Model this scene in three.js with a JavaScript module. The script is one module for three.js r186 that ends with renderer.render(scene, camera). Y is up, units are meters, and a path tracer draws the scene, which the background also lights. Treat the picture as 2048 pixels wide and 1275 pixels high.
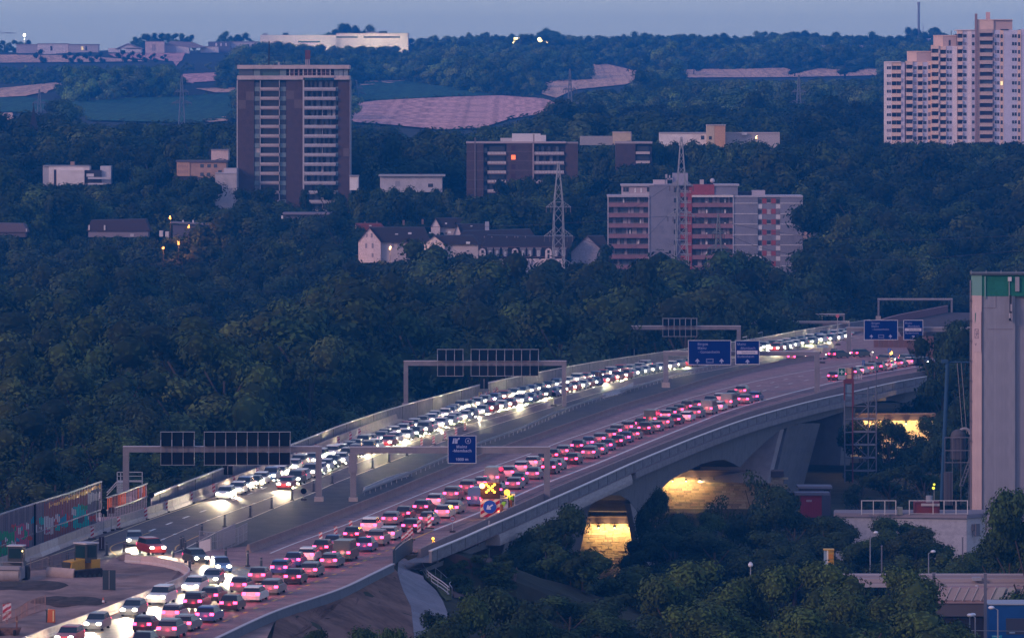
import * as THREE from 'three';
import { mergeGeometries } from 'three/addons/utils/BufferGeometryUtils.js';
import { MarchingCubes } from 'three/addons/objects/MarchingCubes.js';

// ---------------------------------------------------------------- camera, sky, sun, air, exposure
const F = 11361, CY = 62.7, RY = 14;          // focal length in pixels of a 2048 wide frame, eye height, deck height
const scene = new THREE.Scene();
const camera = new THREE.PerspectiveCamera(2 * Math.atan(637.5 / F) * 180 / Math.PI, 2048 / 1275, 5, 14000);
camera.position.set(0, CY, 0);
camera.lookAt(0, CY, -100);
camera.setViewOffset(2048, 1275, 0, 437.5, 2048, 1275);   // a shifted lens keeps the verticals upright
camera.updateProjectionMatrix();

{ // dusk sky: pale blue over the hills in view, deeper overhead, a pink afterglow behind the camera
  const W = 256, H = 128, d = new Float32Array(W * H * 4);
  const S = (a, b, x) => { const t = Math.min(1, Math.max(0, (x - a) / (b - a))); return t * t * (3 - 2 * t); };
  for (let j = 0; j < H; j++) for (let i = 0; i < W; i++) {
    const up = ((j + 0.5) / H - 0.5) * Math.PI, az = ((i + 0.5) / W - 0.5) * 2 * Math.PI;
    const x = Math.cos(az) * Math.cos(up), z = Math.sin(az) * Math.cos(up), y = Math.sin(up);
    const k = S(0, 0.9, y), glow = Math.max(0, (-x * 0.55 + z * 0.83)) ** 1.6 * Math.exp(-Math.max(0, y) * 3.2);
    const low = S(0, 0.22, Math.max(0, y));
    const base = [0.32 * (1 - k) + 0.17 * k, 0.39 * (1 - k) + 0.24 * k, 0.56 * (1 - k) + 0.50 * k];
    const hz = [0.485, 0.525, 0.575];
    const g = [0.95, 0.48, 0.40];
    for (let c = 0; c < 3; c++) d[(j * W + i) * 4 + c] = (hz[c] * (1 - low) + base[c] * low) * (y < -0.05 ? 0.25 : 1) + g[c] * glow * (y < -0.05 ? 0.2 : 1);
    d[(j * W + i) * 4 + 3] = 1;
  }
  const sky = new THREE.DataTexture(d, W, H, THREE.RGBAFormat, THREE.FloatType);
  sky.mapping = THREE.EquirectangularReflectionMapping; sky.magFilter = THREE.LinearFilter; sky.needsUpdate = true;
  scene.background = sky; scene.environment = sky;
}
const sun = new THREE.DirectionalLight(new THREE.Color().setRGB(1.0, 0.60, 0.49), 1.25);   // the last afterglow, low behind the camera's left
sun.position.set(-980, 480, 800); sun.target.position.set(0, 0, -1000);
sun.position.add(sun.target.position);
sun.castShadow = true; sun.shadow.radius = 24;
Object.assign(sun.shadow.camera, { left: -900, right: 900, top: 900, bottom: -900, near: 10, far: 6000 });
sun.shadow.mapSize.set(2048, 2048);
scene.add(sun, sun.target);
scene.fog = new THREE.FogExp2(new THREE.Color().setRGB(0.03, 0.35, 1.0), 0.00015);
const renderer = new THREE.WebGLRenderer({ antialias: true });
renderer.toneMapping = THREE.LinearToneMapping;
renderer.toneMappingExposure = 1.3;
renderer.shadowMap.enabled = true;

// ---------------------------------------------------------------- helpers
function rng(seed) { let s = seed >>> 0; return () => { s = (s + 0x6d2b79f5) | 0; let t = Math.imul(s ^ (s >>> 15), 1 | s); t = (t + Math.imul(t ^ (t >>> 7), 61 | t)) ^ t; return ((t ^ (t >>> 14)) >>> 0) / 4294967296; }; }
const R0 = rng(7), lerp = (a, b, t) => a + (b - a) * t, clamp = (x, a, b) => Math.min(b, Math.max(a, x)), V = (x, y, z) => new THREE.Vector3(x, y, z);
const at = (px, py, Z) => V((px - 1024) * Z / F, CY - (py - 200) * Z / F, -Z);          // a point of the photograph at a given distance
const flat = (px, py, y = RY) => { const Z = (CY - y) * F / (py - 200); return V((px - 1024) * Z / F, y, -Z); };   // ... on a level surface
const ORD = ['first', 'second', 'third', 'fourth', 'fifth', 'sixth', 'seventh', 'eighth', 'ninth', 'tenth', 'eleventh', 'twelfth', 'thirteenth', 'fourteenth', 'fifteenth', 'sixteenth', 'seventeenth', 'eighteenth', 'nineteenth', 'twentieth'];
const TENS = ['', '', 'twenty', 'thirty', 'forty', 'fifty', 'sixty', 'seventy', 'eighty', 'ninety'], TENTH = ['', '', 'twentieth', 'thirtieth', 'fortieth', 'fiftieth', 'sixtieth', 'seventieth', 'eightieth', 'ninetieth'];
const ord = (i) => i < 20 ? ORD[i] : (i + 1) % 10 === 0 ? TENTH[(i + 1) / 10 | 0] : TENS[(i + 1) / 10 | 0] + '-' + ORD[(i + 1) % 10 - 1];
const used = {};
function numbered(n) { const k = used[n] = (used[n] ?? -1) + 1; return k ? n + '_' + String(k).padStart(3, '0') : n; }
function shade(o) { o.traverse((m) => { if (m.isMesh) m.castShadow = m.receiveShadow = true; }); return o; }
function tag(o, label, category, group) { o.userData.label = label; o.userData.category = category; if (group) o.userData.group = group; return o; }
function thing(name, label, category, pos = V(0, 0, 0), group) { const o = new THREE.Group(); o.name = numbered(name); o.position.copy(pos); scene.add(o); return tag(o, label, category, group); }
function struct(name, geo, mat) { const o = new THREE.Mesh(geo, mat); o.name = numbered(name); o.userData.kind = 'structure'; scene.add(o); return shade(o); }
function part(parent, name, geo, mat, x = 0, y = 0, z = 0) { const m = new THREE.Mesh(geo, mat); m.name = name; m.position.set(x, y, z); m.castShadow = m.receiveShadow = true; parent.add(m); return m; }
const stuff = (m) => { m.userData.kind = 'stuff'; return m; };
function copyOf(o, pos, turn, label, group) { const c = o.clone(); c.name = numbered(o.name.replace(/_\d\d\d$/, '')); c.position.copy(pos); c.rotation.y = turn; if (label) c.userData = { ...o.userData, label }; if (group) c.userData.group = group; scene.add(c); return c; }
const boxes = new Map();
function G(w, h, d) {                                              // shared boxes whose uv count 4 m tiles
  const k = [w, h, d].map((v) => v.toFixed(3)).join();
  if (!boxes.has(k)) {
    const g = new THREE.BoxGeometry(w, h, d), uv = g.attributes.uv, s = [[d, h], [d, h], [w, d], [w, d], [w, h], [w, h]];
    for (let i = 0; i < 24; i++) uv.setXY(i, uv.getX(i) * s[i >> 2][0] / 4, uv.getY(i) * s[i >> 2][1] / 4);
    boxes.set(k, g);
  }
  return boxes.get(k);
}
const moved = (g, x, y, z) => g.clone().translate(x, y, z);
function bar(a, b, r = 0.05, n = 4) {                              // a thin member between two points
  const d = b.clone().sub(a), L = d.length(), g = new THREE.CylinderGeometry(r, r, L, n, 1);
  g.applyQuaternion(new THREE.Quaternion().setFromUnitVectors(V(0, 1, 0), d.normalize()));
  return g.translate((a.x + b.x) / 2, (a.y + b.y) / 2, (a.z + b.z) / 2);
}
const merge = (l) => mergeGeometries(l.map((g) => { const q = g.index ? g.toNonIndexed() : g; for (const k of Object.keys(q.attributes)) if (!['position', 'normal', 'uv'].includes(k)) q.deleteAttribute(k); return q; }));
// A builder for fronts that face the lens: rectangles are given in the photograph's pixels at the thing's own distance, depths in metres behind its front.
function front(g, px, py, Z) {
  const s = Z / F;
  g.position.copy(at(px, py, Z));
  const f = (name, mat, x0, y0, x1, y1, d0 = 0, d1 = 1, parent = g) => {
    const k = (Z + d0) / F, w = Math.abs(x1 - x0) * k, h = Math.abs(y1 - y0) * k, d = d1 - d0;
    const q = at((x0 + x1) / 2, (y0 + y1) / 2, Z + d0), p = V(q.x - g.position.x, q.y - g.position.y, -(d0 + d1) / 2);
    if (parent !== g) p.sub(parent.position);
    return part(parent, name, G(w, h, d), mat, p.x, p.y, p.z);
  };
  f.s = s; f.loc = (x, y, d = 0) => at(x, y, Z + d).sub(g.position); f.g = g;
  f.prism = (name, mat, pts, d0, d1, parent = g) => {              // an outline in pixels, given depth
    const sh = new THREE.Shape(pts.map(([x, y]) => { const q = f.loc(x, y, d0); return new THREE.Vector2(q.x, q.y); }));
    const geo = new THREE.ExtrudeGeometry(sh, { depth: d1 - d0, bevelEnabled: false }).translate(0, 0, -d1);
    const m = part(parent, name, geo, mat); if (parent !== g) m.position.sub(parent.position); return m;
  };
  f.plan = (name, mat, foot, y0, y1, parent = g) => {              // a footprint of [pixel, depth] corners between two heights
    const sh = new THREE.Shape(foot.map(([x, d]) => new THREE.Vector2(f.loc(x, py, d).x, d)));
    const geo = new THREE.ExtrudeGeometry(sh, { depth: Math.abs(y1 - y0) * s, bevelEnabled: false }).rotateX(-Math.PI / 2).translate(0, (py - Math.max(y0, y1)) * s, 0);
    const m = part(parent, name, geo, mat); if (parent !== g) m.position.sub(parent.position); return m;
  };
  return f;
}
// value noise
function lattice(seed, n) { const r = rng(seed), a = new Float32Array(n * n); for (let i = 0; i < n * n; i++) a[i] = r(); return (x, y) => { const X = Math.floor(x), Y = Math.floor(y), u = x - X, v = y - Y, s = u * u * (3 - 2 * u), t = v * v * (3 - 2 * v), q = (i, j) => a[((j % n + n) % n) * n + ((i % n + n) % n)]; return lerp(lerp(q(X, Y), q(X + 1, Y), s), lerp(q(X, Y + 1), q(X + 1, Y + 1), s), t); }; }
function grain(seed, lo, hi, cells, stretch = 1, rough = 0.55, N = 512) {
  const d = new Uint8Array(N * N * 4), layers = [];
  for (let o = 0, c = cells; o < 5 && c <= N / 2; o++, c *= 2) layers.push([lattice(seed + o, c), c]);
  for (let j = 0; j < N; j++) for (let i = 0; i < N; i++) {
    let v = 0, t = 0, a = 1;
    for (const [f, c] of layers) { v += a * f(i / N * c, j / N * Math.max(1, Math.round(c / stretch))); t += a; a *= rough; }
    v = clamp((v / t - 0.5) * 1.9 + 0.5, 0, 1);
    const s = Math.round(255 * (lo + (hi - lo) * v) ** (1 / 2.2)), k = (j * N + i) * 4;
    d[k] = d[k + 1] = d[k + 2] = s; d[k + 3] = 255;
  }
  const t = new THREE.DataTexture(d, N, N); t.wrapS = THREE.RepeatWrapping; t.wrapT = stretch > 1 ? THREE.MirroredRepeatWrapping : THREE.RepeatWrapping; t.magFilter = THREE.LinearFilter; t.colorSpace = THREE.SRGBColorSpace; t.needsUpdate = true;
  return t;
}
const T = { streak: grain(61, 0.62, 1, 24, 12, 0.6), rows: grain(71, 0.5, 1, 40, 20, 0.6), stain: grain(81, 0.84, 1, 16, 10, 0.6), blotch: grain(11, 0.55, 1, 4), fine: grain(21, 0.7, 1, 32), wall: grain(31, 0.78, 1, 8), earth: grain(41, 0.35, 1, 5, 1, 0.75), road: grain(51, 0.6, 1, 6, 1, 0.8) };
const rep = (t, x, y = x) => { const c = t.clone(); c.repeat.set(x, y); c.needsUpdate = true; return c; };
const mats = {};
function M(r, g, b, o = {}) {
  const k = [r, g, b, JSON.stringify(Object.keys(o).map((q) => [q, o[q]?.uuid ?? o[q]]))].join();
  return mats[k] ??= Object.assign(new THREE.MeshPhysicalMaterial({ roughness: 0.85, specularIntensity: (o.roughness ?? 0.85) > 0.55 ? 0.35 : 1, ...o }), { color: new THREE.Color().setRGB(r, g, b) });
}
const glow = (r, g, b, k) => { const m = new THREE.MeshStandardMaterial({ color: 0x222222, roughness: 0.5 }); m.emissive.setRGB(r, g, b); m.emissiveIntensity = k; return m; };
function lamp(parent, r, g, b, k, x, y, z, size = 1) { const l = new THREE.PointLight(new THREE.Color().setRGB(r, g, b), k, 0, 2); l.position.set(x, y, z); l.shadow.radius = size; l.castShadow = true; l.name = 'lamp_light'; parent.add(l); return l; }
// curves over the deck
function smooth(pts, step = 4) { const c = new THREE.CatmullRomCurve3(pts, false, 'centripetal'); return c.getSpacedPoints(Math.max(2, Math.ceil(c.getLength() / step))); }
const traced = (px, y = RY, step = 4) => smooth(px.map(([a, b]) => flat(a, b, y)), step).map((p) => p.setY(y));
function sides(pts) { return pts.map((p, i) => { const a = pts[Math.max(0, i - 1)], b = pts[Math.min(pts.length - 1, i + 1)], t = V(b.x - a.x, 0, b.z - a.z).normalize(); return V(-t.z, 0, t.x); }); }   // to the right of the way they run
const shifted = (pts, d, dy = 0) => { const n = sides(pts); return pts.map((p, i) => V(p.x + n[i].x * d, p.y + dy, p.z + n[i].z * d)); };
function quads(rows, closed = false) {                             // rows of points -> a skin, uv in 4 m tiles
  const pos = [], uv = [], idx = [], n = rows[0].length; let L = 0;
  for (let i = 0; i < rows.length; i++) {
    if (i) L += rows[i][0].distanceTo(rows[i - 1][0]);
    let w = 0;
    for (let j = 0; j < n; j++) { if (j) w += rows[i][j].distanceTo(rows[i][j - 1]); pos.push(...rows[i][j].toArray()); uv.push(w / 4, L / 4); }
    if (i) for (let j = 0; j + 1 < n; j++) { const a = (i - 1) * n + j, b = a + 1, c = i * n + j, d = c + 1; idx.push(a, b, d, a, d, c); }
  }
  const g = new THREE.BufferGeometry();
  g.setAttribute('position', new THREE.Float32BufferAttribute(pos, 3)); g.setAttribute('uv', new THREE.Float32BufferAttribute(uv, 2)); g.setIndex(idx);
  const q = g.toNonIndexed(); q.computeVertexNormals(); return q;
}
function swept(pts, section) {                                     // section: [to the right, up] corners, swept along the way with end caps
  const n = sides(pts), loop = [...section, section[0]];
  const rows = pts.map((p, i) => loop.map(([a, b]) => V(p.x + n[i].x * a, p.y + b, p.z + n[i].z * a)));
  const list = [quads(rows)], tri = THREE.ShapeUtils.triangulateShape(section.map(([a, b]) => new THREE.Vector2(a, b)), []);
  for (const r of [rows[0], rows[rows.length - 1]]) {
    const g = new THREE.BufferGeometry(); g.setAttribute('position', new THREE.Float32BufferAttribute(tri.flatMap((t) => t.flatMap((k) => r[k].toArray())), 3));
    g.setAttribute('uv', new THREE.Float32BufferAttribute(new Array(tri.length * 6).fill(0), 2)); g.computeVertexNormals(); list.push(g);
  }
  return mergeGeometries(list);
}
const wallOf = (pts, w, h, low = 0) => swept(pts, [[-w / 2, low], [w / 2, low], [w / 2, h], [-w / 2, h]]);
const lineOf = (pts, w, y = 0.012) => { const n = sides(pts); return quads(pts.map((p, i) => [-1, 1].map((s) => V(p.x + n[i].x * w / 2 * s, p.y + y, p.z + n[i].z * w / 2 * s)))); };
function dashes(pts, len, gap, w, y = 0.012, skip = 0) {           // markings cut from a line
  const out = []; let run = -skip, cur = [];
  const fine = smooth(pts, 0.5);
  for (let i = 1; i < fine.length; i++) {
    run += fine[i].distanceTo(fine[i - 1]);
    const on = run >= 0 && run % (len + gap) < len;
    if (on) cur.push(fine[i]); else { if (cur.length > 1) out.push(lineOf([cur[0], cur[cur.length >> 1], cur[cur.length - 1]], w, y)); cur = []; }
  }
  return out;
}
function plate(points, y0) {                                       // a level sheet within an outline of Vector3
  const c = points.map((p) => new THREE.Vector2(p.x, -p.z)), tri = THREE.ShapeUtils.triangulateShape(c, []);
  const g = new THREE.BufferGeometry(), pos = [], uv = [];
  for (const t of tri) for (const k of t) { pos.push(c[k].x, y0, -c[k].y); uv.push(c[k].x / 4, c[k].y / 4); }
  g.setAttribute('position', new THREE.Float32BufferAttribute(pos, 3)); g.setAttribute('uv', new THREE.Float32BufferAttribute(uv, 2)); g.computeVertexNormals();
  return g;
}
function along(pts, s) { let L = 0; for (let i = 1; i < pts.length; i++) { const d = pts[i].distanceTo(pts[i - 1]); if (L + d >= s) { const t = (s - L) / d; return { p: pts[i - 1].clone().lerp(pts[i], t), t: pts[i].clone().sub(pts[i - 1]).normalize() }; } L += d; } return null; }
const lengthOf = (pts) => pts.reduce((L, p, i) => i ? L + p.distanceTo(pts[i - 1]) : 0, 0);
const xAt = (pts, Z) => { for (let i = 1; i < pts.length; i++) { const a = -pts[i - 1].z, b = -pts[i].z; if ((a - Z) * (b - Z) <= 0 && a !== b) return lerp(pts[i - 1].x, pts[i].x, (Z - a) / (b - a)); } return Z < -pts[0].z ? pts[0].x : pts[pts.length - 1].x; };
const inside = (poly, x, y) => { let c = false; for (let i = 0, j = poly.length - 1; i < poly.length; j = i++) if ((poly[i][1] > y) !== (poly[j][1] > y) && x < (poly[j][0] - poly[i][0]) * (y - poly[i][1]) / (poly[j][1] - poly[i][1]) + poly[i][0]) c = !c; return c; };
// ---------------------------------------------------------------- lines of the motorway, traced on the deck
const LB = [[-60, 1134], [0, 1114], [53, 1097], [176, 1051], [300, 1012], [452, 958], [582, 908], [680, 869], [740, 846], [803, 823], [871, 797], [941, 773], [1019, 755], [1104, 742], [1202, 729], [1280, 719], [1340, 711], [1450, 695], [1522, 682], [1610, 666], [1695, 652], [1740, 646]];
const leftBarrier = traced(LB, RY + 1.3).map((p) => p.setY(RY));
const L1 = traced([[-40, 1160], [99, 1112], [198, 1077], [300, 1039], [399, 1005], [480, 977], [565, 946], [700, 893], [810, 850], [945, 808], [1060, 781], [1160, 760], [1240, 745], [1330, 729], [1450, 712], [1522, 699], [1610, 682], [1695, 667], [1730, 661]]);
const D1 = traced([[262, 1076], [360, 1038], [438, 1010], [520, 979], [600, 948], [720, 903], [830, 862], [945, 824], [1060, 793], [1160, 770], [1240, 753], [1330, 736], [1450, 718], [1522, 705], [1610, 688], [1695, 673], [1730, 667]]);
const RL = traced([[300, 1089], [399, 1047], [459, 1024], [512, 1005], [565, 985], [700, 931], [800, 893], [900, 859], [1022, 826], [1120, 794], [1220, 767], [1330, 743], [1450, 725], [1522, 712], [1610, 694], [1695, 679], [1730, 673]]);
const PL = traced([[345, 1106], [367, 1097], [403, 1079], [449, 1056], [500, 1036], [543, 1018], [584, 1001], [627, 985], [664, 968], [745, 937], [814, 910], [890, 881], [1000, 846], [1100, 815], [1200, 785], [1330, 758], [1450, 736], [1540, 718]]);
const medianBarrier = traced([[496, 1088], [600, 1050], [680, 1019], [770, 984], [856, 949], [998, 894], [1100, 858], [1181, 830], [1250, 806], [1328, 783], [1434, 750], [1526, 728], [1600, 714], [1690, 700]], RY + 0.9).map((p) => p.setY(RY));
const R0l = traced([[540, 1106], [579, 1090], [642, 1067], [680, 1053], [765, 1019], [853, 983], [960, 942], [1068, 904], [1121, 883], [1200, 856], [1280, 829], [1328, 811], [1469, 772], [1575, 749], [1674, 732], [1740, 722]]);
const K1 = traced([[700, 1070], [735, 1055], [821, 1022], [899, 990], [960, 966], [1068, 924], [1200, 874], [1300, 838], [1377, 811], [1460, 787], [1543, 765], [1600, 752], [1690, 737]]);
const K2 = traced([[760, 1075], [804, 1056], [855, 1035], [960, 992], [1068, 945], [1200, 894], [1300, 853], [1400, 822], [1531, 780], [1589, 765], [1690, 746]]);
const R1l = traced([[867, 1060], [959, 1024], [1033, 991], [1086, 968], [1192, 927], [1294, 885], [1400, 843], [1452, 823], [1554, 793], [1628, 774], [1674, 763], [1787, 741], [1840, 732]]);
const yellowLine = traced([[330, 1297], [385, 1271], [450, 1241], [537, 1205], [600, 1176], [690, 1139], [752, 1110], [802, 1089]]);
const IB = traced([[838, 1097], [872, 1081], [944, 1050], [1000, 1024], [1130, 966], [1277, 905], [1400, 858], [1497, 823], [1628, 787], [1681, 773], [1790, 751], [1850, 741]], RY + 1.0).map((p) => p.setY(RY));
const TW = traced([[856, 1102], [920, 1076], [977, 1051], [1027, 1030], [1086, 1004], [1130, 985], [1200, 954], [1262, 926], [1327, 899], [1400, 870], [1500, 835], [1630, 800], [1690, 787], [1790, 764], [1850, 753]], RY + 1.2).map((p) => p.setY(RY));
const nearEdge = traced([[250, 1360], [438, 1279], [550, 1229], [681, 1182], [745, 1153], [790, 1131]]);
const outerWall = traced([[302, 990], [441, 938], [582, 889], [680, 851], [770, 821], [871, 793], [980, 765], [1079, 744], [1200, 722], [1330, 703], [1450, 686], [1522, 675], [1610, 659], [1700, 645], [1740, 639]], RY + 2.25).map((p) => p.setY(RY));
const laneB = traced([[268, 1272], [310, 1254], [517, 1166], [650, 1106], [735, 1070], [800, 1042], [960, 979], [1068, 935], [1192, 889], [1290, 853], [1377, 823], [1460, 799], [1543, 775], [1620, 757], [1700, 741]]);
const laneC = traced([[270, 1304], [300, 1291], [540, 1188], [720, 1105], [860, 1046], [960, 1007], [1068, 958], [1192, 911], [1290, 869], [1400, 832], [1500, 803], [1580, 782], [1680, 758], [1760, 741], [1830, 728]]);
const laneOut = traced([[445, 1000], [520, 969], [600, 936], [720, 897], [830, 857], [945, 816], [1060, 787], [1160, 765], [1240, 749], [1330, 733], [1450, 715], [1522, 702], [1610, 685], [1700, 669]]);
const laneIn = traced([[560, 980], [620, 955], [710, 915], [830, 872], [945, 834], [1060, 804], [1160, 778], [1240, 760], [1330, 740], [1450, 722], [1522, 709], [1610, 691], [1700, 676]]);
const bendTrack = traced([[292, 1076], [270, 1086], [280, 1100], [330, 1113], [385, 1124], [428, 1137], [446, 1150], [428, 1166], [380, 1187], [300, 1217], [220, 1249], [120, 1292]], RY, 1);

// ---------------------------------------------------------------- the lie of the land
const PROFILE = [[-400, 0], [1340, 0], [1450, 4], [1525, 10], [1600, 18], [1690, 26], [1850, 30], [2035, 33], [2400, 41], [2700, 49], [3000, 55], [3500, 67], [4000, 79], [4500, 93], [5000, 106], [5300, 107], [7000, 96], [13000, 70]];
function level(Z) { for (let i = 1; i < PROFILE.length; i++) if (Z <= PROFILE[i][0]) { const [a, y] = PROFILE[i - 1], [b, w] = PROFILE[i]; return lerp(y, w, (Z - a) / (b - a)); } return 70; }
const rolling = lattice(5, 64);
function edgeX(Z) { return Z < 612 ? xAt(nearEdge, Z) : xAt(TW, Z) + 0.6; }
function bank(X, Z) {                                              // the made ground that carries the motorway up to the viaduct
  if (Z > 720 || Z < 380) return -1;
  const d = X - edgeX(clamp(Z, 480, 715));
  const side = 13.75 - Math.max(0, d + 0.1) * 0.46, cone = 13.75 - Math.max(0, Z - 618 - clamp(d, -20, 0) * 0.2) * 0.30 - Math.max(0, d) * 0.2;
  return Math.min(side, cone) + (d > 1 ? (rolling(X / 3, Z / 3) - 0.5) * 0.5 : 0);
}
function H(X, Z) { const n = (rolling(X / 90 + 30, Z / 160) - 0.5) * clamp((Z - 2300) / 900, 0, 1) * 7; return Math.max(level(Z) + n, bank(X, Z)); }
function onLand(px, py, z0 = 500, z1 = 5400) {                     // where a line of sight meets the land
  let Z = z0; const hit = (Z) => { const p = at(px, py, Z); return p.y - H(p.x, Z); };
  for (; Z < z1; Z += 8) if (hit(Z) <= 0) break;
  let a = Z - 8, b = Z; for (let i = 0; i < 18; i++) { const m = (a + b) / 2; hit(m) > 0 ? a = m : b = m; }
  return at(px, py, b);
}
{
  const Zs = []; for (let z = -120; z < 480; z += 60) Zs.push(z); for (let z = 480; z < 730; z += 2.5) Zs.push(z); for (let z = 730; z < 2100; z += 30) Zs.push(z); for (let z = 2100; z < 5500; z += 40) Zs.push(z); Zs.push(5500, 5700);
  const rows = Zs.map((z) => { const r = []; for (let i = 0; i <= 96; i++) { const u = i / 48 - 1, w = 75 + Math.max(0, z) * 0.12; const x = w * (z > 470 && z < 735 ? u : u); r.push(V(x, H(x, z), -z)); } return r; });
  const g = quads(rows).deleteAttribute('uv'), p = g.attributes.position, uv = new Float32Array(p.count * 2);
  for (let i = 0; i < p.count; i++) { uv[2 * i] = p.getX(i) / 40; uv[2 * i + 1] = p.getZ(i) / 40; }
  g.setAttribute('uv', new THREE.BufferAttribute(uv, 2));
  struct('ground', g, M(0.060, 0.058, 0.035, { map: T.earth, roughness: 1 }));
}
function cover(name, px, mat, lift = 0.8, size = 45, z0 = 500) {   // a field or path that lies on the land, outlined in the photograph
  const c = px.flatMap(([x, y], i) => { const [X, Y] = px[(i + 1) % px.length], n = Math.max(1, Math.ceil(Math.hypot(X - x, Y - y) / 12)); return Array.from({ length: n }, (_, k) => onLand(lerp(x, X, k / n), lerp(y, Y, k / n), z0)); });
  const flat2 = c.map((p) => new THREE.Vector2(p.x, -p.z)); let tri = THREE.ShapeUtils.triangulateShape(flat2, []).map((t) => t.map((k) => flat2[k]));
  for (let pass = 0; pass < 7; pass++) { const next = []; for (const [a, b, d] of tri) { const l = [a.distanceTo(b), b.distanceTo(d), d.distanceTo(a)], m = Math.max(...l); if (m < size) { next.push([a, b, d]); continue; } const k = l.indexOf(m), [p, q, r] = k === 0 ? [a, b, d] : k === 1 ? [b, d, a] : [d, a, b], h = p.clone().add(q).multiplyScalar(0.5); next.push([p, h, r], [h, q, r]); } tri = next; }
  const pos = [], uv = []; for (const t of tri) for (const p of t) { pos.push(p.x, H(p.x, p.y) + lift, -p.y); uv.push(p.x / 60, p.y / 60); }
  const g = new THREE.BufferGeometry(); g.setAttribute('position', new THREE.Float32BufferAttribute(pos, 3)); g.setAttribute('uv', new THREE.Float32BufferAttribute(uv, 2)); g.computeVertexNormals();
  return struct(name, g, mat);
}
const straw = M(0.95, 0.53, 0.33, { map: rep(T.rows, 0.7, 1.4), roughness: 1 }), pinkStraw = M(0.95, 0.47, 0.40, { map: rep(T.rows, 0.5, 1.2), roughness: 1 }), leafy = M(0.04, 0.12, 0.065, { map: rep(T.rows, 0.6, 1), roughness: 1 });
const FIELDS = [
  ['stubble_field', [[696, 210], [760, 203], [900, 196], [1000, 193], [1085, 199], [1116, 208], [1105, 226], [1020, 240], [965, 258], [880, 262], [780, 252], [696, 246]], pinkStraw],
  ['crop_field', [[696, 169], [800, 163], [900, 175], [965, 187], [1000, 192], [880, 195], [696, 208]], leafy],
  ['stubble_field', [[720, 163], [815, 162], [780, 168], [720, 173]], straw],
  ['stubble_field', [[1076, 164], [1180, 160], [1290, 157], [1250, 171], [1150, 181], [1112, 198], [1084, 190]], straw],
  ['stubble_field', [[1172, 130], [1215, 130], [1262, 141], [1330, 149], [1345, 157], [1186, 160], [1176, 146]], straw],
  ['stubble_field', [[1365, 141], [1575, 137], [1590, 149], [1640, 138], [1772, 138], [1772, 152], [1590, 156], [1365, 157]], straw],
  ['stubble_field', [[-5, 111], [130, 112], [230, 118], [300, 124], [140, 126], [-5, 127]], straw],
  ['stubble_field', [[215, 109], [372, 107], [352, 134], [345, 124], [230, 116]], pinkStraw],
  ['stubble_field', [[-5, 179], [110, 167], [132, 172], [95, 184], [50, 194], [-5, 197]], straw],
  ['crop_field', [[-5, 198], [50, 196], [110, 205], [80, 227], [-5, 226]], leafy],
  ['crop_field', [[130, 207], [250, 199], [360, 195], [476, 187], [476, 240], [380, 248], [180, 243]], leafy],
  ['stubble_field', [[365, 150], [430, 147], [446, 163], [365, 168]], pinkStraw],
  ['stubble_field', [[390, 179], [476, 177], [476, 187], [430, 187]], straw],
  ['stubble_field', [[-5, 228], [24, 228], [30, 252], [-5, 256]], straw],
  ['stubble_field', [[395, 243], [476, 232], [476, 242], [420, 247]], straw],
];
for (const [n, px, m] of FIELDS) cover(n, px, m);

// ---------------------------------------------------------------- the motorway on its deck
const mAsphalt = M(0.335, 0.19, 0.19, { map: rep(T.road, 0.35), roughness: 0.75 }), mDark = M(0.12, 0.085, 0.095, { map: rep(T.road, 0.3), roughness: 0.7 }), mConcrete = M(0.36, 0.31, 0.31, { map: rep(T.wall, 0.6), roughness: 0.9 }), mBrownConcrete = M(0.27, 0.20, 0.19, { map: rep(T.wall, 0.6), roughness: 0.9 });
const mPaint = M(0.8, 0.78, 0.76, { map: T.fine, roughness: 0.6 }), mYellow = M(0.78, 0.42, 0.06, { map: T.fine, roughness: 0.6 }), mSteel = M(0.30, 0.30, 0.33, { roughness: 0.5, metalness: 0.4 }), mGirder = M(0.20, 0.19, 0.21, { map: rep(T.wall, 0.4), roughness: 0.9 });
const deckEnd = at(1905, 660, 1330);
const motorway = new THREE.Group(); motorway.name = 'motorway'; motorway.userData.kind = 'structure'; scene.add(motorway);
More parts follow.
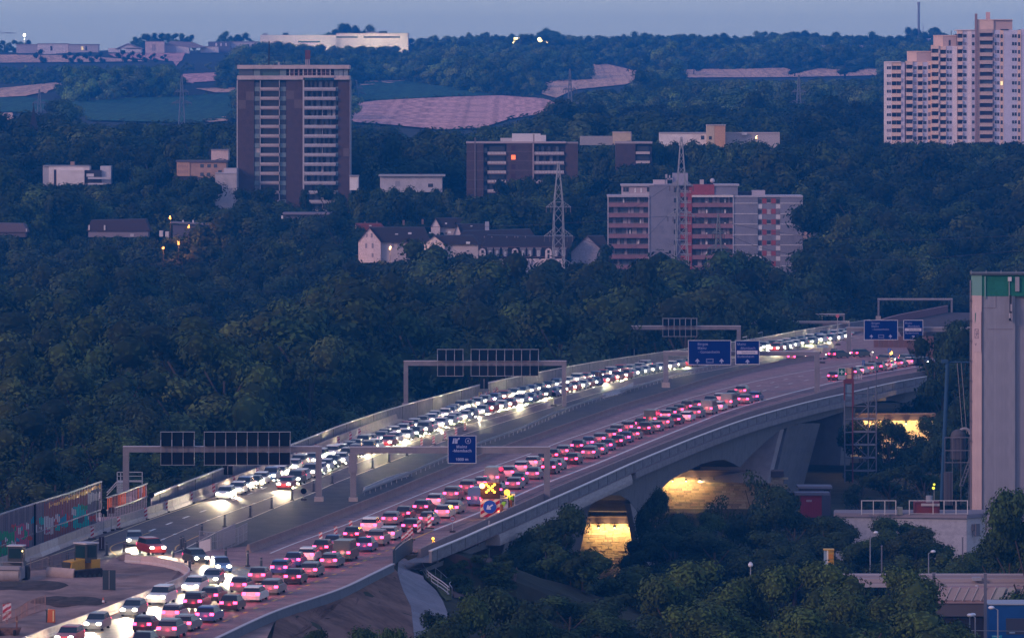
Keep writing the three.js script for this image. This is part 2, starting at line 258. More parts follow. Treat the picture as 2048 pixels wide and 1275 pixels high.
{
  const rim = shifted(TW, 0.5), far = shifted(outerWall, -0.4), rows = [];                 // one sheet from parapet to parapet
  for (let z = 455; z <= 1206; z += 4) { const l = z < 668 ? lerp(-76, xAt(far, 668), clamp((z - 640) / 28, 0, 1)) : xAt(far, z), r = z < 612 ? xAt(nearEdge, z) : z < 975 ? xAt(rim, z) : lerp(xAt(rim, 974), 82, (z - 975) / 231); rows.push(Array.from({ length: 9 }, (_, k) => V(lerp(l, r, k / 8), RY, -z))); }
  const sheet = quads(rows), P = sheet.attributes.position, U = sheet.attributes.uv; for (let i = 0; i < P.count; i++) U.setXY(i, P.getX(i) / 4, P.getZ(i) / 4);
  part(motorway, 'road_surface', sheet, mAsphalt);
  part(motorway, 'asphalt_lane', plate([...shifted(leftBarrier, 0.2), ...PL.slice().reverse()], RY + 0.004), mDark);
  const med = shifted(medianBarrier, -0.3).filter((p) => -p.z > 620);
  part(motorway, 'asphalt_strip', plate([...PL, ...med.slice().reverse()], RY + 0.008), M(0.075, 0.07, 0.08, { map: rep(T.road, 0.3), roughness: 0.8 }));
  const patch = traced([[60, 1300], [212, 1236], [300, 1204], [372, 1174], [400, 1150], [470, 1130], [540, 1140], [430, 1190], [330, 1234], [200, 1300]]);
  part(motorway, 'asphalt_patch', plate(patch, RY + 0.006), M(0.16, 0.13, 0.13, { map: rep(T.road, 0.5), roughness: 0.45 }));
  part(motorway, 'edge_line', lineOf(L1, 0.22), M(0.7, 0.52, 0.3, { map: T.fine }));
  part(motorway, 'edge_line', lineOf(RL.filter((p, i) => i % 1 === 0), 0.16), M(0.75, 0.6, 0.45, { map: T.fine }));
  part(motorway, 'edge_line', lineOf(PL, 0.18), M(0.7, 0.6, 0.5, { map: T.fine }));
  part(motorway, 'edge_line', lineOf(R0l, 0.2), mPaint);
  part(motorway, 'edge_line', lineOf(R1l, 0.34), mPaint);
  part(motorway, 'edge_line', lineOf(traced([[802, 1089], [830, 1076], [867, 1060]]), 0.25, 0.016), mYellow);
  const d1 = dashes(D1, 4, 6, 0.30), d2 = dashes(K1, 4, 8, 0.2), d3 = dashes(K2, 4, 8, 0.2), d4 = dashes(yellowLine, 2.2, 2.2, 0.3), d5 = dashes(RL, 2, 5, 0.3, 0.02);
  for (const g of [...d1, ...d2, ...d3, ...d5]) part(motorway, 'lane_dash', g, mPaint);
  for (const g of d4) part(motorway, 'lane_dash', g, mYellow);
  for (const pts of [[[300, 1064], [262, 1078], [226, 1090], [220, 1099], [232, 1110]], [[440, 1128], [458, 1142], [455, 1156], [425, 1172], [385, 1189]], [[408, 1066], [372, 1082], [352, 1093], [350, 1100]], [[450, 1128], [480, 1134], [510, 1146]]]) part(motorway, 'yellow_line', lineOf(traced(pts, RY, 1), 0.16, 0.02), M(0.6, 0.35, 0.12));
  for (const [a, b, c, d] of [[316, 1205, 372, 1182], [230, 1252, 258, 1240], [180, 1275, 206, 1263], [268, 1246, 280, 1240], [420, 1162, 444, 1150], [470, 1140, 492, 1131]]) part(motorway, 'lane_dash', lineOf([flat(a, b), flat(c, d)], 0.16, 0.02), M(0.55, 0.34, 0.15));
  // wheel tracks worn into the lanes, patched strips
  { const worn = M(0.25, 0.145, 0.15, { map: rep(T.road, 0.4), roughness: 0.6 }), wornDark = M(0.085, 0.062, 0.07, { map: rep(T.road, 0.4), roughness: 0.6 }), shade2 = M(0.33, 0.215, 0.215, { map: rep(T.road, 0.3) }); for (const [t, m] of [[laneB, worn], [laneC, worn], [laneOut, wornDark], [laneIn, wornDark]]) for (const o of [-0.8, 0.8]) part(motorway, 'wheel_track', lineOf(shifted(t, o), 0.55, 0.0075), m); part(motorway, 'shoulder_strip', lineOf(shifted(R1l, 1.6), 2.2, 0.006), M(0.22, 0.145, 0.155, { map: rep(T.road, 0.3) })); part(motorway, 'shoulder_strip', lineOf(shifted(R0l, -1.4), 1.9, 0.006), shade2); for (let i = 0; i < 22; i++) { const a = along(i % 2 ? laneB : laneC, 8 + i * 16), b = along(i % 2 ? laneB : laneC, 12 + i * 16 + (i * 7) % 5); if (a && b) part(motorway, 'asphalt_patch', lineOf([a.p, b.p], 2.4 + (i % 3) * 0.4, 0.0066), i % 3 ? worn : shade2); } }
  // kerb-side joints that show as darker seams along the lanes
  for (const [p, o] of [[R1l, 1.6], [R1l, 3.4]]) part(motorway, 'road_joint', lineOf(shifted(p, o), 0.16, 0.009), M(0.05, 0.045, 0.05));
}
shade(motorway);
const bars = (name, label, geo, m, cat = 'barrier') => { const o = new THREE.Mesh(geo, m); o.name = numbered(name); scene.add(o); return tag(shade(o), label, cat); };
// the left concrete barrier in its separate lengths, and the blank outer wall behind it
{
  const o = thing('concrete_barrier', 'long pale concrete safety wall along the left edge of the white-lit carriageway', 'barrier');
  const L = lengthOf(leftBarrier); let n = 0;
  for (let s = 0; s < L - 6 && n < 60; s += 10, n++) { const q = []; for (let k = 0; k <= 4; k++) { const w = along(leftBarrier, s + 0.04 + k * 2.48); if (w) q.push(w.p); } if (q.length > 2) part(o, 'barrier_segment', swept(q, [[-0.35, 0], [0.38, 0], [0.30, 0.25], [0.14, 0.45], [0.1, 1.3], [-0.1, 1.3], [-0.35, 0.4]]), n % 7 === 3 ? M(0.48, 0.43, 0.43, { map: rep(T.wall, 0.6) }) : M(0.36 + (n % 3) * 0.015, 0.31 + (n % 3) * 0.01, 0.31, { map: rep(T.wall, 0.6) })); }
  const w = thing('parapet_wall', 'tall plain grey parapet behind the pale concrete wall, beside the dark woods', 'wall');
  part(w, 'wall_panel', wallOf(outerWall, 0.2, 2.2, -1.4), M(0.17, 0.165, 0.20, { map: rep(T.wall, 0.5) })); part(w, 'handrail', swept(outerWall, [[-0.16, 2.2], [0.16, 2.2], [0.16, 2.32], [-0.16, 2.32]]), mSteel);
  for (let s = 5; s < lengthOf(outerWall); s += 12) { const a = along(outerWall, s); const m = part(w, 'wall_joint', G(0.08, 2.2, 0.12), M(0.1, 0.1, 0.12), a.p.x + 0.1, RY + 1.1, a.p.z); m.rotation.y = Math.atan2(a.t.x, a.t.z); }
  const c = thing('median_barrier', 'long low brownish concrete wall between the two carriageways', 'barrier');
  const LM = lengthOf(medianBarrier);
  for (let s = 0; s < LM - 6; s += 12) { const q = []; for (let k = 0; k <= 4; k++) { const a = along(medianBarrier, Math.min(s + 0.05 + k * 2.97, LM - 0.1)); if (a) q.push(a.p); } part(c, 'barrier_segment', swept(q, [[-0.32, 0], [0.35, 0], [0.14, 0.4], [0.1, 0.9], [-0.1, 0.9], [-0.3, 0.3]]), mBrownConcrete); }
  const r = thing('edge_barrier', 'brown concrete safety wall along the right edge of the red-lit carriageway', 'barrier');
  const LI = lengthOf(IB);
  for (let s = 0; s < LI - 6; s += 12) { const q = []; for (let k = 0; k <= 4; k++) { const a = along(IB, Math.min(s + 0.05 + k * 2.97, LI - 0.1)); if (a) q.push(a.p); } part(r, 'barrier_segment', swept(q, [[-0.32, 0], [0.22, 0], [0.16, 1.0], [-0.1, 1.0], [-0.14, 0.4]]), M(0.29, 0.22, 0.215, { map: rep(T.wall, 0.6) })); }
  const g = thing('guard_rail', 'thin steel guard rail along the dark strip left of the brown median wall', 'guard rail');
  const gp = traced([[726, 980], [816, 944], [955, 885], [1033, 857], [1132, 815], [1206, 790], [1266, 773], [1377, 740], [1450, 722]], RY + 0.75).map((p) => p.setY(RY));
  part(g, 'rail', swept(gp, [[-0.04, 0.45], [0.04, 0.45], [0.06, 0.6], [0.04, 0.76], [-0.04, 0.76]]), mSteel);
  const posts = []; for (let s = 1; s < lengthOf(gp); s += 4) { const a = along(gp, s).p; posts.push(moved(G(0.1, 0.6, 0.1), a.x, RY + 0.3, a.z)); }
  stuff(part(g, 'rail_post', merge(posts), mSteel));
  for (const [pts, h, n] of [[[[1206, 799], [1238, 790], [1266, 777]], 1.0, 0], [[[728, 984], [780, 962], [816, 952]], 0.55, 1]]) {
    const p = thing('crash_board', n ? 'low white wedge end of the guard rail, left of the blue 1000 m sign' : 'white board standing on the guard rail in the middle of the dark strip', 'board');
    const q = traced(pts, RY); part(p, 'board', n ? swept(q, [[-0.08, 0], [0.08, 0], [0.08, h], [-0.08, h]]) : wallOf(q, 0.12, h, 0.25), M(0.62, 0.6, 0.62, { map: T.wall })); part(p, 'board_rim', swept(q, [[-0.1, h], [0.1, h], [0.1, h + 0.06], [-0.1, h + 0.06]]), mSteel);
  }
}
// ---------------------------------------------------------------- the viaduct: slab edge, arched girder, leaning piers, stone-clad walls
const viaduct = thing('viaduct', 'long grey concrete motorway viaduct on arched girders and leaning piers', 'bridge');
{
  const edge = shifted(TW, 0.25);
  part(viaduct, 'parapet', swept(edge, [[-0.15, 0], [0.15, 0], [0.15, 1.2], [-0.15, 1.2]]), M(0.22, 0.205, 0.235, { map: rep(T.streak, 0.5, 1) }));
  part(viaduct, 'handrail', swept(edge, [[-0.2, 1.2], [0.2, 1.2], [0.2, 1.3], [-0.2, 1.3]]), M(0.5, 0.48, 0.5, { roughness: 0.5 }));
  part(viaduct, 'walkway', quads(edge.map((p, i) => [p.clone().setY(RY + 0.02), IB[0] && shifted(TW, -2.6)[i].setY(RY + 0.02)])), M(0.22, 0.19, 0.2));
  part(viaduct, 'edge_beam', swept(edge.filter((p) => -p.z < 742 && -p.z > 634), [[-2.5, -1.25], [0.5, -1.25], [0.5, -0.75], [0.35, -0.02], [-2.5, -0.02]]), M(0.42, 0.37, 0.38, { map: rep(T.streak, 0.5, 1) }));
  part(viaduct, 'edge_beam', swept(edge.filter((p) => -p.z >= 742), [[-2.5, -0.8], [0.4, -0.8], [0.4, -0.02], [-2.5, -0.02]]), M(0.26, 0.235, 0.26, { map: rep(T.wall, 0.5) }));
  for (let s = 3; s < lengthOf(edge) - 2; s += 8) { const a = along(edge, s), m = part(viaduct, 'parapet_joint', G(0.36, 1.2, 0.09), M(0.08, 0.075, 0.09), a.p.x, RY + 0.59, a.p.z); m.rotation.y = Math.atan2(a.t.x, a.t.z); if (s % 3 < 1) { const b = part(viaduct, 'drain_box', G(0.2, 0.3, 0.3), M(0.12, 0.11, 0.13), a.p.x + 0.2, RY - 0.2, a.p.z); b.rotation.y = m.rotation.y; } }
  const web = shifted(TW, -0.9), pxOf = (p) => 1024 + p.x * F / -p.z;
  const B = [[860, 1140], [940, 1108], [1000, 1087], [1060, 1062], [1110, 1046], [1160, 1022], [1183, 1009], [1200, 996], [1220, 990], [1240, 990], [1258, 1000], [1275, 1022], [1290, 1024], [1315, 984], [1350, 953], [1378, 940], [1403, 927], [1430, 920], [1449, 919], [1466, 926], [1480, 934], [1500, 912], [1530, 884], [1560, 860], [1600, 846], [1640, 838], [1690, 822], [1715, 808], [1740, 803], [1780, 800], [1810, 806], [1850, 786], [1880, 778]];
  const low = (px) => { for (let i = 1; i < B.length; i++) if (px <= B[i][0]) { const [a, y] = B[i - 1], [b, w] = B[i]; return lerp(y, w, clamp((px - a) / (b - a), 0, 1)); } return 778; };
  const fine = smooth(web, 1.5), n = sides(fine);
  const rows = fine.map((p, i) => { const Z = -p.z, y = Math.min(RY - 0.9, at(0, low(pxOf(p)), Z).y), q = V(p.x - n[i].x * 15, 0, p.z - n[i].z * 15); return [V(p.x, RY - 0.8, p.z), V(p.x, y, p.z), V(q.x, y, q.z), V(q.x, RY - 0.8, q.z)]; });
  part(viaduct, 'girder', quads(rows), M(0.17, 0.165, 0.185, { map: rep(T.wall, 0.4) }));
  part(viaduct, 'deck_slab', quads(fine.map((p, i) => [V(p.x, RY - 0.7, p.z), V(p.x - n[i].x * 34, RY - 0.7, p.z - n[i].z * 34)])), mGirder);
  const place = (px, py) => { let best = 0, d = 1e9; fine.forEach((p, i) => { const e = Math.abs(pxOf(p) - px); if (e < d) { d = e; best = i; } }); const p = fine[best]; return { p: V(p.x, at(0, py, -p.z).y, p.z), n: n[best] }; };
  const pier = (t0, t1, ty, b0, b1, by, mat, wide = 14) => {
    const c = [place(t0, ty), place(t1, ty), place(b1, by), place(b0, by)];
    const o = c.map((k) => k.p.clone().addScaledVector(k.n, -0.05)), q = c.map((k) => k.p.clone().addScaledVector(k.n, -wide));
    const g = mergeGeometries([quads([[o[0], o[1]], [o[3], o[2]]]), quads([[q[0], q[1]], [q[3], q[2]]]), ...[[0, 1], [1, 2], [2, 3], [3, 0]].map(([a, b]) => quads([[o[a], o[b]], [q[a], q[b]]]))]);
    part(viaduct, 'pier', g, mat);
  };
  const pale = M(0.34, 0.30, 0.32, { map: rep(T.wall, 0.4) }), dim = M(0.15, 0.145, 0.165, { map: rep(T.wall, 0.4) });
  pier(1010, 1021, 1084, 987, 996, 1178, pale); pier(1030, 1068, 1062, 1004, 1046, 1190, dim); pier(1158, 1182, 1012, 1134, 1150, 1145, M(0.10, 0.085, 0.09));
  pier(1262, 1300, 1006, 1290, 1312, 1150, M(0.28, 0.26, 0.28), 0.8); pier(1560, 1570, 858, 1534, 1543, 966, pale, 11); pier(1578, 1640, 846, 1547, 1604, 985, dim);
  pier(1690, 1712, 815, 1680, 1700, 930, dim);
  // stone-clad walls across the arches, lit by lamps hung under a beam
  const r = rng(99), tones = [[0.46, 0.37, 0.25], [0.52, 0.43, 0.30], [0.40, 0.31, 0.21], [0.30, 0.25, 0.20], [0.47, 0.36, 0.26]].map((c) => M(...c, { map: T.wall, roughness: 0.95 }));
  const walls = [[768, 1108, 1306, 1046, 1150, 3, [1197, 1229, 1259], 'nearer, left-hand arch'], [872, 1296, 1568, 954, 1060, 7, [1345, 1372, 1400, 1428, 1460, 1492, 1520], 'middle, wider arch'], [955, 1690, 1872, 840, 915, 5, [1712, 1745, 1778, 1812, 1846], 'far arch behind the leaves']];
  walls.forEach(([Z, x0, x1, y0, y1, k, lamps, where], w) => {
    const o = thing('stone_wall', 'lamp-lit wall of pale stone blocks under the ' + where, 'wall'), f = front(o, (x0 + x1) / 2, y1, Z);
    f('wall_core', M(0.2, 0.16, 0.12), x0, y0, x1, y1 + 10, 0.22, 1.2);
    const rest = []; let count = 0;
    const cell = w === 0 ? [13, 4.6] : w === 1 ? [13, 4.4] : [11, 4];
    for (let y = y0, row = 0; y < y1 - 2; y += cell[1], row++) for (let x = x0 + (row % 2) * -cell[0] * 0.5; x < x1 - 3;) {
      const L = cell[0] * (0.65 + r() * 0.8), h = cell[1] * (r() < 0.12 ? 2 : 1), d = r() * 0.16, s = f.s, m = tones[r() * 5 | 0];
      const g = G(Math.round((L - 0.5) * s * 6) / 6, (cell[1] - 0.5) * s, 0.5), p = f.loc(Math.min(x + L / 2, x1), y + cell[1] / 2, d + 0.2);
      if (count < 298 && x > x0 - 4 && (w !== 1 || y < 1012) && w < 2) { part(o, 'stone', g, m, p.x, p.y, p.z); count++; } else rest.push(moved(g, p.x, p.y, p.z));
      x += L;
    }
    if (rest.length) stuff(part(o, 'stone', merge(rest), tones[1]));
    const b = thing('bearing_beam', 'dark brown beam above the lit stones under the ' + where, 'beam'), fb = front(b, (x0 + x1) / 2, y0, Z);
    fb('beam', M(0.10, 0.075, 0.085), x0, y0 - 11, x1, y0 - 1, -0.7, 0.9); fb('ledge', M(0.2, 0.15, 0.15), x0, y0 - 14, x1, y0 - 11.2, -0.9, 1.1); fb('recess_panel', M(0.05, 0.04, 0.05), x0 + (x1 - x0) * 0.3, y0 - 15, x0 + (x1 - x0) * 0.52, y0 - 14.1, -0.5, 0.3);
    lamps.forEach((x, i) => {
      const l = thing('wall_lamp', ord(i) + ' lamp from the left hanging from the beam under the ' + where, 'lamp'), g = front(l, x, y0, Z);
      g('bracket', M(0.03, 0.03, 0.03), x - 0.6, y0 - 1, x + 0.6, y0 + 2.5, -1.15, -1.05); const c = part(l, 'lamp_head', new THREE.CylinderGeometry(0.16, 0.22, 0.34, 10), M(0.02, 0.02, 0.02), 0, -0.3, 1.1);
      part(l, 'lamp_glass', new THREE.SphereGeometry(0.12, 10, 8), glow(1, 0.62, 0.26, 8), 0, -0.5, 1.0);
      lamp(l, 1, 0.62, 0.24, w === 2 ? 36 : 40, 0, -0.62, 1.35, 5);
    });
  });
  // lamps under the first arches that glint on the pier
  // stairs and approach beneath are hidden by trees
}
// ---------------------------------------------------------------- trees
// A crown is many small leaf faces on uneven clumps, a trunk with limbs carries it. Sizes are for a tree 1 m high, then scaled.
function crownGeo(seed, lumps, leaves, leaf, shape = {}) {
  const r = rng(seed), { wide = 0.36, low = 0.28, tall = 1, cone = 0, droop = 0, lump = 1, hollow = 0 } = shape, pos = [], col = [], nor = [];
  const c = [];
  for (let i = 0; i < lumps; i++) {
    const t = i / lumps, y = low + (tall - low) * (0.12 + 0.8 * ((i * 0.618) % 1)), u = (y - low) / (tall - low);
    const reach = wide * (cone ? (1 - u) ** cone + 0.04 : Math.sqrt(Math.max(0.05, 1 - (2 * u - 0.85) ** 2 * 0.85))) * (0.45 + 0.5 * r()), a = i * 2.4 + r();
    const size = wide * lump * (cone ? 0.35 + 0.3 * (1 - u) : 0.36 + 0.24 * r());
    c.push([Math.cos(a) * reach, Math.min(y, tall - size * 0.6), Math.sin(a) * reach, size, 0.62 + 0.76 * r()]);
  }
  for (let i = 0; i < leaves; i++) {
    const [x, y, z, s, tone] = c[i % lumps], a = r() * 6.283, v = r() * 2 - 1, w = Math.sqrt(1 - v * v), d = s * (0.62 + 0.42 * Math.sqrt(r()));
    const n = V(Math.cos(a) * w, v * 0.82, Math.sin(a) * w), p = V(x, y - droop * s * (1 - v) * r(), z).addScaledVector(n, d);
    if (p.y < low * 0.6) continue;
    const k = V(n.x + (r() - 0.5) * 1.1, n.y + 0.35 + (r() - 0.5) * 1.1, n.z + (r() - 0.5) * 1.1).normalize(), sn = V(n.x, n.y + 0.3, n.z).addScaledVector(k, 0.5).normalize(), e = V(r() - 0.5, r() - 0.5, r() - 0.5).cross(k).normalize(), g = k.clone().cross(e), l = leaf * (0.6 + 0.8 * r());
    const q = [p.clone().addScaledVector(e, l), p.clone().addScaledVector(g, l * 0.55), p.clone().addScaledVector(e, -l), p.clone().addScaledVector(g, -l * 0.55)];
    const b = tone * (0.86 + 0.28 * r());
    for (const j of [0, 1, 2, 0, 2, 3]) { pos.push(q[j].x, q[j].y, q[j].z); nor.push(sn.x, sn.y, sn.z); col.push(b, b, b * 0.95); }
  }
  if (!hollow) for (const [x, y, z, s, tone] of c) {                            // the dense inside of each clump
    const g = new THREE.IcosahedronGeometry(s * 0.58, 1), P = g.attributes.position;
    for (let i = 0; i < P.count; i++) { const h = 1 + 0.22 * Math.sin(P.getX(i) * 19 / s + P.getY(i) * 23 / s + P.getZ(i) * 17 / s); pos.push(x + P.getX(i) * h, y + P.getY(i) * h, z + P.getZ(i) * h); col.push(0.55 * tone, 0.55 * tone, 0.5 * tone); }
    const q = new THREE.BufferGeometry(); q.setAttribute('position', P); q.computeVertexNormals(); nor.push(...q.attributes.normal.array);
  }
  const g = new THREE.BufferGeometry();
  g.setAttribute('position', new THREE.Float32BufferAttribute(pos, 3)); g.setAttribute('normal', new THREE.Float32BufferAttribute(nor, 3)); g.setAttribute('color', new THREE.Float32BufferAttribute(col, 3));
  return g;
}
function trunkGeo(seed, top = 0.7, limbs = 6) {
  const r = rng(seed), list = [new THREE.CylinderGeometry(0.008, 0.028, top, 7, 1).translate(0, top / 2, 0)];
  for (let i = 0; i < limbs; i++) { const a = i * 2.4 + r(), y = 0.22 + 0.4 * i / limbs; list.push(bar(V(0, y, 0), V(Math.cos(a) * 0.13, y + 0.2 + 0.08 * r(), Math.sin(a) * 0.13), 0.007, 5)); }
  return merge(list);
}
const leafMat = (r, g, b) => new THREE.MeshPhysicalMaterial({ color: new THREE.Color().setRGB(r, g, b), vertexColors: true, roughness: 0.9, specularIntensity: 0.3 });
const LEAF = [[0.034, 0.060, 0.018], [0.024, 0.044, 0.020], [0.052, 0.080, 0.020], [0.040, 0.058, 0.026], [0.075, 0.098, 0.030]].map((c) => leafMat(...c)), BARK = M(0.07, 0.055, 0.045, { map: T.fine });
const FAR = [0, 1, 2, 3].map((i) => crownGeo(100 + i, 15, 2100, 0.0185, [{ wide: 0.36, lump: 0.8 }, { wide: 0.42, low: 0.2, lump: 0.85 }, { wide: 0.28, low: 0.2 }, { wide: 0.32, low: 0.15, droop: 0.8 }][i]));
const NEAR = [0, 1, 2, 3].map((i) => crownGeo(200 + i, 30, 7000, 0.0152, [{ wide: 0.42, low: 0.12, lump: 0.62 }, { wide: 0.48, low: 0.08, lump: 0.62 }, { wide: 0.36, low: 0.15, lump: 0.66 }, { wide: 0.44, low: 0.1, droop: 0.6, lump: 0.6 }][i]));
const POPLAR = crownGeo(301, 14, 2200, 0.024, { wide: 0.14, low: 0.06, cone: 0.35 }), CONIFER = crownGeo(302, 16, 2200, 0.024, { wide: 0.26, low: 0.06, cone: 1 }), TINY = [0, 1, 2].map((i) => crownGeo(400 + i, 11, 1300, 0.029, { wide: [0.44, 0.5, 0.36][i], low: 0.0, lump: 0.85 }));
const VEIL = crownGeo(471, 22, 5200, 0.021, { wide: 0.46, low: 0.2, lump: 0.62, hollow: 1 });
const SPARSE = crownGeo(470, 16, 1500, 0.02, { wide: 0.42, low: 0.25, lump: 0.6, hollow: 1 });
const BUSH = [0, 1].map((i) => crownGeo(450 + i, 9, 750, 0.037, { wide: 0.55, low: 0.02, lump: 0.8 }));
const TRUNK = [0, 1, 2].map((i) => trunkGeo(500 + i));
const protoTree = new Map();
function tree(x, y, z, h, wide, crown, leaf, label, group, name = 'tree', turn = 0) {
  const k = name + crown.uuid + leaf.uuid;
  let o;
  if (!protoTree.has(k)) { o = new THREE.Group(); o.name = numbered(name); part(o, 'trunk', TRUNK[protoTree.size % 3], BARK); part(o, 'crown', crown, leaf); scene.add(o); protoTree.set(k, o); }
  else { o = protoTree.get(k).clone(); o.name = numbered(name); scene.add(o); }
  o.position.set(x, y - 0.15, z); o.scale.set(h * wide, h, h * wide); o.rotation.y = turn;
  return tag(o, label, 'tree', group);
}
const rt = rng(1234);
const pxTree = (p) => [1024 + p.x * F / -p.z, 200 + (CY - p.y) * F / -p.z];
// individual trees of the right-hand foreground: [px, top py, Z, width factor, kind, label]
const SOLO = [
  [1112, 1003, 646, 0.95, 0, 1, 'dark broad tree in front of the first lit arch, touching the viaduct edge'], [1146, 1062, 650, 0.7, 2, 1, 'lower dark tree just right of the tree that touches the viaduct edge'], [1072, 1075, 640, 0.9, 1, 1, 'dark tree at the left foot of the first lit arch'],
  [1312, 972, 735, 0.55, 3, 1, 'tall dark tree between the two lit arches'], [1340, 1022, 728, 0.9, 1, 1, 'wide dark tree in front of the second lit arch, left half'], [1290, 1075, 722, 0.75, 0, 1, 'dark tree at the right of the first lit arch'],
  [1395, 1022, 742, 0.85, 0, 0, 'dark tree below the middle of the second lit arch'], [1452, 982, 748, 0.7, 9, 1, 'round dark tree below the right half of the second lit arch'], [1505, 934, 752, 0.7, 9, 1, 'tallest dark tree, its top crossing the pier right of the second arch'], [1535, 968, 748, 0.9, 1, 1, 'broad dark tree left of the red container'], [1590, 1010, 745, 1.0, 3, 1, 'dark tree in front of the red container'], [1650, 1030, 742, 0.95, 0, 1, 'dark tree left of the white flat-roofed building'],
  [1350, 1060, 716, 1.1, 2, 1, 'dark tree under the second arch, lower row left'], [1430, 1060, 712, 1.15, 1, 1, 'dark tree under the second arch, lower row right'], [1510, 1060, 710, 1.1, 0, 1, 'dark tree in the lower row, below the tallest tree'], [1590, 1085, 704, 1.05, 2, 1, 'dark tree in the lower row, left of the yellow sign'],
  [1790, 1032, 738, 1.05, 1, 0, 'leafy tree in front of the middle of the white flat-roofed building'], [1750, 1052, 734, 0.9, 0, 0, 'leafy tree in front of the left part of the white flat-roofed building'], [1832, 1048, 732, 0.9, 3, 3, 'greyish feathery tree in front of the right part of the white building'],
  [1400, 1112, 600, 1.25, 0, 2, 'big olive-green tree in the foreground below the bridge trees'], [1345, 1150, 590, 1.1, 1, 2, 'green foreground tree left of the biggest foreground tree'], [1470, 1140, 596, 1.15, 2, 2, 'green foreground tree just left of the globe street lamp'], [1560, 1122, 598, 1.05, 0, 2, 'green foreground tree just right of the globe street lamp'], [1620, 1120, 594, 1.1, 1, 2, 'green foreground tree below the yellow sign'], [1680, 1170, 580, 0.9, 3, 2, 'green foreground tree in front of the white gable'],
  [1770, 1130, 590, 1.05, 0, 2, 'green foreground tree in front of the hall roof, left'], [1830, 1150, 584, 1.15, 1, 2, 'green foreground tree hiding the left end of the skylights'], [1870, 1185, 574, 1.0, 2, 2, 'lowest green foreground tree beside the dark hall wall'], [1730, 1180, 570, 1.1, 1, 2, 'green foreground tree at the lower edge, between two others'],
  [1450, 1200, 560, 1.3, 1, 2, 'dark green tree at the bottom edge, middle of the foreground row'], [1360, 1210, 556, 1.2, 0, 2, 'dark green tree at the bottom edge, left in the foreground row'], [1560, 1205, 556, 1.3, 2, 2, 'dark green tree at the bottom edge, right of the middle'], [1650, 1215, 552, 1.3, 0, 2, 'dark green tree at the bottom edge, left of the hall'], [1790, 1215, 548, 1.3, 1, 2, 'dark green tree at the bottom edge below the hall roof'],
  [2055, 972, 640, 0.75, 0, 0, 'tall tree at the right edge in front of the silo'], [2020, 1050, 650, 1.0, 1, 0, 'broad tree at the right edge, right of the white building'], [1985, 1085, 665, 0.9, 2, 0, 'lower tree just right of the white building'], [1925, 1100, 690, 0.8, 1, 0, 'shrubby tree in front of the white building corner'],
  [1240, 1128, 655, 1.1, 1, 1, 'dark tree below the first lit arch'], [1180, 1140, 650, 1.1, 0, 1, 'dark tree below the left half of the first lit arch'], [1120, 1120, 645, 1.2, 3, 1, 'dark tree below the big tree beside the viaduct'], [1040, 1150, 640, 1.1, 1, 1, 'dark tree beside the railing slope'], [1000, 1160, 628, 1.2, 0, 1, 'dark bushy tree below the path railing'],
  [872, 1216, 520, 0.65, 2, 1, 'dark tree at the foot of the footpath'], [912, 1182, 522, 0.8, 0, 0, 'dark tree just right of the footpath foot'], [968, 1170, 530, 0.95, 1, 1, 'dark tree at the bottom, right of the footpath'], [800, 1248, 505, 0.55, 0, 0, 'small green tree at the bottom, left of the footpath'], [735, 1252, 505, 0.7, 1, 0, 'green bush-like tree at the bottom on the earth bank'], [645, 1250, 505, 0.6, 2, 1, 'smallest dark tree at the bottom edge on the earth bank'],
  [1060, 1200, 580, 1.25, 1, 1, 'dark tree at the bottom below the dark slope'], [1140, 1190, 586, 1.3, 0, 0, 'dark tree at the bottom, middle'], [1215, 1180, 592, 1.2, 2, 1, 'dark tree at the bottom left of the orange container'], [1100, 1240, 560, 1.2, 3, 0, 'green tree at the bottom edge, below the dark trees'], [1290, 1230, 570, 1.1, 0, 1, 'dark tree at the bottom right of the orange container'], [920, 1235, 500, 0.9, 1, 1, 'dark tree at the bottom edge, below the footpath trees'],
  [1900, 640, 1010, 0.8, 0, 1, 'dark tree left of the silo, hiding the end of the red lights'], [1870, 668, 1000, 0.9, 1, 1, 'dark round tree where the red lights disappear'], [1925, 655, 985, 0.75, 2, 1, 'dark tree touching the silo edge'], [1885, 720, 960, 0.9, 0, 1, 'dark tree below the far end of the viaduct'], [1920, 750, 930, 0.9, 3, 1, 'dark tree beside the silo, lower'], [1845, 834, 915, 0.9, 8, 1, 'dark leafy tree in front of the far lit arch'], [1778, 838, 905, 0.9, 8, 1, 'dark tree in front of the far lit arch, left'], [1885, 838, 890, 0.8, 2, 1, 'dark tree between the far arch and the plant'],
  [1812, 846, 912, 0.8, 8, 1, 'thin dark tree in front of the far lit arch, between two others'], [1725, 840, 900, 0.75, 8, 1, 'thin dark tree before the far lit arch, beside the scaffold tower'],
  [1925, 636, 1120, 0.9, 0, 1, 'dark tree beyond the farthest gantry beside the silo'], [1885, 650, 1150, 1.0, 1, 1, 'dark tree below the far road left of the silo'], [1950, 628, 1160, 1, 2, 1, 'dark tree mostly behind the silo edge'],
  [1780, 930, 840, 1.1, 0, 1, 'dark tree behind the roof rail, left'], [1850, 925, 836, 1.1, 1, 1, 'dark tree behind the roof rail, middle'], [1910, 940, 830, 0.9, 2, 1, 'dark tree behind the roof rail, right'], [1720, 965, 830, 1.0, 3, 1, 'dark tree right of the red container'],
];
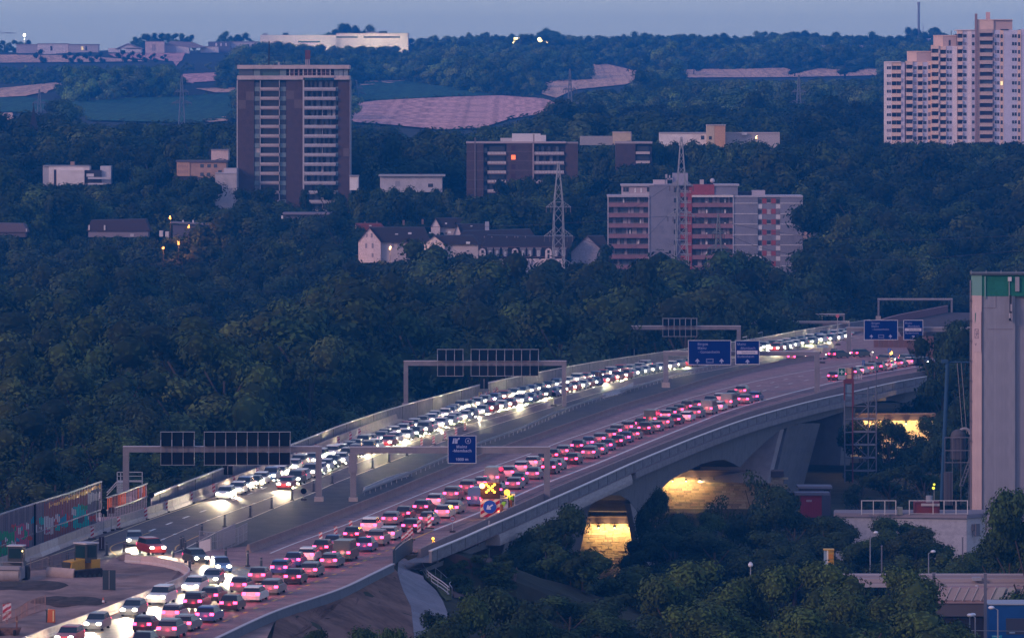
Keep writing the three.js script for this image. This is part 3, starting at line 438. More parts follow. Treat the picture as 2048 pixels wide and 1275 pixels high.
for (const [px, py, Z, w, k, l, label] of SOLO) { const p = at(px, py, Z), y = Math.max(0, H(p.x, Z)), big = Z < 780; tree(p.x, y, p.z, Math.max(2, p.y - y) * 1.0, w * (p.y - y < 6 ? 1 : clamp(12 / Math.max(3, p.y - y), 0.85, 1.4)), (k === 9 ? SPARSE : k === 8 ? VEIL : p.y - y < 6 ? BUSH[k % 2] : (big ? NEAR : FAR)[k]), LEAF[l], label, undefined, 'tree', rt() * 6.28); }
// low bushes between them
let nb = 0;
for (let i = 0; i < 90; i++) { const px = lerp(1290, 2060, rt()), Z = lerp(690, 745, rt()), p = at(px, 1100, Z), h = 2.5 + 3 * rt(); tree(p.x, 0, p.z, h, 1 + rt() * 0.5, BUSH[i % 2], LEAF[i % 3], 'one of the many dark bushes growing between the trees right of the viaduct', 'bushes right of the viaduct', 'bush', rt() * 6.28); nb++; }
for (let i = 0; i < 46; i++) { const px = lerp(1010, 1320, rt()), Z = lerp(625, 690, rt()), p = at(px, 1100, Z), h = 2.5 + 2.5 * rt(); tree(p.x, Math.max(0, H(p.x, Z)), p.z, h, 1 + rt() * 0.5, BUSH[i % 2], LEAF[i % 2], 'one of the many dark bushes at the foot of the viaduct', 'bushes at the foot of the viaduct', 'bush', rt() * 6.28); }
for (let i = 0; i < 44; i++) { const px = lerp(905, 1030, rt()), py = lerp(1136, 1186, rt()), p = onLand(px, py, 480), h = 0.7 + 1.3 * rt(); tree(p.x, p.y, p.z, h, 1.1 + rt() * 0.6, BUSH[i % 2], LEAF[i % 3], 'one of the low dark shrubs on the brown slope below the path railing', 'shrubs on the slope below the path railing', 'bush', rt() * 6.28); }
// the river wood left of and behind the motorway
{
  const spots = [];
  for (let tries = 0; tries < 60000 && spots.length < 1700; tries++) {
    const Z = 690 + 820 * Math.sqrt(rt()), span = Z * 0.094, X = lerp(-span - 8, span + 8, rt());
    const edge = Z < 1300 ? xAt(outerWall, clamp(Z, 640, 1260)) - 8.5 : 1e9;
    if (X > edge) continue;
    if (Z > 1300 && X > 60 && Z < 1330) continue;
    const y = H(X, Z), px = 1024 + X * F / Z, top = rt();
    let h = 13 + 15 * (rolling(X / 30, Z / 60)) + 4 * top;
    if (Z < 780) h = 8 + 8 * rt(); else if (Z < 900) h *= 0.8;
    const TOPS = [[640, 492], [720, 526], [800, 514], [850, 512], [890, 500], [955, 506], [985, 536], [1020, 548], [1150, 550], [1200, 538], [1250, 545], [1330, 556], [1470, 560], [1606, 578], [1640, 560]];
    if (px > 640 && px < 1640 && Z > 1370) { let t = 540; for (let q = 1; q < TOPS.length; q++) if (px <= TOPS[q][0]) { t = lerp(TOPS[q - 1][1], TOPS[q][1], (px - TOPS[q - 1][0]) / (TOPS[q][0] - TOPS[q - 1][0])); break; } h = clamp(CY - (t + 28 * rt() * rt() - 200) * Z / F - y, 5, 30); }
    if (Z < 1000 && X > edge - 24) h = Math.min(h, 9 + 4 * rt());
    
    if (px > 1640 && Z < 1350) h = Math.min(h, 9 + 3 * rt());
    if (px < 640 && Z > 1440) continue;
    const gap = 2.4 + h * 0.2;
    if (spots.some((s) => Math.abs(s[0] - X) < gap && Math.abs(s[1] - Z) < gap * 2.2)) continue;
    spots.push([X, Z, h, y]);
  }
  spots.sort((a, b) => a[1] - b[1]);
  const m = new THREE.Matrix4(), q = new THREE.Quaternion(), up = V(0, 1, 0), rest = [[], [], [], []];
  spots.forEach(([X, Z, h, y], i) => {
    const k = rt() * 4 | 0, wide = (0.85 + 0.45 * rt()) * (h < 12 ? 1.35 : 1), turn = rt() * 6.28;
    if (i < 280) tree(X, y, -Z, h, wide, FAR[k], LEAF[rt() < 0.12 ? 4 : rt() * 4 | 0], 'one of the many dark leafy trees of the wood left of the motorway', 'trees of the wood left of the motorway', 'woodland_tree', turn);
    else rest[k].push(m.compose(V(X, y, -Z), q.setFromAxisAngle(up, turn), V(h * wide, h, h * wide)).clone());
  });
  rest.forEach((list, k) => { const c = new THREE.InstancedMesh(FAR[k], leafMat(0.9, 0.9, 0.9), list.length); c.name = numbered('distant_wood'); const rc = rng(31 + k), col = new THREE.Color(); list.forEach((x, i) => { c.setMatrixAt(i, x); const l = LEAF[rc() < 0.1 ? 4 : rc() * 4 | 0].color; c.setColorAt(i, col.copy(l).multiplyScalar(0.6 + 0.8 * rc())); }); c.castShadow = c.receiveShadow = true; scene.add(tag(stuff(c), ['dense dark wood filling the middle distance left of the motorway', 'broad-crowned share of the dark wood in the middle distance', 'slender share of the dark wood in the middle distance', 'drooping share of the dark wood in the middle distance'][k], 'wood')); });
}
// woods of the town and of the hillside
{
  const ZONES = [];                                                // [px0, px1, Z0, Z1, count, height, limits]
  const lists = [[], [], [], [], []], tones = [[], [], [], [], []], m = new THREE.Matrix4(), q = new THREE.Quaternion(), up = V(0, 1, 0), rh = rng(77);
  const CLEAR = [[474, 130, 700, 400], [85, 325, 222, 366], [352, 300, 455, 352], [430, 335, 473, 400], [932, 268, 1156, 386], [1215, 345, 1606, 570], [1772, 26, 2060, 283], [715, 436, 1212, 508], [700, 347, 890, 374], [1225, 250, 1560, 284], [1232, 283, 1304, 326], [165, 440, 340, 470], [1608, 430, 1700, 470], [1756, 595, 1905, 640]];
  const put = (X, Z, h, w, dark) => { const u = rh(), k = Z < 2450 && u < 0.07 ? 3 : Z < 2450 && u < 0.10 ? 4 : rh() * 3 | 0; const y = H(X, Z); lists[k].push(m.compose(V(X, y, -Z), q.setFromAxisAngle(up, rh() * 6.28), V(h * w, h, h * w)).clone()); tones[k].push((0.35 + 1.35 * rolling(X / 45 + 3, Z / 130 + 5)) * (Z > 2400 ? 2.3 : 1)); };  // far crowns brightened in colour to stand for thicker haze
  const ok = (X, Z, h) => {
    const y = H(X, Z), b = pxTree(V(X, y, -Z)), t = pxTree(V(X, y + h, -Z)), w = h * 0.7 * F / Z;
    for (const [, poly] of FIELDS) for (const u of [0.05, 0.35, 0.7, 0.97]) if (inside(poly, b[0], lerp(b[1], t[1], u)) || inside(poly, b[0] + w * 0.3, lerp(b[1], t[1], u)) || inside(poly, b[0] - w * 0.3, lerp(b[1], t[1], u))) return false;
    for (const [x0, y0, x1, y1] of CLEAR) if (b[0] > x0 - w && b[0] < x1 + w && t[1] < y1 && t[1] > y0 - 60 && b[1] > y0) if (Z < DEPTH(x0) + 18) return false;
    if (b[0] > 1345 && b[0] < 1775 && t[1] < 157 && b[1] > 152) return false;
    if (b[0] < 375 && t[1] < 128 && b[1] > 124) return false;
    if (b[0] < 135 && t[1] < 192 && b[1] > 180) return false;
    return true;
  };
  const DEPTH = (x0) => ({ 474: 1690, 85: 1760, 352: 1720, 430: 1690, 932: 1705, 1215: 1530, 1772: 2040, 715: 1560, 700: 1660, 1225: 1830, 1232: 1760, 165: 1580, 1608: 1600, 1756: 1300 })[x0] ?? 1e9;
  const fill = (z0, z1, n, hs, dark, allow) => { for (let i = 0, c = 0; i < n * 6 && c < n; i++) { const Z = Math.sqrt(lerp(z0 * z0, z1 * z1, rh())), X = (rh() * 2 - 1) * (Z * 0.092 + 12), h = (hs[0] + hs[1] * rh()) * (0.65 + 0.75 * rolling(X / 26 + 9, Z / 55)), px = 1024 + X * F / Z; if (allow && !allow(px, Z, X)) continue; if (!ok(X, Z, h)) continue; put(X, Z, h, 0.9 + 0.5 * rh(), dark); c++; } };
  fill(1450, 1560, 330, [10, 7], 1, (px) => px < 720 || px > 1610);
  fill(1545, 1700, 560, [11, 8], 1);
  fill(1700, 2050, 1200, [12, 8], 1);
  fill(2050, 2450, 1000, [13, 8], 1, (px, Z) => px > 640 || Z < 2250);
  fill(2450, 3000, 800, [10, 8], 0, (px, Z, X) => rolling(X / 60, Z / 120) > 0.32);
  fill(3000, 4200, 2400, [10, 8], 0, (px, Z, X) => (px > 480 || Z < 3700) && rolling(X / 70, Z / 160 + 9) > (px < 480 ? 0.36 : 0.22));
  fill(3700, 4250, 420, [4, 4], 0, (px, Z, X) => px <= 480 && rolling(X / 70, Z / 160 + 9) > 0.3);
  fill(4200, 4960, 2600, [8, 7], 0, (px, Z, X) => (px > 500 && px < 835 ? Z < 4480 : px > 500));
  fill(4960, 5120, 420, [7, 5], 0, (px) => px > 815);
  // rows of trees close before the buildings, as high as they reach in the photograph
  for (const [x0, x1, Z, py, n, w] of [[1205, 1665, 1790, 284, 44, 1.1], [1660, 2060, 1985, 285, 44, 1.0], [930, 1010, 1660, 388, 9, 1], [1010, 1160, 1660, 352, 14, 1], [90, 222, 1735, 366, 15, 1], [345, 432, 1680, 354, 8, 1], [700, 900, 1640, 376, 20, 1], [1225, 1305, 1720, 330, 8, 1], [165, 310, 1555, 473, 15, 1], [-30, 62, 1545, 472, 9, 1], [330, 455, 1545, 470, 13, 1], [560, 670, 1580, 432, 10, 1], [470, 520, 1640, 398, 5, 1], [1605, 1700, 1560, 474, 9, 1]]) for (let i = 0; i < n; i++) { const px = lerp(x0, x1, (i + rh()) / n), z = Z - 12 * rh(), p = at(px, py + 9 * rh() - 2, z), h = p.y - H(p.x, z); if (h > 2) put(p.x, z, h, w * clamp(10 / h, 0.7, 1.6) * (0.8 + 0.3 * rh()), 1); }
  // clumps on the skyline
  for (const [px0, px1, n, h] of [[270, 385, 14, 15], [440, 500, 8, 15], [668, 700, 5, 22], [700, 735, 5, 20], [1240, 1350, 26, 13], [1510, 1640, 30, 15], [1680, 1760, 20, 11], [1820, 1880, 18, 17], [-20, 60, 12, 10], [1750, 1790, 8, 10]]) for (let i = 0; i < n; i++) { const Z = 5010 + 80 * rh(); put((lerp(px0, px1, (i + rh()) / n) - 1024) * Z / F, Z, h * (0.75 + 0.4 * rh()), 1.0, 0); }
  for (const [, poly] of [FIELDS[0], FIELDS[1], FIELDS[10]]) poly.forEach(([x, y], i) => { const [X, Y] = poly[(i + 1) % poly.length], n = Math.hypot(X - x, Y - y) / 5; for (let j = 0; j < n; j++) if (rh() < 0.25) { const p = onLand(lerp(x, X, j / n), lerp(y, Y, j / n)); put(p.x, -p.z, 1.2 + 1.2 * rh(), 1.8, 1); } });
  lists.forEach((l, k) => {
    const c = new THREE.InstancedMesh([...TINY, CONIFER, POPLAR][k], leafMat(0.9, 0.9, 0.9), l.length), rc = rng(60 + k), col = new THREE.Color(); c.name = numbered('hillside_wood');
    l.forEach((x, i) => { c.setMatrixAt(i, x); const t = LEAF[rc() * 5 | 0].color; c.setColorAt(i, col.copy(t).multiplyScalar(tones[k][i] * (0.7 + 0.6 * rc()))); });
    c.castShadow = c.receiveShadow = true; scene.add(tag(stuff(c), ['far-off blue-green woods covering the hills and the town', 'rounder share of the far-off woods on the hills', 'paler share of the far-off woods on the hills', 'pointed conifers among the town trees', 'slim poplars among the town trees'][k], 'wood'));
  });
  // trees one can tell apart on the hills and in the town
  const one = (px, top, Z, w, crown, leaf, label, group, name) => { const p = at(px, top, Z), y = H(p.x, Z); return tree(p.x, y, p.z, p.y - y, w, crown, leaf, label, group, name, rh() * 6); };
  [[137, 103], [155, 105], [178, 102], [200, 104], [244, 100], [264, 102], [285, 103], [307, 106], [329, 108], [80, 98]].forEach(([x, y], i) => { const Z = 4550, p = at(x, y, Z), g = at(x, y + 24, Z); const o = tree(p.x, H(p.x, Z), p.z, Math.max(6, p.y - H(p.x, Z)), 1.1, TINY[i % 2], LEAF[1], ord(i) + ' small round tree from the left in the row below the top-left white buildings', 'round trees along the field at top left', 'field_tree'); });
  one(1320, 108, 4050, 1.6, FAR[1], LEAF[0], 'broad dark tree at the left end of the upper stubble field', undefined, 'field_tree'); one(1388, 118, 4030, 1.3, FAR[0], LEAF[0], 'dark tree in the gap of the upper stubble field', undefined, 'field_tree'); one(1590, 122, 4030, 1.6, FAR[1], LEAF[0], 'dark bushy tree in the middle of the upper stubble field', undefined, 'field_tree'); one(1690, 112, 4020, 1.9, FAR[1], LEAF[0], 'broad dark tree near the right end of the upper stubble field', undefined, 'field_tree');
  one(386, 238, 1850, 1.2, POPLAR, LEAF[0], 'taller of the two poplars left of the brown tower', undefined, 'poplar'); one(406, 252, 1850, 1.0, POPLAR, LEAF[0], 'shorter, slimmer of the two poplars left of the brown tower', undefined, 'poplar');
  one(90, 256, 1900, 1.2, POPLAR, LEAF[1], 'dark poplar just right of the church spire', undefined, 'poplar'); one(104, 254, 1900, 1.1, POPLAR, LEAF[1], 'second dark poplar right of the church spire', undefined, 'poplar'); one(207, 268, 1900, 1.1, CONIFER, LEAF[1], 'pointed dark conifer between the church spire and the poplars', undefined, 'conifer');
  one(655, 368, 1640, 1.0, FAR[0], LEAF[1], 'dark tree in front of the right foot of the brown tower', undefined, 'town_tree'); one(612, 372, 1642, 0.8, CONIFER, LEAF[1], 'dark conifer in front of the brown tower between its balcony columns', undefined, 'conifer'); one(545, 372, 1640, 1.3, FAR[1], LEAF[1], 'dark tree in front of the left foot of the brown tower', undefined, 'town_tree'); one(490, 376, 1640, 1.1, FAR[2], LEAF[1], 'dark tree at the left corner of the brown tower', undefined, 'town_tree'); one(590, 430, 1520, 1.2, FAR[0], LEAF[3], 'pale green tree below the brown tower', undefined, 'town_tree'); one(680, 425, 1530, 1.1, FAR[2], LEAF[1], 'dark tree left of the white gabled house', undefined, 'town_tree');
  one(390, 355, 1640, 1.3, FAR[0], LEAF[1], 'dark tree below the beige flat-roofed house', undefined, 'town_tree'); one(300, 300, 1740, 1.0, FAR[2], LEAF[1], 'big dark tree right of the long white house', undefined, 'town_tree'); one(268, 330, 1700, 1.0, FAR[0], LEAF[0], 'dark tree touching the right end of the long white house', undefined, 'town_tree');
  one(1085, 365, 1600, 1.5, FAR[1], LEAF[2], 'large rounded light green tree behind the nearer power pylon', undefined, 'town_tree'); one(1140, 362, 1640, 1.2, FAR[0], LEAF[2], 'green tree right of the nearer power pylon', undefined, 'town_tree'); one(1040, 358, 1660, 1.0, FAR[2], LEAF[1], 'dark tree in front of the brown flats', undefined, 'town_tree'); one(980, 385, 1650, 1.1, FAR[0], LEAF[1], 'dark tree below the left half of the brown flats', undefined, 'town_tree');
  one(1215, 480, 1480, 0.9, CONIFER, LEAF[1], 'dark conifer between the pale gable and the red flats', undefined, 'conifer'); one(1640, 470, 1480, 1.2, FAR[0], LEAF[1], 'dark tree right of the red and grey flats', undefined, 'town_tree'); one(1700, 380, 1600, 1.4, FAR[1], LEAF[0], 'big rounded green tree on the right-hand slope', undefined, 'town_tree'); one(1900, 400, 1560, 1.5, FAR[0], LEAF[0], 'big dark tree on the right-hand slope', undefined, 'town_tree');
  one(1420, 515, 1440, 1.0, FAR[0], LEAF[0], 'dark tree in front of the red balconies', undefined, 'town_tree'); one(1540, 548, 1400, 1.3, FAR[1], LEAF[0], 'rounded green tree at the foot of the grey end wall', undefined, 'town_tree');
  one(700, 590, 1010, 1.2, FAR[1], LEAF[2], 'tall lighter green tree standing out of the wood near the middle', undefined, 'woodland_giant'); one(660, 615, 1000, 1.1, FAR[0], LEAF[0], 'tree just left of the lighter green tree in the wood', undefined, 'woodland_giant');
}
// ---------------------------------------------------------------- the town
const glassDark = M(0.03, 0.035, 0.05, { roughness: 0.25 }), glassBlue = M(0.07, 0.09, 0.13, { roughness: 0.25 }), curtain = M(0.42, 0.40, 0.42), white = M(0.80, 0.74, 0.75, { map: rep(T.wall, 0.3) }), pinkish = M(0.74, 0.58, 0.57, { map: rep(T.wall, 0.3) });
const brick = M(0.10, 0.066, 0.066, { map: rep(T.wall, 0.5) }), brick2 = M(0.15, 0.11, 0.105, { map: rep(T.wall, 0.5) }), slate = M(0.055, 0.05, 0.065, { map: rep(T.fine, 0.5) }), cream = M(0.62, 0.49, 0.36, { map: rep(T.wall, 0.3) }), green = M(0.18, 0.24, 0.26), redWall = M(0.33, 0.075, 0.085, { map: rep(T.wall, 0.5) }), rosy = M(0.29, 0.16, 0.19, { map: rep(T.wall, 0.4) }), lilac = M(0.235, 0.235, 0.30, { map: rep(T.wall, 0.3) });
const pickGlass = (r) => r() < 0.62 ? glassDark : r() < 0.8 ? glassBlue : r() < 0.9 ? curtain : M(0.2, 0.21, 0.24);
{ // the brown tower
  const o = thing('apartment_tower', 'brown apartment tower with two columns of pale balconies and a white top storey', 'tower block'), f = front(o, 586, 430, 1683), r = rng(3);
  f('wall', brick, 475, 160, 508, 440, 0, 16); f('wall', brick, 572, 160, 605, 440, 0, 16); f('wall', brick, 676, 160, 699, 440, 0.4, 16); f('core', slate, 508, 160, 676, 440, 1.9, 16);
  for (const [x, y, w] of [[492, 183, 16], [476, 200, 15], [572, 181, 16], [588, 199, 17], [686, 296, 12]]) f('wall_panel', brick2, x, y, x + w, y + 17, -0.02, 0.1);
  f('wall_edge', M(0.45, 0.42, 0.45), 473, 160, 475, 440, -0.1, 15); f('wall_edge', M(0.45, 0.42, 0.45), 605, 160, 608, 424, -0.6, 1.6); f('wall_edge', M(0.3, 0.28, 0.32), 699, 160, 700, 400, -0.1, 15);
  for (let k = 0; k < 15; k++) {
    const y = 174.6 + k * 18.78, b = y - 18.78;
    f('balcony', M(0.52, 0.44, 0.45, { map: rep(T.wall, 0.3) }), 519.5, y, 558, y + 4, -0.7, 1.7); f('balcony_base', M(0.34, 0.27, 0.28), 519.5, y + 4, 558, y + 6.6, -0.62, 1.8);
    if (k > -1) f('balcony', M(0.50, 0.47, 0.52, { map: rep(T.wall, 0.3) }), 608, y, 671, y + 4, -0.9, 1.7), f('balcony_base', M(0.34, 0.31, 0.35), 608, y + 4, 671, y + 6.8, -0.82, 1.8);
    f('panel', green, 508.5, y - 1, 519, y + 8, 0.2, 1.9); f('panel', green, 559.5, y - 1, 571.5, y + 8, 0.2, 1.9); f('panel', M(0.16, 0.2, 0.24), 671.5, y - 1, 676, y + 8, 0.3, 1.9);
    f('window', pickGlass(r), 509, y - 10, 519, y - 1, 0.5, 1.9); f('window', pickGlass(r), 560, y - 10, 571, y - 1, 0.5, 1.9);
    f('window', glassDark, 525, y - 12, 556, y, 1.6, 1.9); for (let x = 609; x < 668; x += 8 + r() * 5) f('window', pickGlass(r), x, y - 12, x + 4 + 4 * r(), y, 1.4, 1.9);
    f('divider', M(0.5, 0.46, 0.5), 519.4, y - 14, 520.6, y, -0.5, 1.7); f('divider', M(0.5, 0.46, 0.5), 557.6, y - 14, 558.8, y, -0.5, 1.7);
    if (k % 2) f('divider', M(0.4, 0.38, 0.42), 644, y - 12, 645, y, 0.4, 1.4);
  }
  const top = M(0.56, 0.46, 0.47, { map: rep(T.wall, 0.3) });
  f('top_band', top, 474, 151, 606, 159, -0.8, 15); f('top_band', top, 668, 151, 698.5, 159, -0.8, 15); f('top_band', top, 606, 150.5, 668, 155, -1.2, 15); f('roof', top, 474, 129.8, 698.5, 137.5, -1, 16);
  f('top_wall', slate, 478, 137.5, 696, 151, 1.4, 14); f('roof_window', glassBlue, 478, 138.5, 506, 151, 0.2, 1.4); f('roof_window', M(0.05, 0.12, 0.13, { roughness: 0.3 }), 521, 138, 558, 151, 0.6, 1.4); f('panel', green, 507, 138, 520, 151, 0, 1.4); f('panel', green, 559, 138, 572, 151, 0, 1.4);
  for (const x of [668, 677, 687]) f('roof_window', M(0.2, 0.25, 0.3, { roughness: 0.3 }), x, 138.5, x + 8.5, 151, 0.1, 1.4);
  for (let i = 0; i < 10; i++) f('roof_post', i % 3 ? M(0.42, 0.3, 0.3) : M(0.55, 0.5, 0.5), 578 + i * 9, 138, 580 + i * 9, 151, -0.3, 0.2); for (let i = 0; i < 7; i++) f('roof_window', M(0.13, 0.06, 0.08, { roughness: 0.4 }), 582 + i * 12, 139, 588 + i * 12, 150, 0.9, 1.4);
  f('terrace_rail', M(0.2, 0.17, 0.2), 574, 144.5, 604, 145.3, -0.5, -0.4); f('terrace_rail', M(0.2, 0.17, 0.2), 609, 144.5, 666, 145.3, -0.9, -0.8);
  f('chimney', M(0.13, 0.05, 0.06), 610, 100, 620, 118, 5, 6.6); for (const x of [610.5, 613.5, 617]) f('flue', M(0.35, 0.28, 0.3), x, 118, x + 2, 130, 5.3, 5.8);
  part(o, 'aerial', merge([bar(f.loc(537.5, 130, 5), f.loc(538, 82, 5), 0.18, 5), bar(f.loc(537, 118, 5), f.loc(529, 124, 5), 0.08), bar(f.loc(537, 100, 5), f.loc(541, 97, 5), 0.08)]), M(0.03, 0.03, 0.04));
  f('vent', slate, 548, 127, 552, 130, 4, 5); f('vent', M(0.3, 0.3, 0.33), 555, 124, 559, 130, 4, 5); f('entrance', M(0.2, 0.18, 0.2), 510, 410, 570, 440, 0.5, 4);
  shade(o);
}
{ // brown flats behind the pylon
  const o = thing('brown_flats', 'brown six-storey block of flats with white balconies and one window lit orange', 'apartment block'), f = front(o, 1044, 400, 1702), r = rng(4);
  f('wall', brick, 933, 285, 967, 420, 0, 14); f('wall', brick, 1013, 285, 1068, 420, 0, 14); f('wall', brick, 1131, 285, 1156, 420, 0.3, 14); f('core', slate, 967, 285, 1131, 420, 1.8, 14); f('roof_edge', M(0.42, 0.34, 0.36), 932, 283, 1132, 286.5, -0.3, 14); f('roof_edge', M(0.3, 0.25, 0.27), 1132, 284, 1156.5, 287, 0.1, 14);
  f('drain_pipe', M(0.2, 0.17, 0.18), 949, 275, 951, 420, -0.3, 0); f('wall_edge', M(0.35, 0.27, 0.28), 1065, 285, 1068, 420, -0.3, 0);
  for (let k = 0; k < 6; k++) {
    const y = 303.5 + k * 18.8;
    f('balcony', M(0.52, 0.45, 0.46), 975, y, 1012, y + 5, -0.6, 1.8); f('balcony', M(0.5, 0.44, 0.47), 1069, y, 1128, y + 5, -0.6, 1.8); f('balcony_base', M(0.25, 0.17, 0.17), 975, y + 5, 1013, y + 7, -0.5, 1.8); f('balcony_base', M(0.25, 0.2, 0.22), 1069, y + 5, 1129, y + 7, -0.5, 1.8);
    for (let x = 976; x < 1010; x += 6) f('balcony_rail', M(0.3, 0.25, 0.26), x, y + 0.6, x + 0.6, y + 4.6, -0.64, -0.6); for (let x = 1071; x < 1127; x += 6) f('balcony_rail', M(0.3, 0.26, 0.28), x, y + 0.6, x + 0.6, y + 4.6, -0.64, -0.6);
    f('window', pickGlass(r), 968, y - 8, 974, y + 2, 0.8, 1.8); f('window', glassDark, 978, y - 12, 1010, y, 1.5, 1.8); for (let x = 1072; x < 1125; x += 10 + r() * 6) f('window', pickGlass(r), x, y - 11, x + 6, y, 1.3, 1.8);
    if (k === 1) { const w = f('lit_window', glow(1, 0.16, 0.04, 1.6), 1022.5, y - 12.5, 1031, y - 3.5, -0.06, 0.1); f('window_frame', M(0.05, 0.02, 0.02), 1026, y - 12.5, 1026.7, y - 3.5, -0.02, 0.06, w); } else f('window', M(0.07, 0.035, 0.05), 1022.5, y - 12.5, 1031, y - 3, -0.04, 0.1);
    f('floor_line', M(0.2, 0.15, 0.15), 933, y - 1, 967, y - 0.4, -0.05, 0); f('floor_line', M(0.2, 0.15, 0.15), 1013, y - 1, 1065, y - 0.4, -0.05, 0);
  }
  f('roof_house', M(0.62, 0.58, 0.6), 1024, 267, 1081, 283, 4, 10); f('roof_house', M(0.5, 0.46, 0.47), 1001, 276, 1024, 283, 4, 9); f('roof_house', M(0.6, 0.56, 0.58), 1081, 270, 1092, 283, 4, 9); f('chimney', M(0.3, 0.25, 0.26), 1066, 268, 1069, 284, 0.5, 1.2);
}
{ // smaller brown block behind
  const o = thing('brown_flats', 'lower brown flats half hidden by trees, below the cream roof tower', 'apartment block'), f = front(o, 1268, 345, 1765);
  f('wall', brick, 1232, 285, 1271, 350, 0, 12); f('core', slate, 1271, 285, 1304, 350, 1.4, 12); f('roof_edge', M(0.4, 0.34, 0.36), 1231, 283, 1305, 287, -0.2, 12);
  for (let k = 0; k < 3; k++) { const y = 303 + k * 18.5; f('balcony', M(0.55, 0.46, 0.46), 1272, y, 1300, y + 5, -0.5, 1.4); f('window', glassDark, 1274, y - 11, 1298, y, 1.1, 1.4); }
  const p = thing('roof_house', 'cream cube-shaped roof house above the lower brown flats', 'building'), q = front(p, 1244, 284, 1800); q('wall', cream, 1226, 264.5, 1262, 290, 0, 6); q('roof_edge', pinkish, 1225.5, 263.5, 1262.5, 265, -0.2, 6); q('wall_side', M(0.4, 0.33, 0.33), 1262, 266, 1264, 290, 0.3, 6); q('wing', M(0.35, 0.33, 0.35), 1160, 272, 1226, 290, 1, 6);
}
{ // long pale building with the orange stair tower
  const o = thing('long_building', 'long pale flat-roofed building behind the trees, running to the orange stair tower', 'building'), f = front(o, 1440, 290, 1840);
  f('wall', white, 1320, 266, 1414, 312, 0, 12); f('wall', M(0.45, 0.40, 0.42), 1452, 266, 1560, 312, 1, 12); f('roof_edge', M(0.4, 0.38, 0.42), 1320, 264.5, 1414, 267, -0.2, 12); f('roof_edge', M(0.5, 0.42, 0.42), 1452, 264.5, 1560, 267, 0.8, 12); for (const x of [1403, 1420]) f('window', glassDark, x - 1, 271, x + 6, 279, -0.05, 0.2); f('roof_box', M(0.6, 0.57, 0.6), 1484, 265, 1494, 270, -0.5, 1);
  const p = thing('stair_tower', 'square orange and cream tower on the long pale building', 'tower'), q = front(p, 1433, 290, 1834); q('wall', cream, 1414, 250.5, 1429, 295, 0, 7); q('wall', M(0.62, 0.36, 0.22, { map: rep(T.wall, 0.3) }), 1429, 250.5, 1451, 295, 0.1, 7); q('roof_edge', M(0.5, 0.42, 0.42), 1413.5, 249, 1452, 251, -0.2, 7); part(p, 'aerial', bar(q.loc(1426, 250, 3), q.loc(1426, 244, 3), 0.1), slate); q('window', glassDark, 1418, 272, 1424, 279, -0.05, 0.1);
}
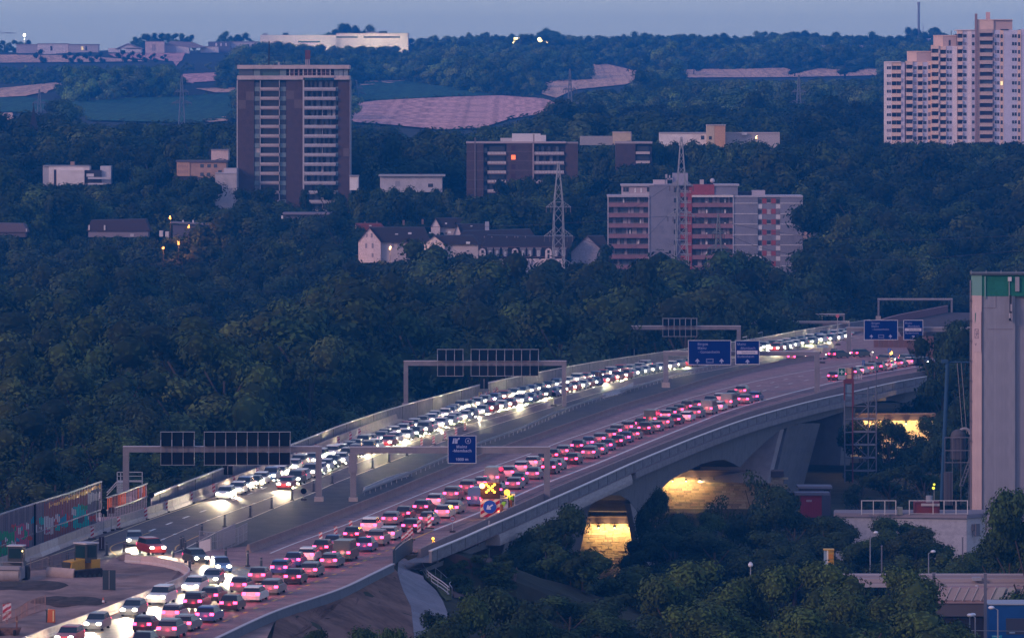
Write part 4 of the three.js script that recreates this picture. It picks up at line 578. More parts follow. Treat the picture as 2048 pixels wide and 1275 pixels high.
{ // the white towers on the right
  const FL = 15.64, Z = 2035;
  const tower = (label, x, yTop, cols, extra) => { const o = thing('tower_block', label, 'tower block'), f = front(o, x, 300, Z), r = rng(x); cols(f, r); return shade(o); };
  const wLight = M(0.86, 0.74, 0.76, { map: rep(T.wall, 0.25) }), wShadedViolet = M(0.62, 0.60, 0.74, { map: rep(T.wall, 0.25) }), wLitPeach = M(0.86, 0.61, 0.50, { map: rep(T.wall, 0.25) }), wDark = M(0.30, 0.24, 0.27), deep = M(0.06, 0.05, 0.07);  // peach of faces in the afterglow, violet of shaded ones, put into wall colours
  // a column of storeys: plain strip, windows or balconies
  const strip = (f, m, x0, x1, y0, d0 = 0, d1 = 14) => f('wall', m, x0, y0, x1, 310, d0, d1);
  const wins = (f, r, m, x0, x1, y0, d, panes, tall = 0.42, lit = -1) => { strip(f, m, x0, x1, y0, d); const n = Math.floor((300 - y0) / FL); for (let k = 0; k < n; k++) { const y = y0 + 8.5 + k * FL, w = (x1 - x0 - 1.6) / panes; for (let p = 0; p < panes; p++) f(k === lit ? 'lit_window' : 'window', k === lit ? glow(1, 0.72, 0.35, 1.3) : r() < 0.7 ? glassDark : r() < 0.6 ? glassBlue : M(0.25, 0.22, 0.27), x0 + 0.8 + p * w, y, x0 + 0.8 + (p + 0.84) * w, y + FL * tall, d - 0.06, d + 0.1); } };
  const balc = (f, r, m, x0, x1, y0, d, deepD = 1.8, back = deep) => { strip(f, back, x0, x1, y0 + 7, d + deepD); const n = Math.floor((300 - y0) / FL); f('top_panel', m, x0, y0, x1, y0 + 7.4, d, d + deepD + 2); for (let k = 0; k < n; k++) { const y = y0 + 7.4 + (k + 0.52) * FL; f('balcony', m, x0, y, x1, y + FL * 0.47, d - 0.5, d + deepD); if (r() < 0.6) f('window', r() < 0.5 ? glassBlue : glassDark, x0 + (x1 - x0) * (0.1 + 0.4 * r()), y - 6, x0 + (x1 - x0) * 0.92, y, d + deepD - 0.25, d + deepD); f('balcony_side', wDark, x0, y - 8, x0 + 0.8, y, d, d + deepD); } };
  tower('lowest, leftmost white tower block, with stacked balconies', 1800, 123, (f, r) => { wins(f, r, wLight, 1773.5, 1784, 124, 0, 2, 0.38); balc(f, r, wLitPeach, 1784, 1793.5, 124, 0.3); balc(f, r, wLitPeach, 1793.5, 1803, 124, 0.3); strip(f, wShadedViolet, 1803, 1810, 124, 0.5); strip(f, wDark, 1810, 1813, 126, 2); f('roof_edge', wLight, 1773, 122.5, 1803, 124.5, -0.3, 13); });
  tower('white tower block second from left, under the lower cream roof house', 1838, 103, (f, r) => { balc(f, r, wLitPeach, 1813, 1826, 122, -0.4); wins(f, r, wShadedViolet, 1826, 1836, 124, 0.3, 1, 0.4); balc(f, r, wLitPeach, 1836, 1846, 124, 0); wins(f, r, wShadedViolet, 1846, 1856, 124, 0.2, 1, 0.4); wins(f, r, wLitPeach, 1856, 1863.5, 122, 0.2, 1, 0.5); f('roof_house', wLitPeach, 1817, 103, 1834.5, 123, 3, 9); f('roof_house', M(0.5, 0.38, 0.36), 1834.5, 103.5, 1864, 124, 3.1, 9); f('roof_edge', wLitPeach, 1816.5, 102, 1865, 103.6, 2.8, 9.2); });
  tower('white tower block third from left, under the middle cream roof house', 1890, 71, (f, r) => { balc(f, r, wLitPeach, 1864, 1878, 90, -0.6); strip(f, wLight, 1878, 1880, 92, -0.2); balc(f, r, wLitPeach, 1881, 1893, 92, 0); wins(f, r, wShadedViolet, 1893, 1906, 92, 0.2, 2, 0.4); strip(f, wLight, 1906, 1915, 92, 0); f('roof_house', wLitPeach, 1870, 71, 1887, 92, 3, 9); f('roof_house', M(0.5, 0.38, 0.36), 1887, 71.5, 1914, 92, 3.1, 9); f('door', deep, 1898, 80, 1902, 91, 3, 3.2); f('roof_edge', wLitPeach, 1869.5, 70, 1914, 71.6, 2.8, 9.2); part(f.g, 'aerial', bar(f.loc(1903, 71, 5), f.loc(1903, 61, 5), 0.12), slate); });
  tower('white tower block left of the brown chimney strip, without a roof house', 1932, 60, (f, r) => { balc(f, r, wLitPeach, 1916, 1926, 60, 0); wins(f, r, wShadedViolet, 1926, 1936, 60, 0.3, 1, 0.4); strip(f, wLight, 1936, 1944, 60, 0.1); wins(f, r, wShadedViolet, 1944, 1951.5, 60, 0.2, 1, 0.42); f('roof_edge', wLight, 1915, 59, 1952, 60.5, -0.3, 13); });
  tower('tallest white tower block at the right edge, with high roof house and lit window', 2000, 40, (f, r) => { f('chimney', M(0.30, 0.20, 0.20), 1951.5, 27, 1955.5, 310, -1, 2); strip(f, wLitPeach, 1955.5, 1960, 60, -0.2); balc(f, r, M(0.62, 0.46, 0.40, { map: rep(T.wall, 0.25) }), 1960, 1986, 58, -0.6, 1.6, M(0.10, 0.07, 0.08)); wins(f, r, wShadedViolet, 1989, 2001, 60, 0.2, 2, 0.42); wins(f, r, wLitPeach, 2001, 2008, 60, 0.1, 1, 0.5, 6); strip(f, wShadedViolet, 2008, 2024, 59, 0.2); wins(f, r, wShadedViolet, 2024, 2036, 60, 0.2, 2, 0.42); wins(f, r, wLitPeach, 2036, 2043, 60, 0.1, 1, 0.5); strip(f, wShadedViolet, 2043, 2075, 58, 0.4); strip(f, wDark, 1986, 1989, 60, 0.3); f('roof_house', wLitPeach, 1956, 39.5, 1988, 66, -0.3, 9); f('roof_house', M(0.55, 0.40, 0.38), 1988, 39.5, 2025.5, 60, 0.4, 9); f('roof_edge', wLitPeach, 1955.5, 38.5, 2026, 40, -0.5, 9.2); f('flue', M(0.62, 0.4, 0.38), 1973, 24, 1981, 39, 4, 5.5); f('vent', slate, 2002, 58, 2018, 60, -0.1, 1); });
}
{ // the red and grey flats
  const o = thing('red_flats', 'big block of flats with rosy balconies, red stair strip and grey end walls', 'apartment block'), Z = 1525, f = front(o, 1410, 590, Z), r = rng(8);
  const sill = M(0.62, 0.6, 0.64);
  // left wing
  f('core', M(0.10, 0.09, 0.12), 1217, 394, 1298, 620, 1.6, 14); f('roof_edge', M(0.42, 0.38, 0.44), 1215.5, 390, 1299, 394, -0.5, 14); f('wall_edge', M(0.45, 0.42, 0.47), 1215.5, 394, 1217.2, 560, -0.5, 2); f('wall_edge', M(0.42, 0.38, 0.46), 1297, 394, 1299, 620, -0.5, 2);
  for (let k = 0; k < 9; k++) { const y = 405.4 + k * 20.75; f('balcony', rosy, 1217.4, y, 1296.6, y + 8.2, -0.4, 1.6); for (let x = 1219; x < 1292;) { const w = 3.5 + r() * 6, t = r(); f('window', t < 0.5 ? glassDark : t < 0.72 ? glassBlue : M(0.34, 0.29, 0.35), x, y - 11.5, x + w, y, 1.3, 1.6); x += w + 1.5; } if (k % 2 === 0 || k === 3) f('curtain', M(0.7, 0.68, 0.72), 1246 + (k * 17) % 38, y - 9, 1248.6 + (k * 17) % 38, y - 0.4, 1.1, 1.3); f('balcony_rail', M(0.34, 0.3, 0.34), 1217.4, y - 1.6, 1296.6, y - 1.1, -0.3, -0.25); }
  // set-back storey on the left wing
  f('penthouse', M(0.42, 0.34, 0.38), 1244.5, 371, 1308, 391, 0.4, 10); f('penthouse_roof', M(0.44, 0.40, 0.45), 1242.5, 368, 1309, 372, -0.2, 10.5); f('penthouse_ledge', M(0.48, 0.43, 0.48), 1244, 386.5, 1309, 390.5, 0.1, 2);
  for (const x of [1246.5, 1252.5, 1294, 1300]) f('window', glassDark, x, 374.5, x + 5, 383.5, 0.3, 0.6); for (const x of [1269, 1281]) f('curtain', M(0.7, 0.68, 0.7), x, 376, x + 3, 385, 0.3, 0.6); f('sill', sill, 1246, 384, 1258, 385.2, 0.2, 0.6); f('sill', sill, 1292, 384, 1305, 385.2, 0.2, 0.6);
  // plain grey wall
  f('wall', lilac, 1299, 371, 1352, 620, -0.2, 15); f('roof_edge', M(0.25, 0.24, 0.3), 1308, 368.4, 1382, 371.4, -0.4, 15); f('wall_side', M(0.22, 0.20, 0.28), 1352, 371, 1361, 620, 0.6, 15); for (let k = 0; k < 9; k++) f('window', glassDark, 1348, 375 + k * 21, 1354, 384 + k * 21, -0.3, -0.1);
  // stair strip
  f('stair_core', M(0.12, 0.10, 0.13), 1361, 372, 1384, 620, 1.4, 14); for (let k = 0; k < 8; k++) { f('stair_panel', redWall, 1361.5, 385 + k * 21, 1376, 393.5 + k * 21, 0.2, 1.4); f('stair_panel', redWall, 1376, 372 + k * 21, 1384, 393 + k * 21, 0.3, 1.4); f('stair_rail', M(0.5, 0.48, 0.52), 1361.5, 381 + k * 21, 1383, 381.8 + k * 21, 0, 0.1); f('stair_rail', M(0.5, 0.48, 0.52), 1361.5, 384 + k * 21, 1383, 384.8 + k * 21, 0, 0.1); }
  // right wing with red parapet
  f('red_parapet', redWall, 1384, 369, 1429, 389.5, -0.2, 10); f('wall', lilac, 1429, 371, 1476, 390, 0.2, 10); f('roof_edge', M(0.4, 0.38, 0.44), 1429, 367.8, 1479, 371.5, -0.2, 10); f('canopy', M(0.66, 0.6, 0.6), 1384, 390, 1467, 394, -1.2, 1.5); f('core', M(0.10, 0.09, 0.12), 1384, 394, 1467, 620, 1.6, 14);
  for (let k = 0; k < 9; k++) { const y = 405.6 + k * 20.9; f('balcony', rosy, 1385, y, 1466, y + 8.4, -0.4, 1.6); for (let x = 1387; x < 1462;) { const w = 3.5 + r() * 5, t = r(); f('window', t < 0.55 ? glassDark : t < 0.75 ? glassBlue : M(0.34, 0.29, 0.35), x, y - 11.5, x + w, y, 1.3, 1.6); x += w + 1.4; } for (const x of [1412, 1449]) f('curtain', M(0.7, 0.68, 0.72), x, y - 3 - 5 * (r() < 0.4 ? 1 : 0), x + 3, y - 0.6, 1.1, 1.3); }
  // grey end wall with the window strip
  f('wall', lilac, 1467, 393.5, 1516, 640, -0.6, 15); f('wall', lilac, 1561, 393.5, 1606, 640, -0.6, 15); f('wall', lilac, 1516, 393.5, 1561, 640, -0.2, 15); f('roof_edge', M(0.42, 0.40, 0.46), 1466, 390.8, 1606.5, 394, -0.8, 15); f('wall_edge', M(0.5, 0.48, 0.54), 1466, 394, 1467.6, 565, -0.9, -0.5); f('roof_box', M(0.42, 0.37, 0.42), 1504, 380.5, 1530.5, 391, 3, 8); f('roof_box', slate, 1466, 383, 1504, 391, 4, 9);
  for (let k = 0; k < 9; k++) {
    const y = 396.5 + k * 20.9; f('cornice', sill, 1467.5, y + 9.2, 1516, y + 10.4, -0.75, -0.6); f('cornice', sill, 1561, y + 9.2, 1606, y + 10.4, -0.75, -0.6);
    f('red_panel', redWall, 1525, y, 1533.5, y + 10, -0.3, -0.1); f('red_panel', redWall, 1543, y, 1552, y + 10, -0.3, -0.1); const w = f('window', k === 1 || k === 5 ? M(0.4, 0.34, 0.36) : glassDark, 1534.5, y + 1, 1541.5, y + 9, -0.28, -0.1); f('sill', sill, 1534, y + 9, 1542.5, y + 10, -0.34, -0.2);
    for (const x of [1516.8, 1553]) { f('window', r() < 0.65 ? glassDark : M(0.2, 0.19, 0.24), x, y + 1.5, x + 6.5, y + 9.5, -0.3, -0.1); f('white_panel', M(0.58, 0.57, 0.62), x - 0.6, y + 11.6, x + 8, y + 20.4, -0.4, -0.1); }
  }
  f('roof_box', M(0.5, 0.42, 0.46), 1307, 359.5, 1330, 368, 3, 7); f('roof_house', M(0.32, 0.30, 0.38), 1346, 346, 1376, 368, 4, 9); f('vent', M(0.42, 0.38, 0.42), 1400, 359, 1408, 369, 3, 4); part(o, 'satellite_dish', new THREE.SphereGeometry(0.65, 12, 8), M(0.5, 0.46, 0.5), f.loc(1425, 361, 3).x, f.loc(1425, 361, 3).y, -3); f('duct', M(0.36, 0.34, 0.4), 1331, 348, 1335, 368, 3, 4); f('duct', M(0.36, 0.34, 0.4), 1338, 350, 1341, 360, 3, 4); f('duct', M(0.36, 0.34, 0.4), 1331, 356, 1346, 359, 3, 4);
  shade(o);
}
// houses
function gableHouse(label, Z, x0, x1, xr, yEave, yRidge, yBase, wall, roofEnd, o2 = {}) {          // gable towards the lens from x0 to x1, its roof running back to the right as far as roofEnd
  const o = thing('gabled_house', label, 'house'), f = front(o, (x0 + x1) / 2, yBase, Z), m = (x0 + x1) / 2;
  f.prism('wall', wall, [[x0, yBase], [x0, yEave], [m, yRidge], [x1, yEave], [x1, yBase]], 0, 0.6);
  if (roofEnd) f.prism('roof', o2.roof ?? slate, [[x1 + 0.5, yEave + 2], [m - 0.5, yRidge - 1], [roofEnd - 14, yRidge - 1 + (o2.lift ?? 0)], [roofEnd, yEave + 2]], 0.62, 9), f('long_wall', o2.side ?? M(0.5, 0.45, 0.5, { map: rep(T.wall, 0.3) }), x1, yEave + 1, roofEnd - 4, yBase, 1.4, 8);
  f.prism('verge', M(0.1, 0.08, 0.1), [[x0 - 1, yEave + 0.5], [m, yRidge - 1.6], [x1 + 1, yEave + 0.5], [x1, yEave + 1.6], [m, yRidge + 0.4], [x0, yEave + 1.6]], -0.25, 0.5);
  for (const [x, y, w, h] of o2.windows ?? []) f('window', M(0.28, 0.25, 0.32, { roughness: 0.4 }), x, y, x + w, y + h, -0.04, 0.1);
  for (const [x, y, w, h] of o2.side_windows ?? []) f('window', M(0.22, 0.22, 0.3, { roughness: 0.4 }), x, y, x + w, y + h, 1.34, 1.5);
  for (const [x, y, w, h] of o2.skylights ?? []) f('skylight', M(0.6, 0.62, 0.7, { roughness: 0.3 }), x, y, x + w, y + h, 0.45, 0.7);
  for (const [x, y, w, h] of o2.chimneys ?? []) f('chimney', M(0.16, 0.11, 0.12), x, y, x + w, y + h, 3, 4);
  return f;
}
const redRoof = M(0.24, 0.07, 0.07, { map: rep(T.fine, 0.5) }), wallWhite = M(0.74, 0.63, 0.67, { map: rep(T.wall, 0.3) });
gableHouse('white gabled house with two pairs of windows, left end of the white row', 1480, 716.5, 761, 739, 482, 456, 525, wallWhite, 862, { windows: [[732, 467, 3, 7], [741, 466, 4, 9], [730, 486, 4, 10], [743, 486, 4, 10], [743, 506, 4, 8]], side_windows: [[783, 482, 5, 13], [795, 485, 9, 11], [825, 486, 7, 9], [843, 486, 6, 8]], skylights: [[816, 464.5, 7, 3.5], [790, 467, 6, 2], [858, 464, 5, 2]], chimneys: [[805, 440, 4, 10], [843, 438, 4, 10]] });
gableHouse('smaller white gabled house with a vine-dark tree before it, middle of the white row', 1470, 848, 889, 868, 487, 472, 520, wallWhite, 960, { windows: [[862, 484, 6, 7], [871, 480, 3, 5]], skylights: [[932, 483, 8, 4.5], [896, 462, 6, 4]] });
gableHouse('big plain pale gable with no windows, left of the red flats', 1495, 1143, 1207, 1176, 502, 472.5, 540, M(0.36, 0.33, 0.40, { map: rep(T.wall, 0.3) }), 1222, { chimneys: [] });
gableHouse('house with a red roof behind the white gabled house', 1560, 700, 720, 708, 462, 448, 480, wallWhite, 775, { roof: redRoof, chimneys: [[728, 443, 3, 5], [752, 443, 3, 6]], skylights: [[738, 450, 5, 2.5]] });
gableHouse('dark-roofed house with a steep white gable sliver, above the middle of the row', 1580, 862, 880, 871, 452, 437, 470, wallWhite, 950, { chimneys: [[775, 440, 4, 8]], skylights: [[890, 445, 4, 3]] });
gableHouse('dark-roofed house with a pale slanting gable, right of the steep white sliver', 1560, 908, 922, 912, 468, 449, 480, wallWhite, 985, { skylights: [[927, 463, 3, 2], [950, 468, 6, 4], [941, 451, 4, 2]] });
gableHouse('house with a cream gable next to the red chimney', 1585, 990, 1012, 998, 458, 442, 480, cream, 1070, { chimneys: [[1014.5, 449, 4, 20], [1016, 436, 7, 10], [970, 441, 8, 9]], skylights: [[980, 452, 4, 3], [1025, 444, 4, 3]] });
gableHouse('far house with a dark roof and orange wall, right of the grey end wall', 1610, 1607, 1622, 1614, 462, 450, 490, M(0.55, 0.38, 0.33), 1650, {});
gableHouse('far pale house with a small orange dormer, right of the red and grey flats', 1600, 1658, 1674, 1666, 462, 450, 490, M(0.55, 0.45, 0.45), 1700, { roof: M(0.07, 0.05, 0.06), windows: [[1646, 456, 8, 10]] });
gableHouse('narrow dark-roofed house with two skylights at the back of the roofs, left', 1600, 765, 783, 774, 455, 440, 470, M(0.4, 0.35, 0.4), 842, { skylights: [[800, 447, 4, 2], [826, 450, 4, 2.5]], chimneys: [[812, 438, 4, 6]] });
gableHouse('dark-roofed house with a bluish dormer box at the back of the roofs, right', 1605, 945, 962, 953, 452, 439, 468, M(0.5, 0.44, 0.48), 1040, { skylights: [[985, 446, 3, 2]], chimneys: [[1003, 436, 5, 8], [1024, 440, 6, 7]] });
{ // mansard row with arched bays
  const o = thing('mansard_row', 'long white house with a dark mansard roof, dormers and three arched bays', 'house'), f = front(o, 1050, 540, 1490);
  f('wall', wallWhite, 960, 517, 1130, 550, 0, 10); f('wall_band', M(0.16, 0.1, 0.12), 958, 512.5, 1132, 514.5, -0.3, 0.4);
  f.prism('roof', slate, [[955, 517], [962, 494], [975, 470], [1150, 474], [1140, 494], [1134, 517]], 0.3, 9); f('roof_ridge', M(0.1, 0.07, 0.08), 962, 493, 1136, 495, 0, 1);
  for (const x of [965, 1030, 1097]) { const b = f.prism('arched_bay', wallWhite, [[x - 6.5, 528], [x - 6.5, 503], [x - 5, 498.5], [x, 496], [x + 5, 498.5], [x + 6.5, 503], [x + 6.5, 528]], -1, 0.6); f('window', glassDark, x - 2.5, 500, x + 2.5, 506, -1.06, -0.9, b); f('window', glassDark, x - 2, 508, x + 2, 517, -1.06, -0.9, b); }
  for (const x of [980, 994, 1010, 1046, 1060, 1077, 1112, 1127]) { f('dormer', M(0.2, 0.19, 0.25), x - 5, 497, x + 5, 511, -0.6, 1); f('dormer_roof', M(0.3, 0.29, 0.34), x - 6, 495.5, x + 6, 497.4, -0.9, 1); f('window', M(0.55, 0.54, 0.6), x - 2.2, 500, x - 0.4, 511, -0.66, -0.5); f('window', M(0.55, 0.54, 0.6), x + 0.4, 500, x + 2.2, 511, -0.66, -0.5); f('sill', M(0.6, 0.58, 0.6), x - 3, 511, x + 3, 512, -0.75, -0.5); }
  for (const x of [1057, 1064, 1120]) f('window', M(0.25, 0.24, 0.3), x - 2, 520, x + 2, 530, -0.06, 0.1);
  for (const x of [968, 983, 1013, 1029, 1035, 1050]) f('roof_vent', M(0.3, 0.27, 0.33), x, 472, x + 1.5, 475, 0.1, 0.4);
  const g = thing('roof_ridge_house', 'wide dark roofs behind the mansard row', 'house'), q = front(g, 1000, 500, 1545); q.prism('roof', slate, [[900, 500], [925, 462], [1060, 458], [1090, 500]], 0, 9); q('wall', M(0.3, 0.27, 0.3), 905, 498, 1085, 520, 0.5, 8); q('roof_window', M(0.35, 0.36, 0.45), 970, 443, 978, 462, 1, 2);
}
{ // flat-roofed buildings left and centre
  const o = thing('white_house', 'long white flat-roofed house with a brick chimney, far left', 'house'), f = front(o, 152, 370, 1765);
  f('wall', white, 97, 332, 178, 372, 0, 10); f('wall', M(0.42, 0.42, 0.48), 85, 332.5, 97, 372, 0.3, 10); f('front_wall', white, 113, 340, 168, 372, -1.5, 0.2); f('roof_edge', M(0.3, 0.3, 0.34), 85, 330.5, 178, 332.6, -0.2, 10); f('dark_bay', slate, 167, 340, 202, 366, -0.8, 6); f('wing', M(0.55, 0.54, 0.6), 200, 332, 221, 368, 0.4, 9); f('window', M(0.6, 0.58, 0.62), 172, 347, 187, 353, -0.9, -0.7); f('window', glassDark, 188, 345, 199, 352, -0.9, -0.7); f('balcony', M(0.5, 0.5, 0.55), 175, 354, 221, 358, -2, -0.8); f('chimney', M(0.34, 0.22, 0.17), 140, 323, 148, 337, 2, 4); f('roof_slab', M(0.62, 0.6, 0.66), 175, 366, 215, 369, -3, 0); f('pillar', slate, 107, 339, 112, 372, -1.6, -1.2);
  const b = thing('beige_house', 'beige three-storey flat-roofed house left of the brown tower', 'house'), g = front(b, 404, 356, 1725);
  g('wall', M(0.50, 0.34, 0.28, { map: rep(T.wall, 0.3) }), 353, 324, 452, 360, 0, 11); g('wall_end', M(0.56, 0.36, 0.26, { map: rep(T.wall, 0.3) }), 353, 324, 379, 352, -0.25, 0.2); g('roof_edge', M(0.13, 0.12, 0.15), 351, 320.5, 454, 324, -0.5, 11.5); for (const [x, y] of [[400, 328], [414, 328], [427, 328], [400, 345], [413, 345], [436, 340]]) g('window', glassBlue, x, y, x + 7, y + 7, -0.05, 0.2); for (let i = 0; i < 5; i++) for (const y of [329, 340]) g('window', M(0.38, 0.26, 0.24), 356 + i * 4.2, y, 358 + i * 4.2, y + 6, -0.3, -0.1); g('ground_roof', slate, 346, 352, 392, 361, -3, 2);
  const u = thing('stair_house', 'pinkish cube-shaped upper storey behind the beige house', 'building'), h = front(u, 438, 325, 1742); h('wall', pinkish, 422, 300, 456, 330, 0, 8); h('roof_edge', M(0.3, 0.27, 0.3), 421, 298.5, 457, 300.4, -0.2, 8); h('flue', slate, 418.5, 298, 420.5, 322, 0, 0.6);
  const w = thing('white_block', 'plain pale grey block touching the left side of the brown tower', 'building'), k = front(w, 452, 405, 1672); k('wall', M(0.48, 0.44, 0.47, { map: rep(T.wall, 0.3) }), 430, 347, 473, 420, 0, 12); k('upper_wall', M(0.5, 0.46, 0.5), 447, 336.5, 473, 348, 1, 12); k('floor_line', M(0.3, 0.28, 0.3), 430, 376, 473, 377, -0.05, 0); k('roof_edge', M(0.4, 0.38, 0.42), 429.5, 345.6, 473, 347.4, -0.2, 12);
  const s = thing('low_white_house', 'low white house with a flat dark-edged roof right of the brown tower', 'house'), z = front(s, 790, 378, 1665); z('wall', M(0.48, 0.46, 0.52, { map: rep(T.wall, 0.3) }), 760, 352, 884, 384, 0, 10); z('wall', white, 699, 353, 716, 380, -0.5, 8); z('roof_edge', M(0.34, 0.34, 0.38), 757, 349, 890, 352.5, -1, 10); z('roof_edge', M(0.3, 0.28, 0.32), 698, 350.5, 717, 353, -0.8, 8); z('window', glassDark, 856, 367, 866, 374, -0.05, 0.1); z('vent', slate, 836, 346, 844, 350, 2, 4); z('window', M(0.3, 0.3, 0.36), 790, 362, 800, 372, -0.05, 0.1);
  const t = thing('long_roof_house', 'low dark house with a faint reddish roof among the trees at left', 'house'), q = front(t, 220, 470, 1575); q.prism('roof', M(0.085, 0.06, 0.07, { map: rep(T.fine, 0.5) }), [[172, 462], [182, 440], [290, 438], [300, 462]], 0, 9); q('wall', M(0.25, 0.22, 0.27), 176, 461, 296, 474, 0.5, 8); for (const x of [176, 207]) q('gable_edge', M(0.6, 0.58, 0.6), x, 450, x + 3, 460, -0.3, 0.2); q('window', M(0.5, 0.48, 0.52), 260, 467, 267, 473, 0.4, 0.6);
  const t2 = thing('lit_roof_house', 'low house with a pale roof edge beside two orange street lamps at left', 'house'), q2 = front(t2, 395, 470, 1560); q2.prism('roof', M(0.2, 0.18, 0.22), [[340, 446], [452, 452], [452, 449], [342, 443]], -0.5, 6); q2('wall', M(0.12, 0.11, 0.15), 345, 450, 450, 474, 0.3, 8); for (const x of [364, 384]) q2('vent', M(0.6, 0.55, 0.58), x, 440, x + 3, 447, 1, 2); for (const [x, y] of [[318, 461], [330, 463]]) q2('white_gable', M(0.62, 0.58, 0.6), x, y, x + 7, y + 12, 0, 3);
  const t3 = thing('shed', 'dull violet shed roof among the trees at the left edge', 'shed'), q3 = front(t3, 25, 466, 1560); q3.prism('roof', M(0.14, 0.11, 0.13), [[-20, 464], [-10, 446], [46, 447], [54, 464]], 0, 8); q3('wall', M(0.12, 0.1, 0.12), -16, 462, 50, 474, 0.5, 7); q3('gable_edge', M(0.5, 0.48, 0.52), 51, 457, 53, 463, -0.2, 0.2);
  const t4 = thing('grey_roof_house', 'grey flat roof among the trees below the brown tower', 'house'), q4 = front(t4, 600, 445, 1600); q4('roof', M(0.22, 0.2, 0.26), 565, 425, 662, 429, -1, 9); q4('wall', M(0.16, 0.15, 0.2), 568, 429, 660, 450, 0, 8); q4('white_gable', M(0.66, 0.64, 0.66), 562, 431, 566, 437, -1.2, -0.6);
}
{ // church spire
  const o = thing('church', 'dark church with a pointed spire at far left', 'church'), f = front(o, 66, 300, 1950), s = f.s;
  f.prism('spire', M(0.03, 0.024, 0.03), [[57, 262], [66, 212], [75, 262]], -1.4, 1.4); part(o, 'spire_cone', new THREE.ConeGeometry(9 * s, 55 * s, 8), M(0.03, 0.024, 0.03), 0, f.loc(66, 240).y + 0, 0); f('tower', M(0.14, 0.11, 0.12), 59, 262, 74, 306, -1.5, 1.5); f('side_turret', M(0.2, 0.16, 0.17), 53, 270, 58, 306, -1, 1); part(o, 'turret_roof', new THREE.ConeGeometry(2.8 * s, 22 * s, 6), M(0.09, 0.07, 0.08), f.loc(55.5, 260).x, f.loc(55.5, 260).y, 0); part(o, 'cross', bar(f.loc(66, 214), f.loc(66, 206), 0.12), slate); f('nave', M(0.16, 0.13, 0.14), 40, 285, 60, 306, 1, 8);
}
// lamps of the town
const townLamp = (px, py, Z, label, col = [1, 0.30, 0.05], k = 26, size = 0.34) => { const p = at(px, py, Z), y = H(p.x, Z), o = thing('street_lamp', label, 'street lamp', V(p.x, y, p.z)); const h = Math.max(2, p.y - y); part(o, 'pole', new THREE.CylinderGeometry(0.06, 0.09, h, 8), slate, 0, h / 2, 0); part(o, 'arm', bar(V(0, h, 0), V(0, h + 0.12, 0.9), 0.05), mSteel); const b = part(o, 'lamp_bulb', new THREE.SphereGeometry(size, 12, 8), glow(...col, 1.7), 0, h - 0.1, 0.9); part(o, 'lamp_hood', G(0.6, 0.12, 0.9), mSteel, 0, h + 0.22 + size * 0.5, 0.75); lamp(o, ...col, k * 5, 0, h - 0.2, 0.9 + size + 0.3, 8); };
townLamp(340, 435, 1535, 'orange street lamp, highest of the left group, lighting a reddish bush'); townLamp(377, 453, 1530, 'orange street lamp in front of the pale roof edge at left'); townLamp(357, 486, 1490, 'orange street lamp, right of the lower pair at left'); townLamp(326, 495, 1480, 'orange street lamp, lowest of the left group'); townLamp(627, 497, 1470, 'orange street lamp among the trees left of the white gabled house'); townLamp(780, 496, 1463, 'warm street lamp against the white wall of the gabled row', [1, 0.55, 0.2], 30); townLamp(1168, 546, 1425, 'small orange street lamp below the plain pale gable', [1, 0.42, 0.1], 8, 0.22); townLamp(1513, 275, 1800, 'warm lamp in front of the long pale building, right of the orange tower', [1, 0.5, 0.18], 30);
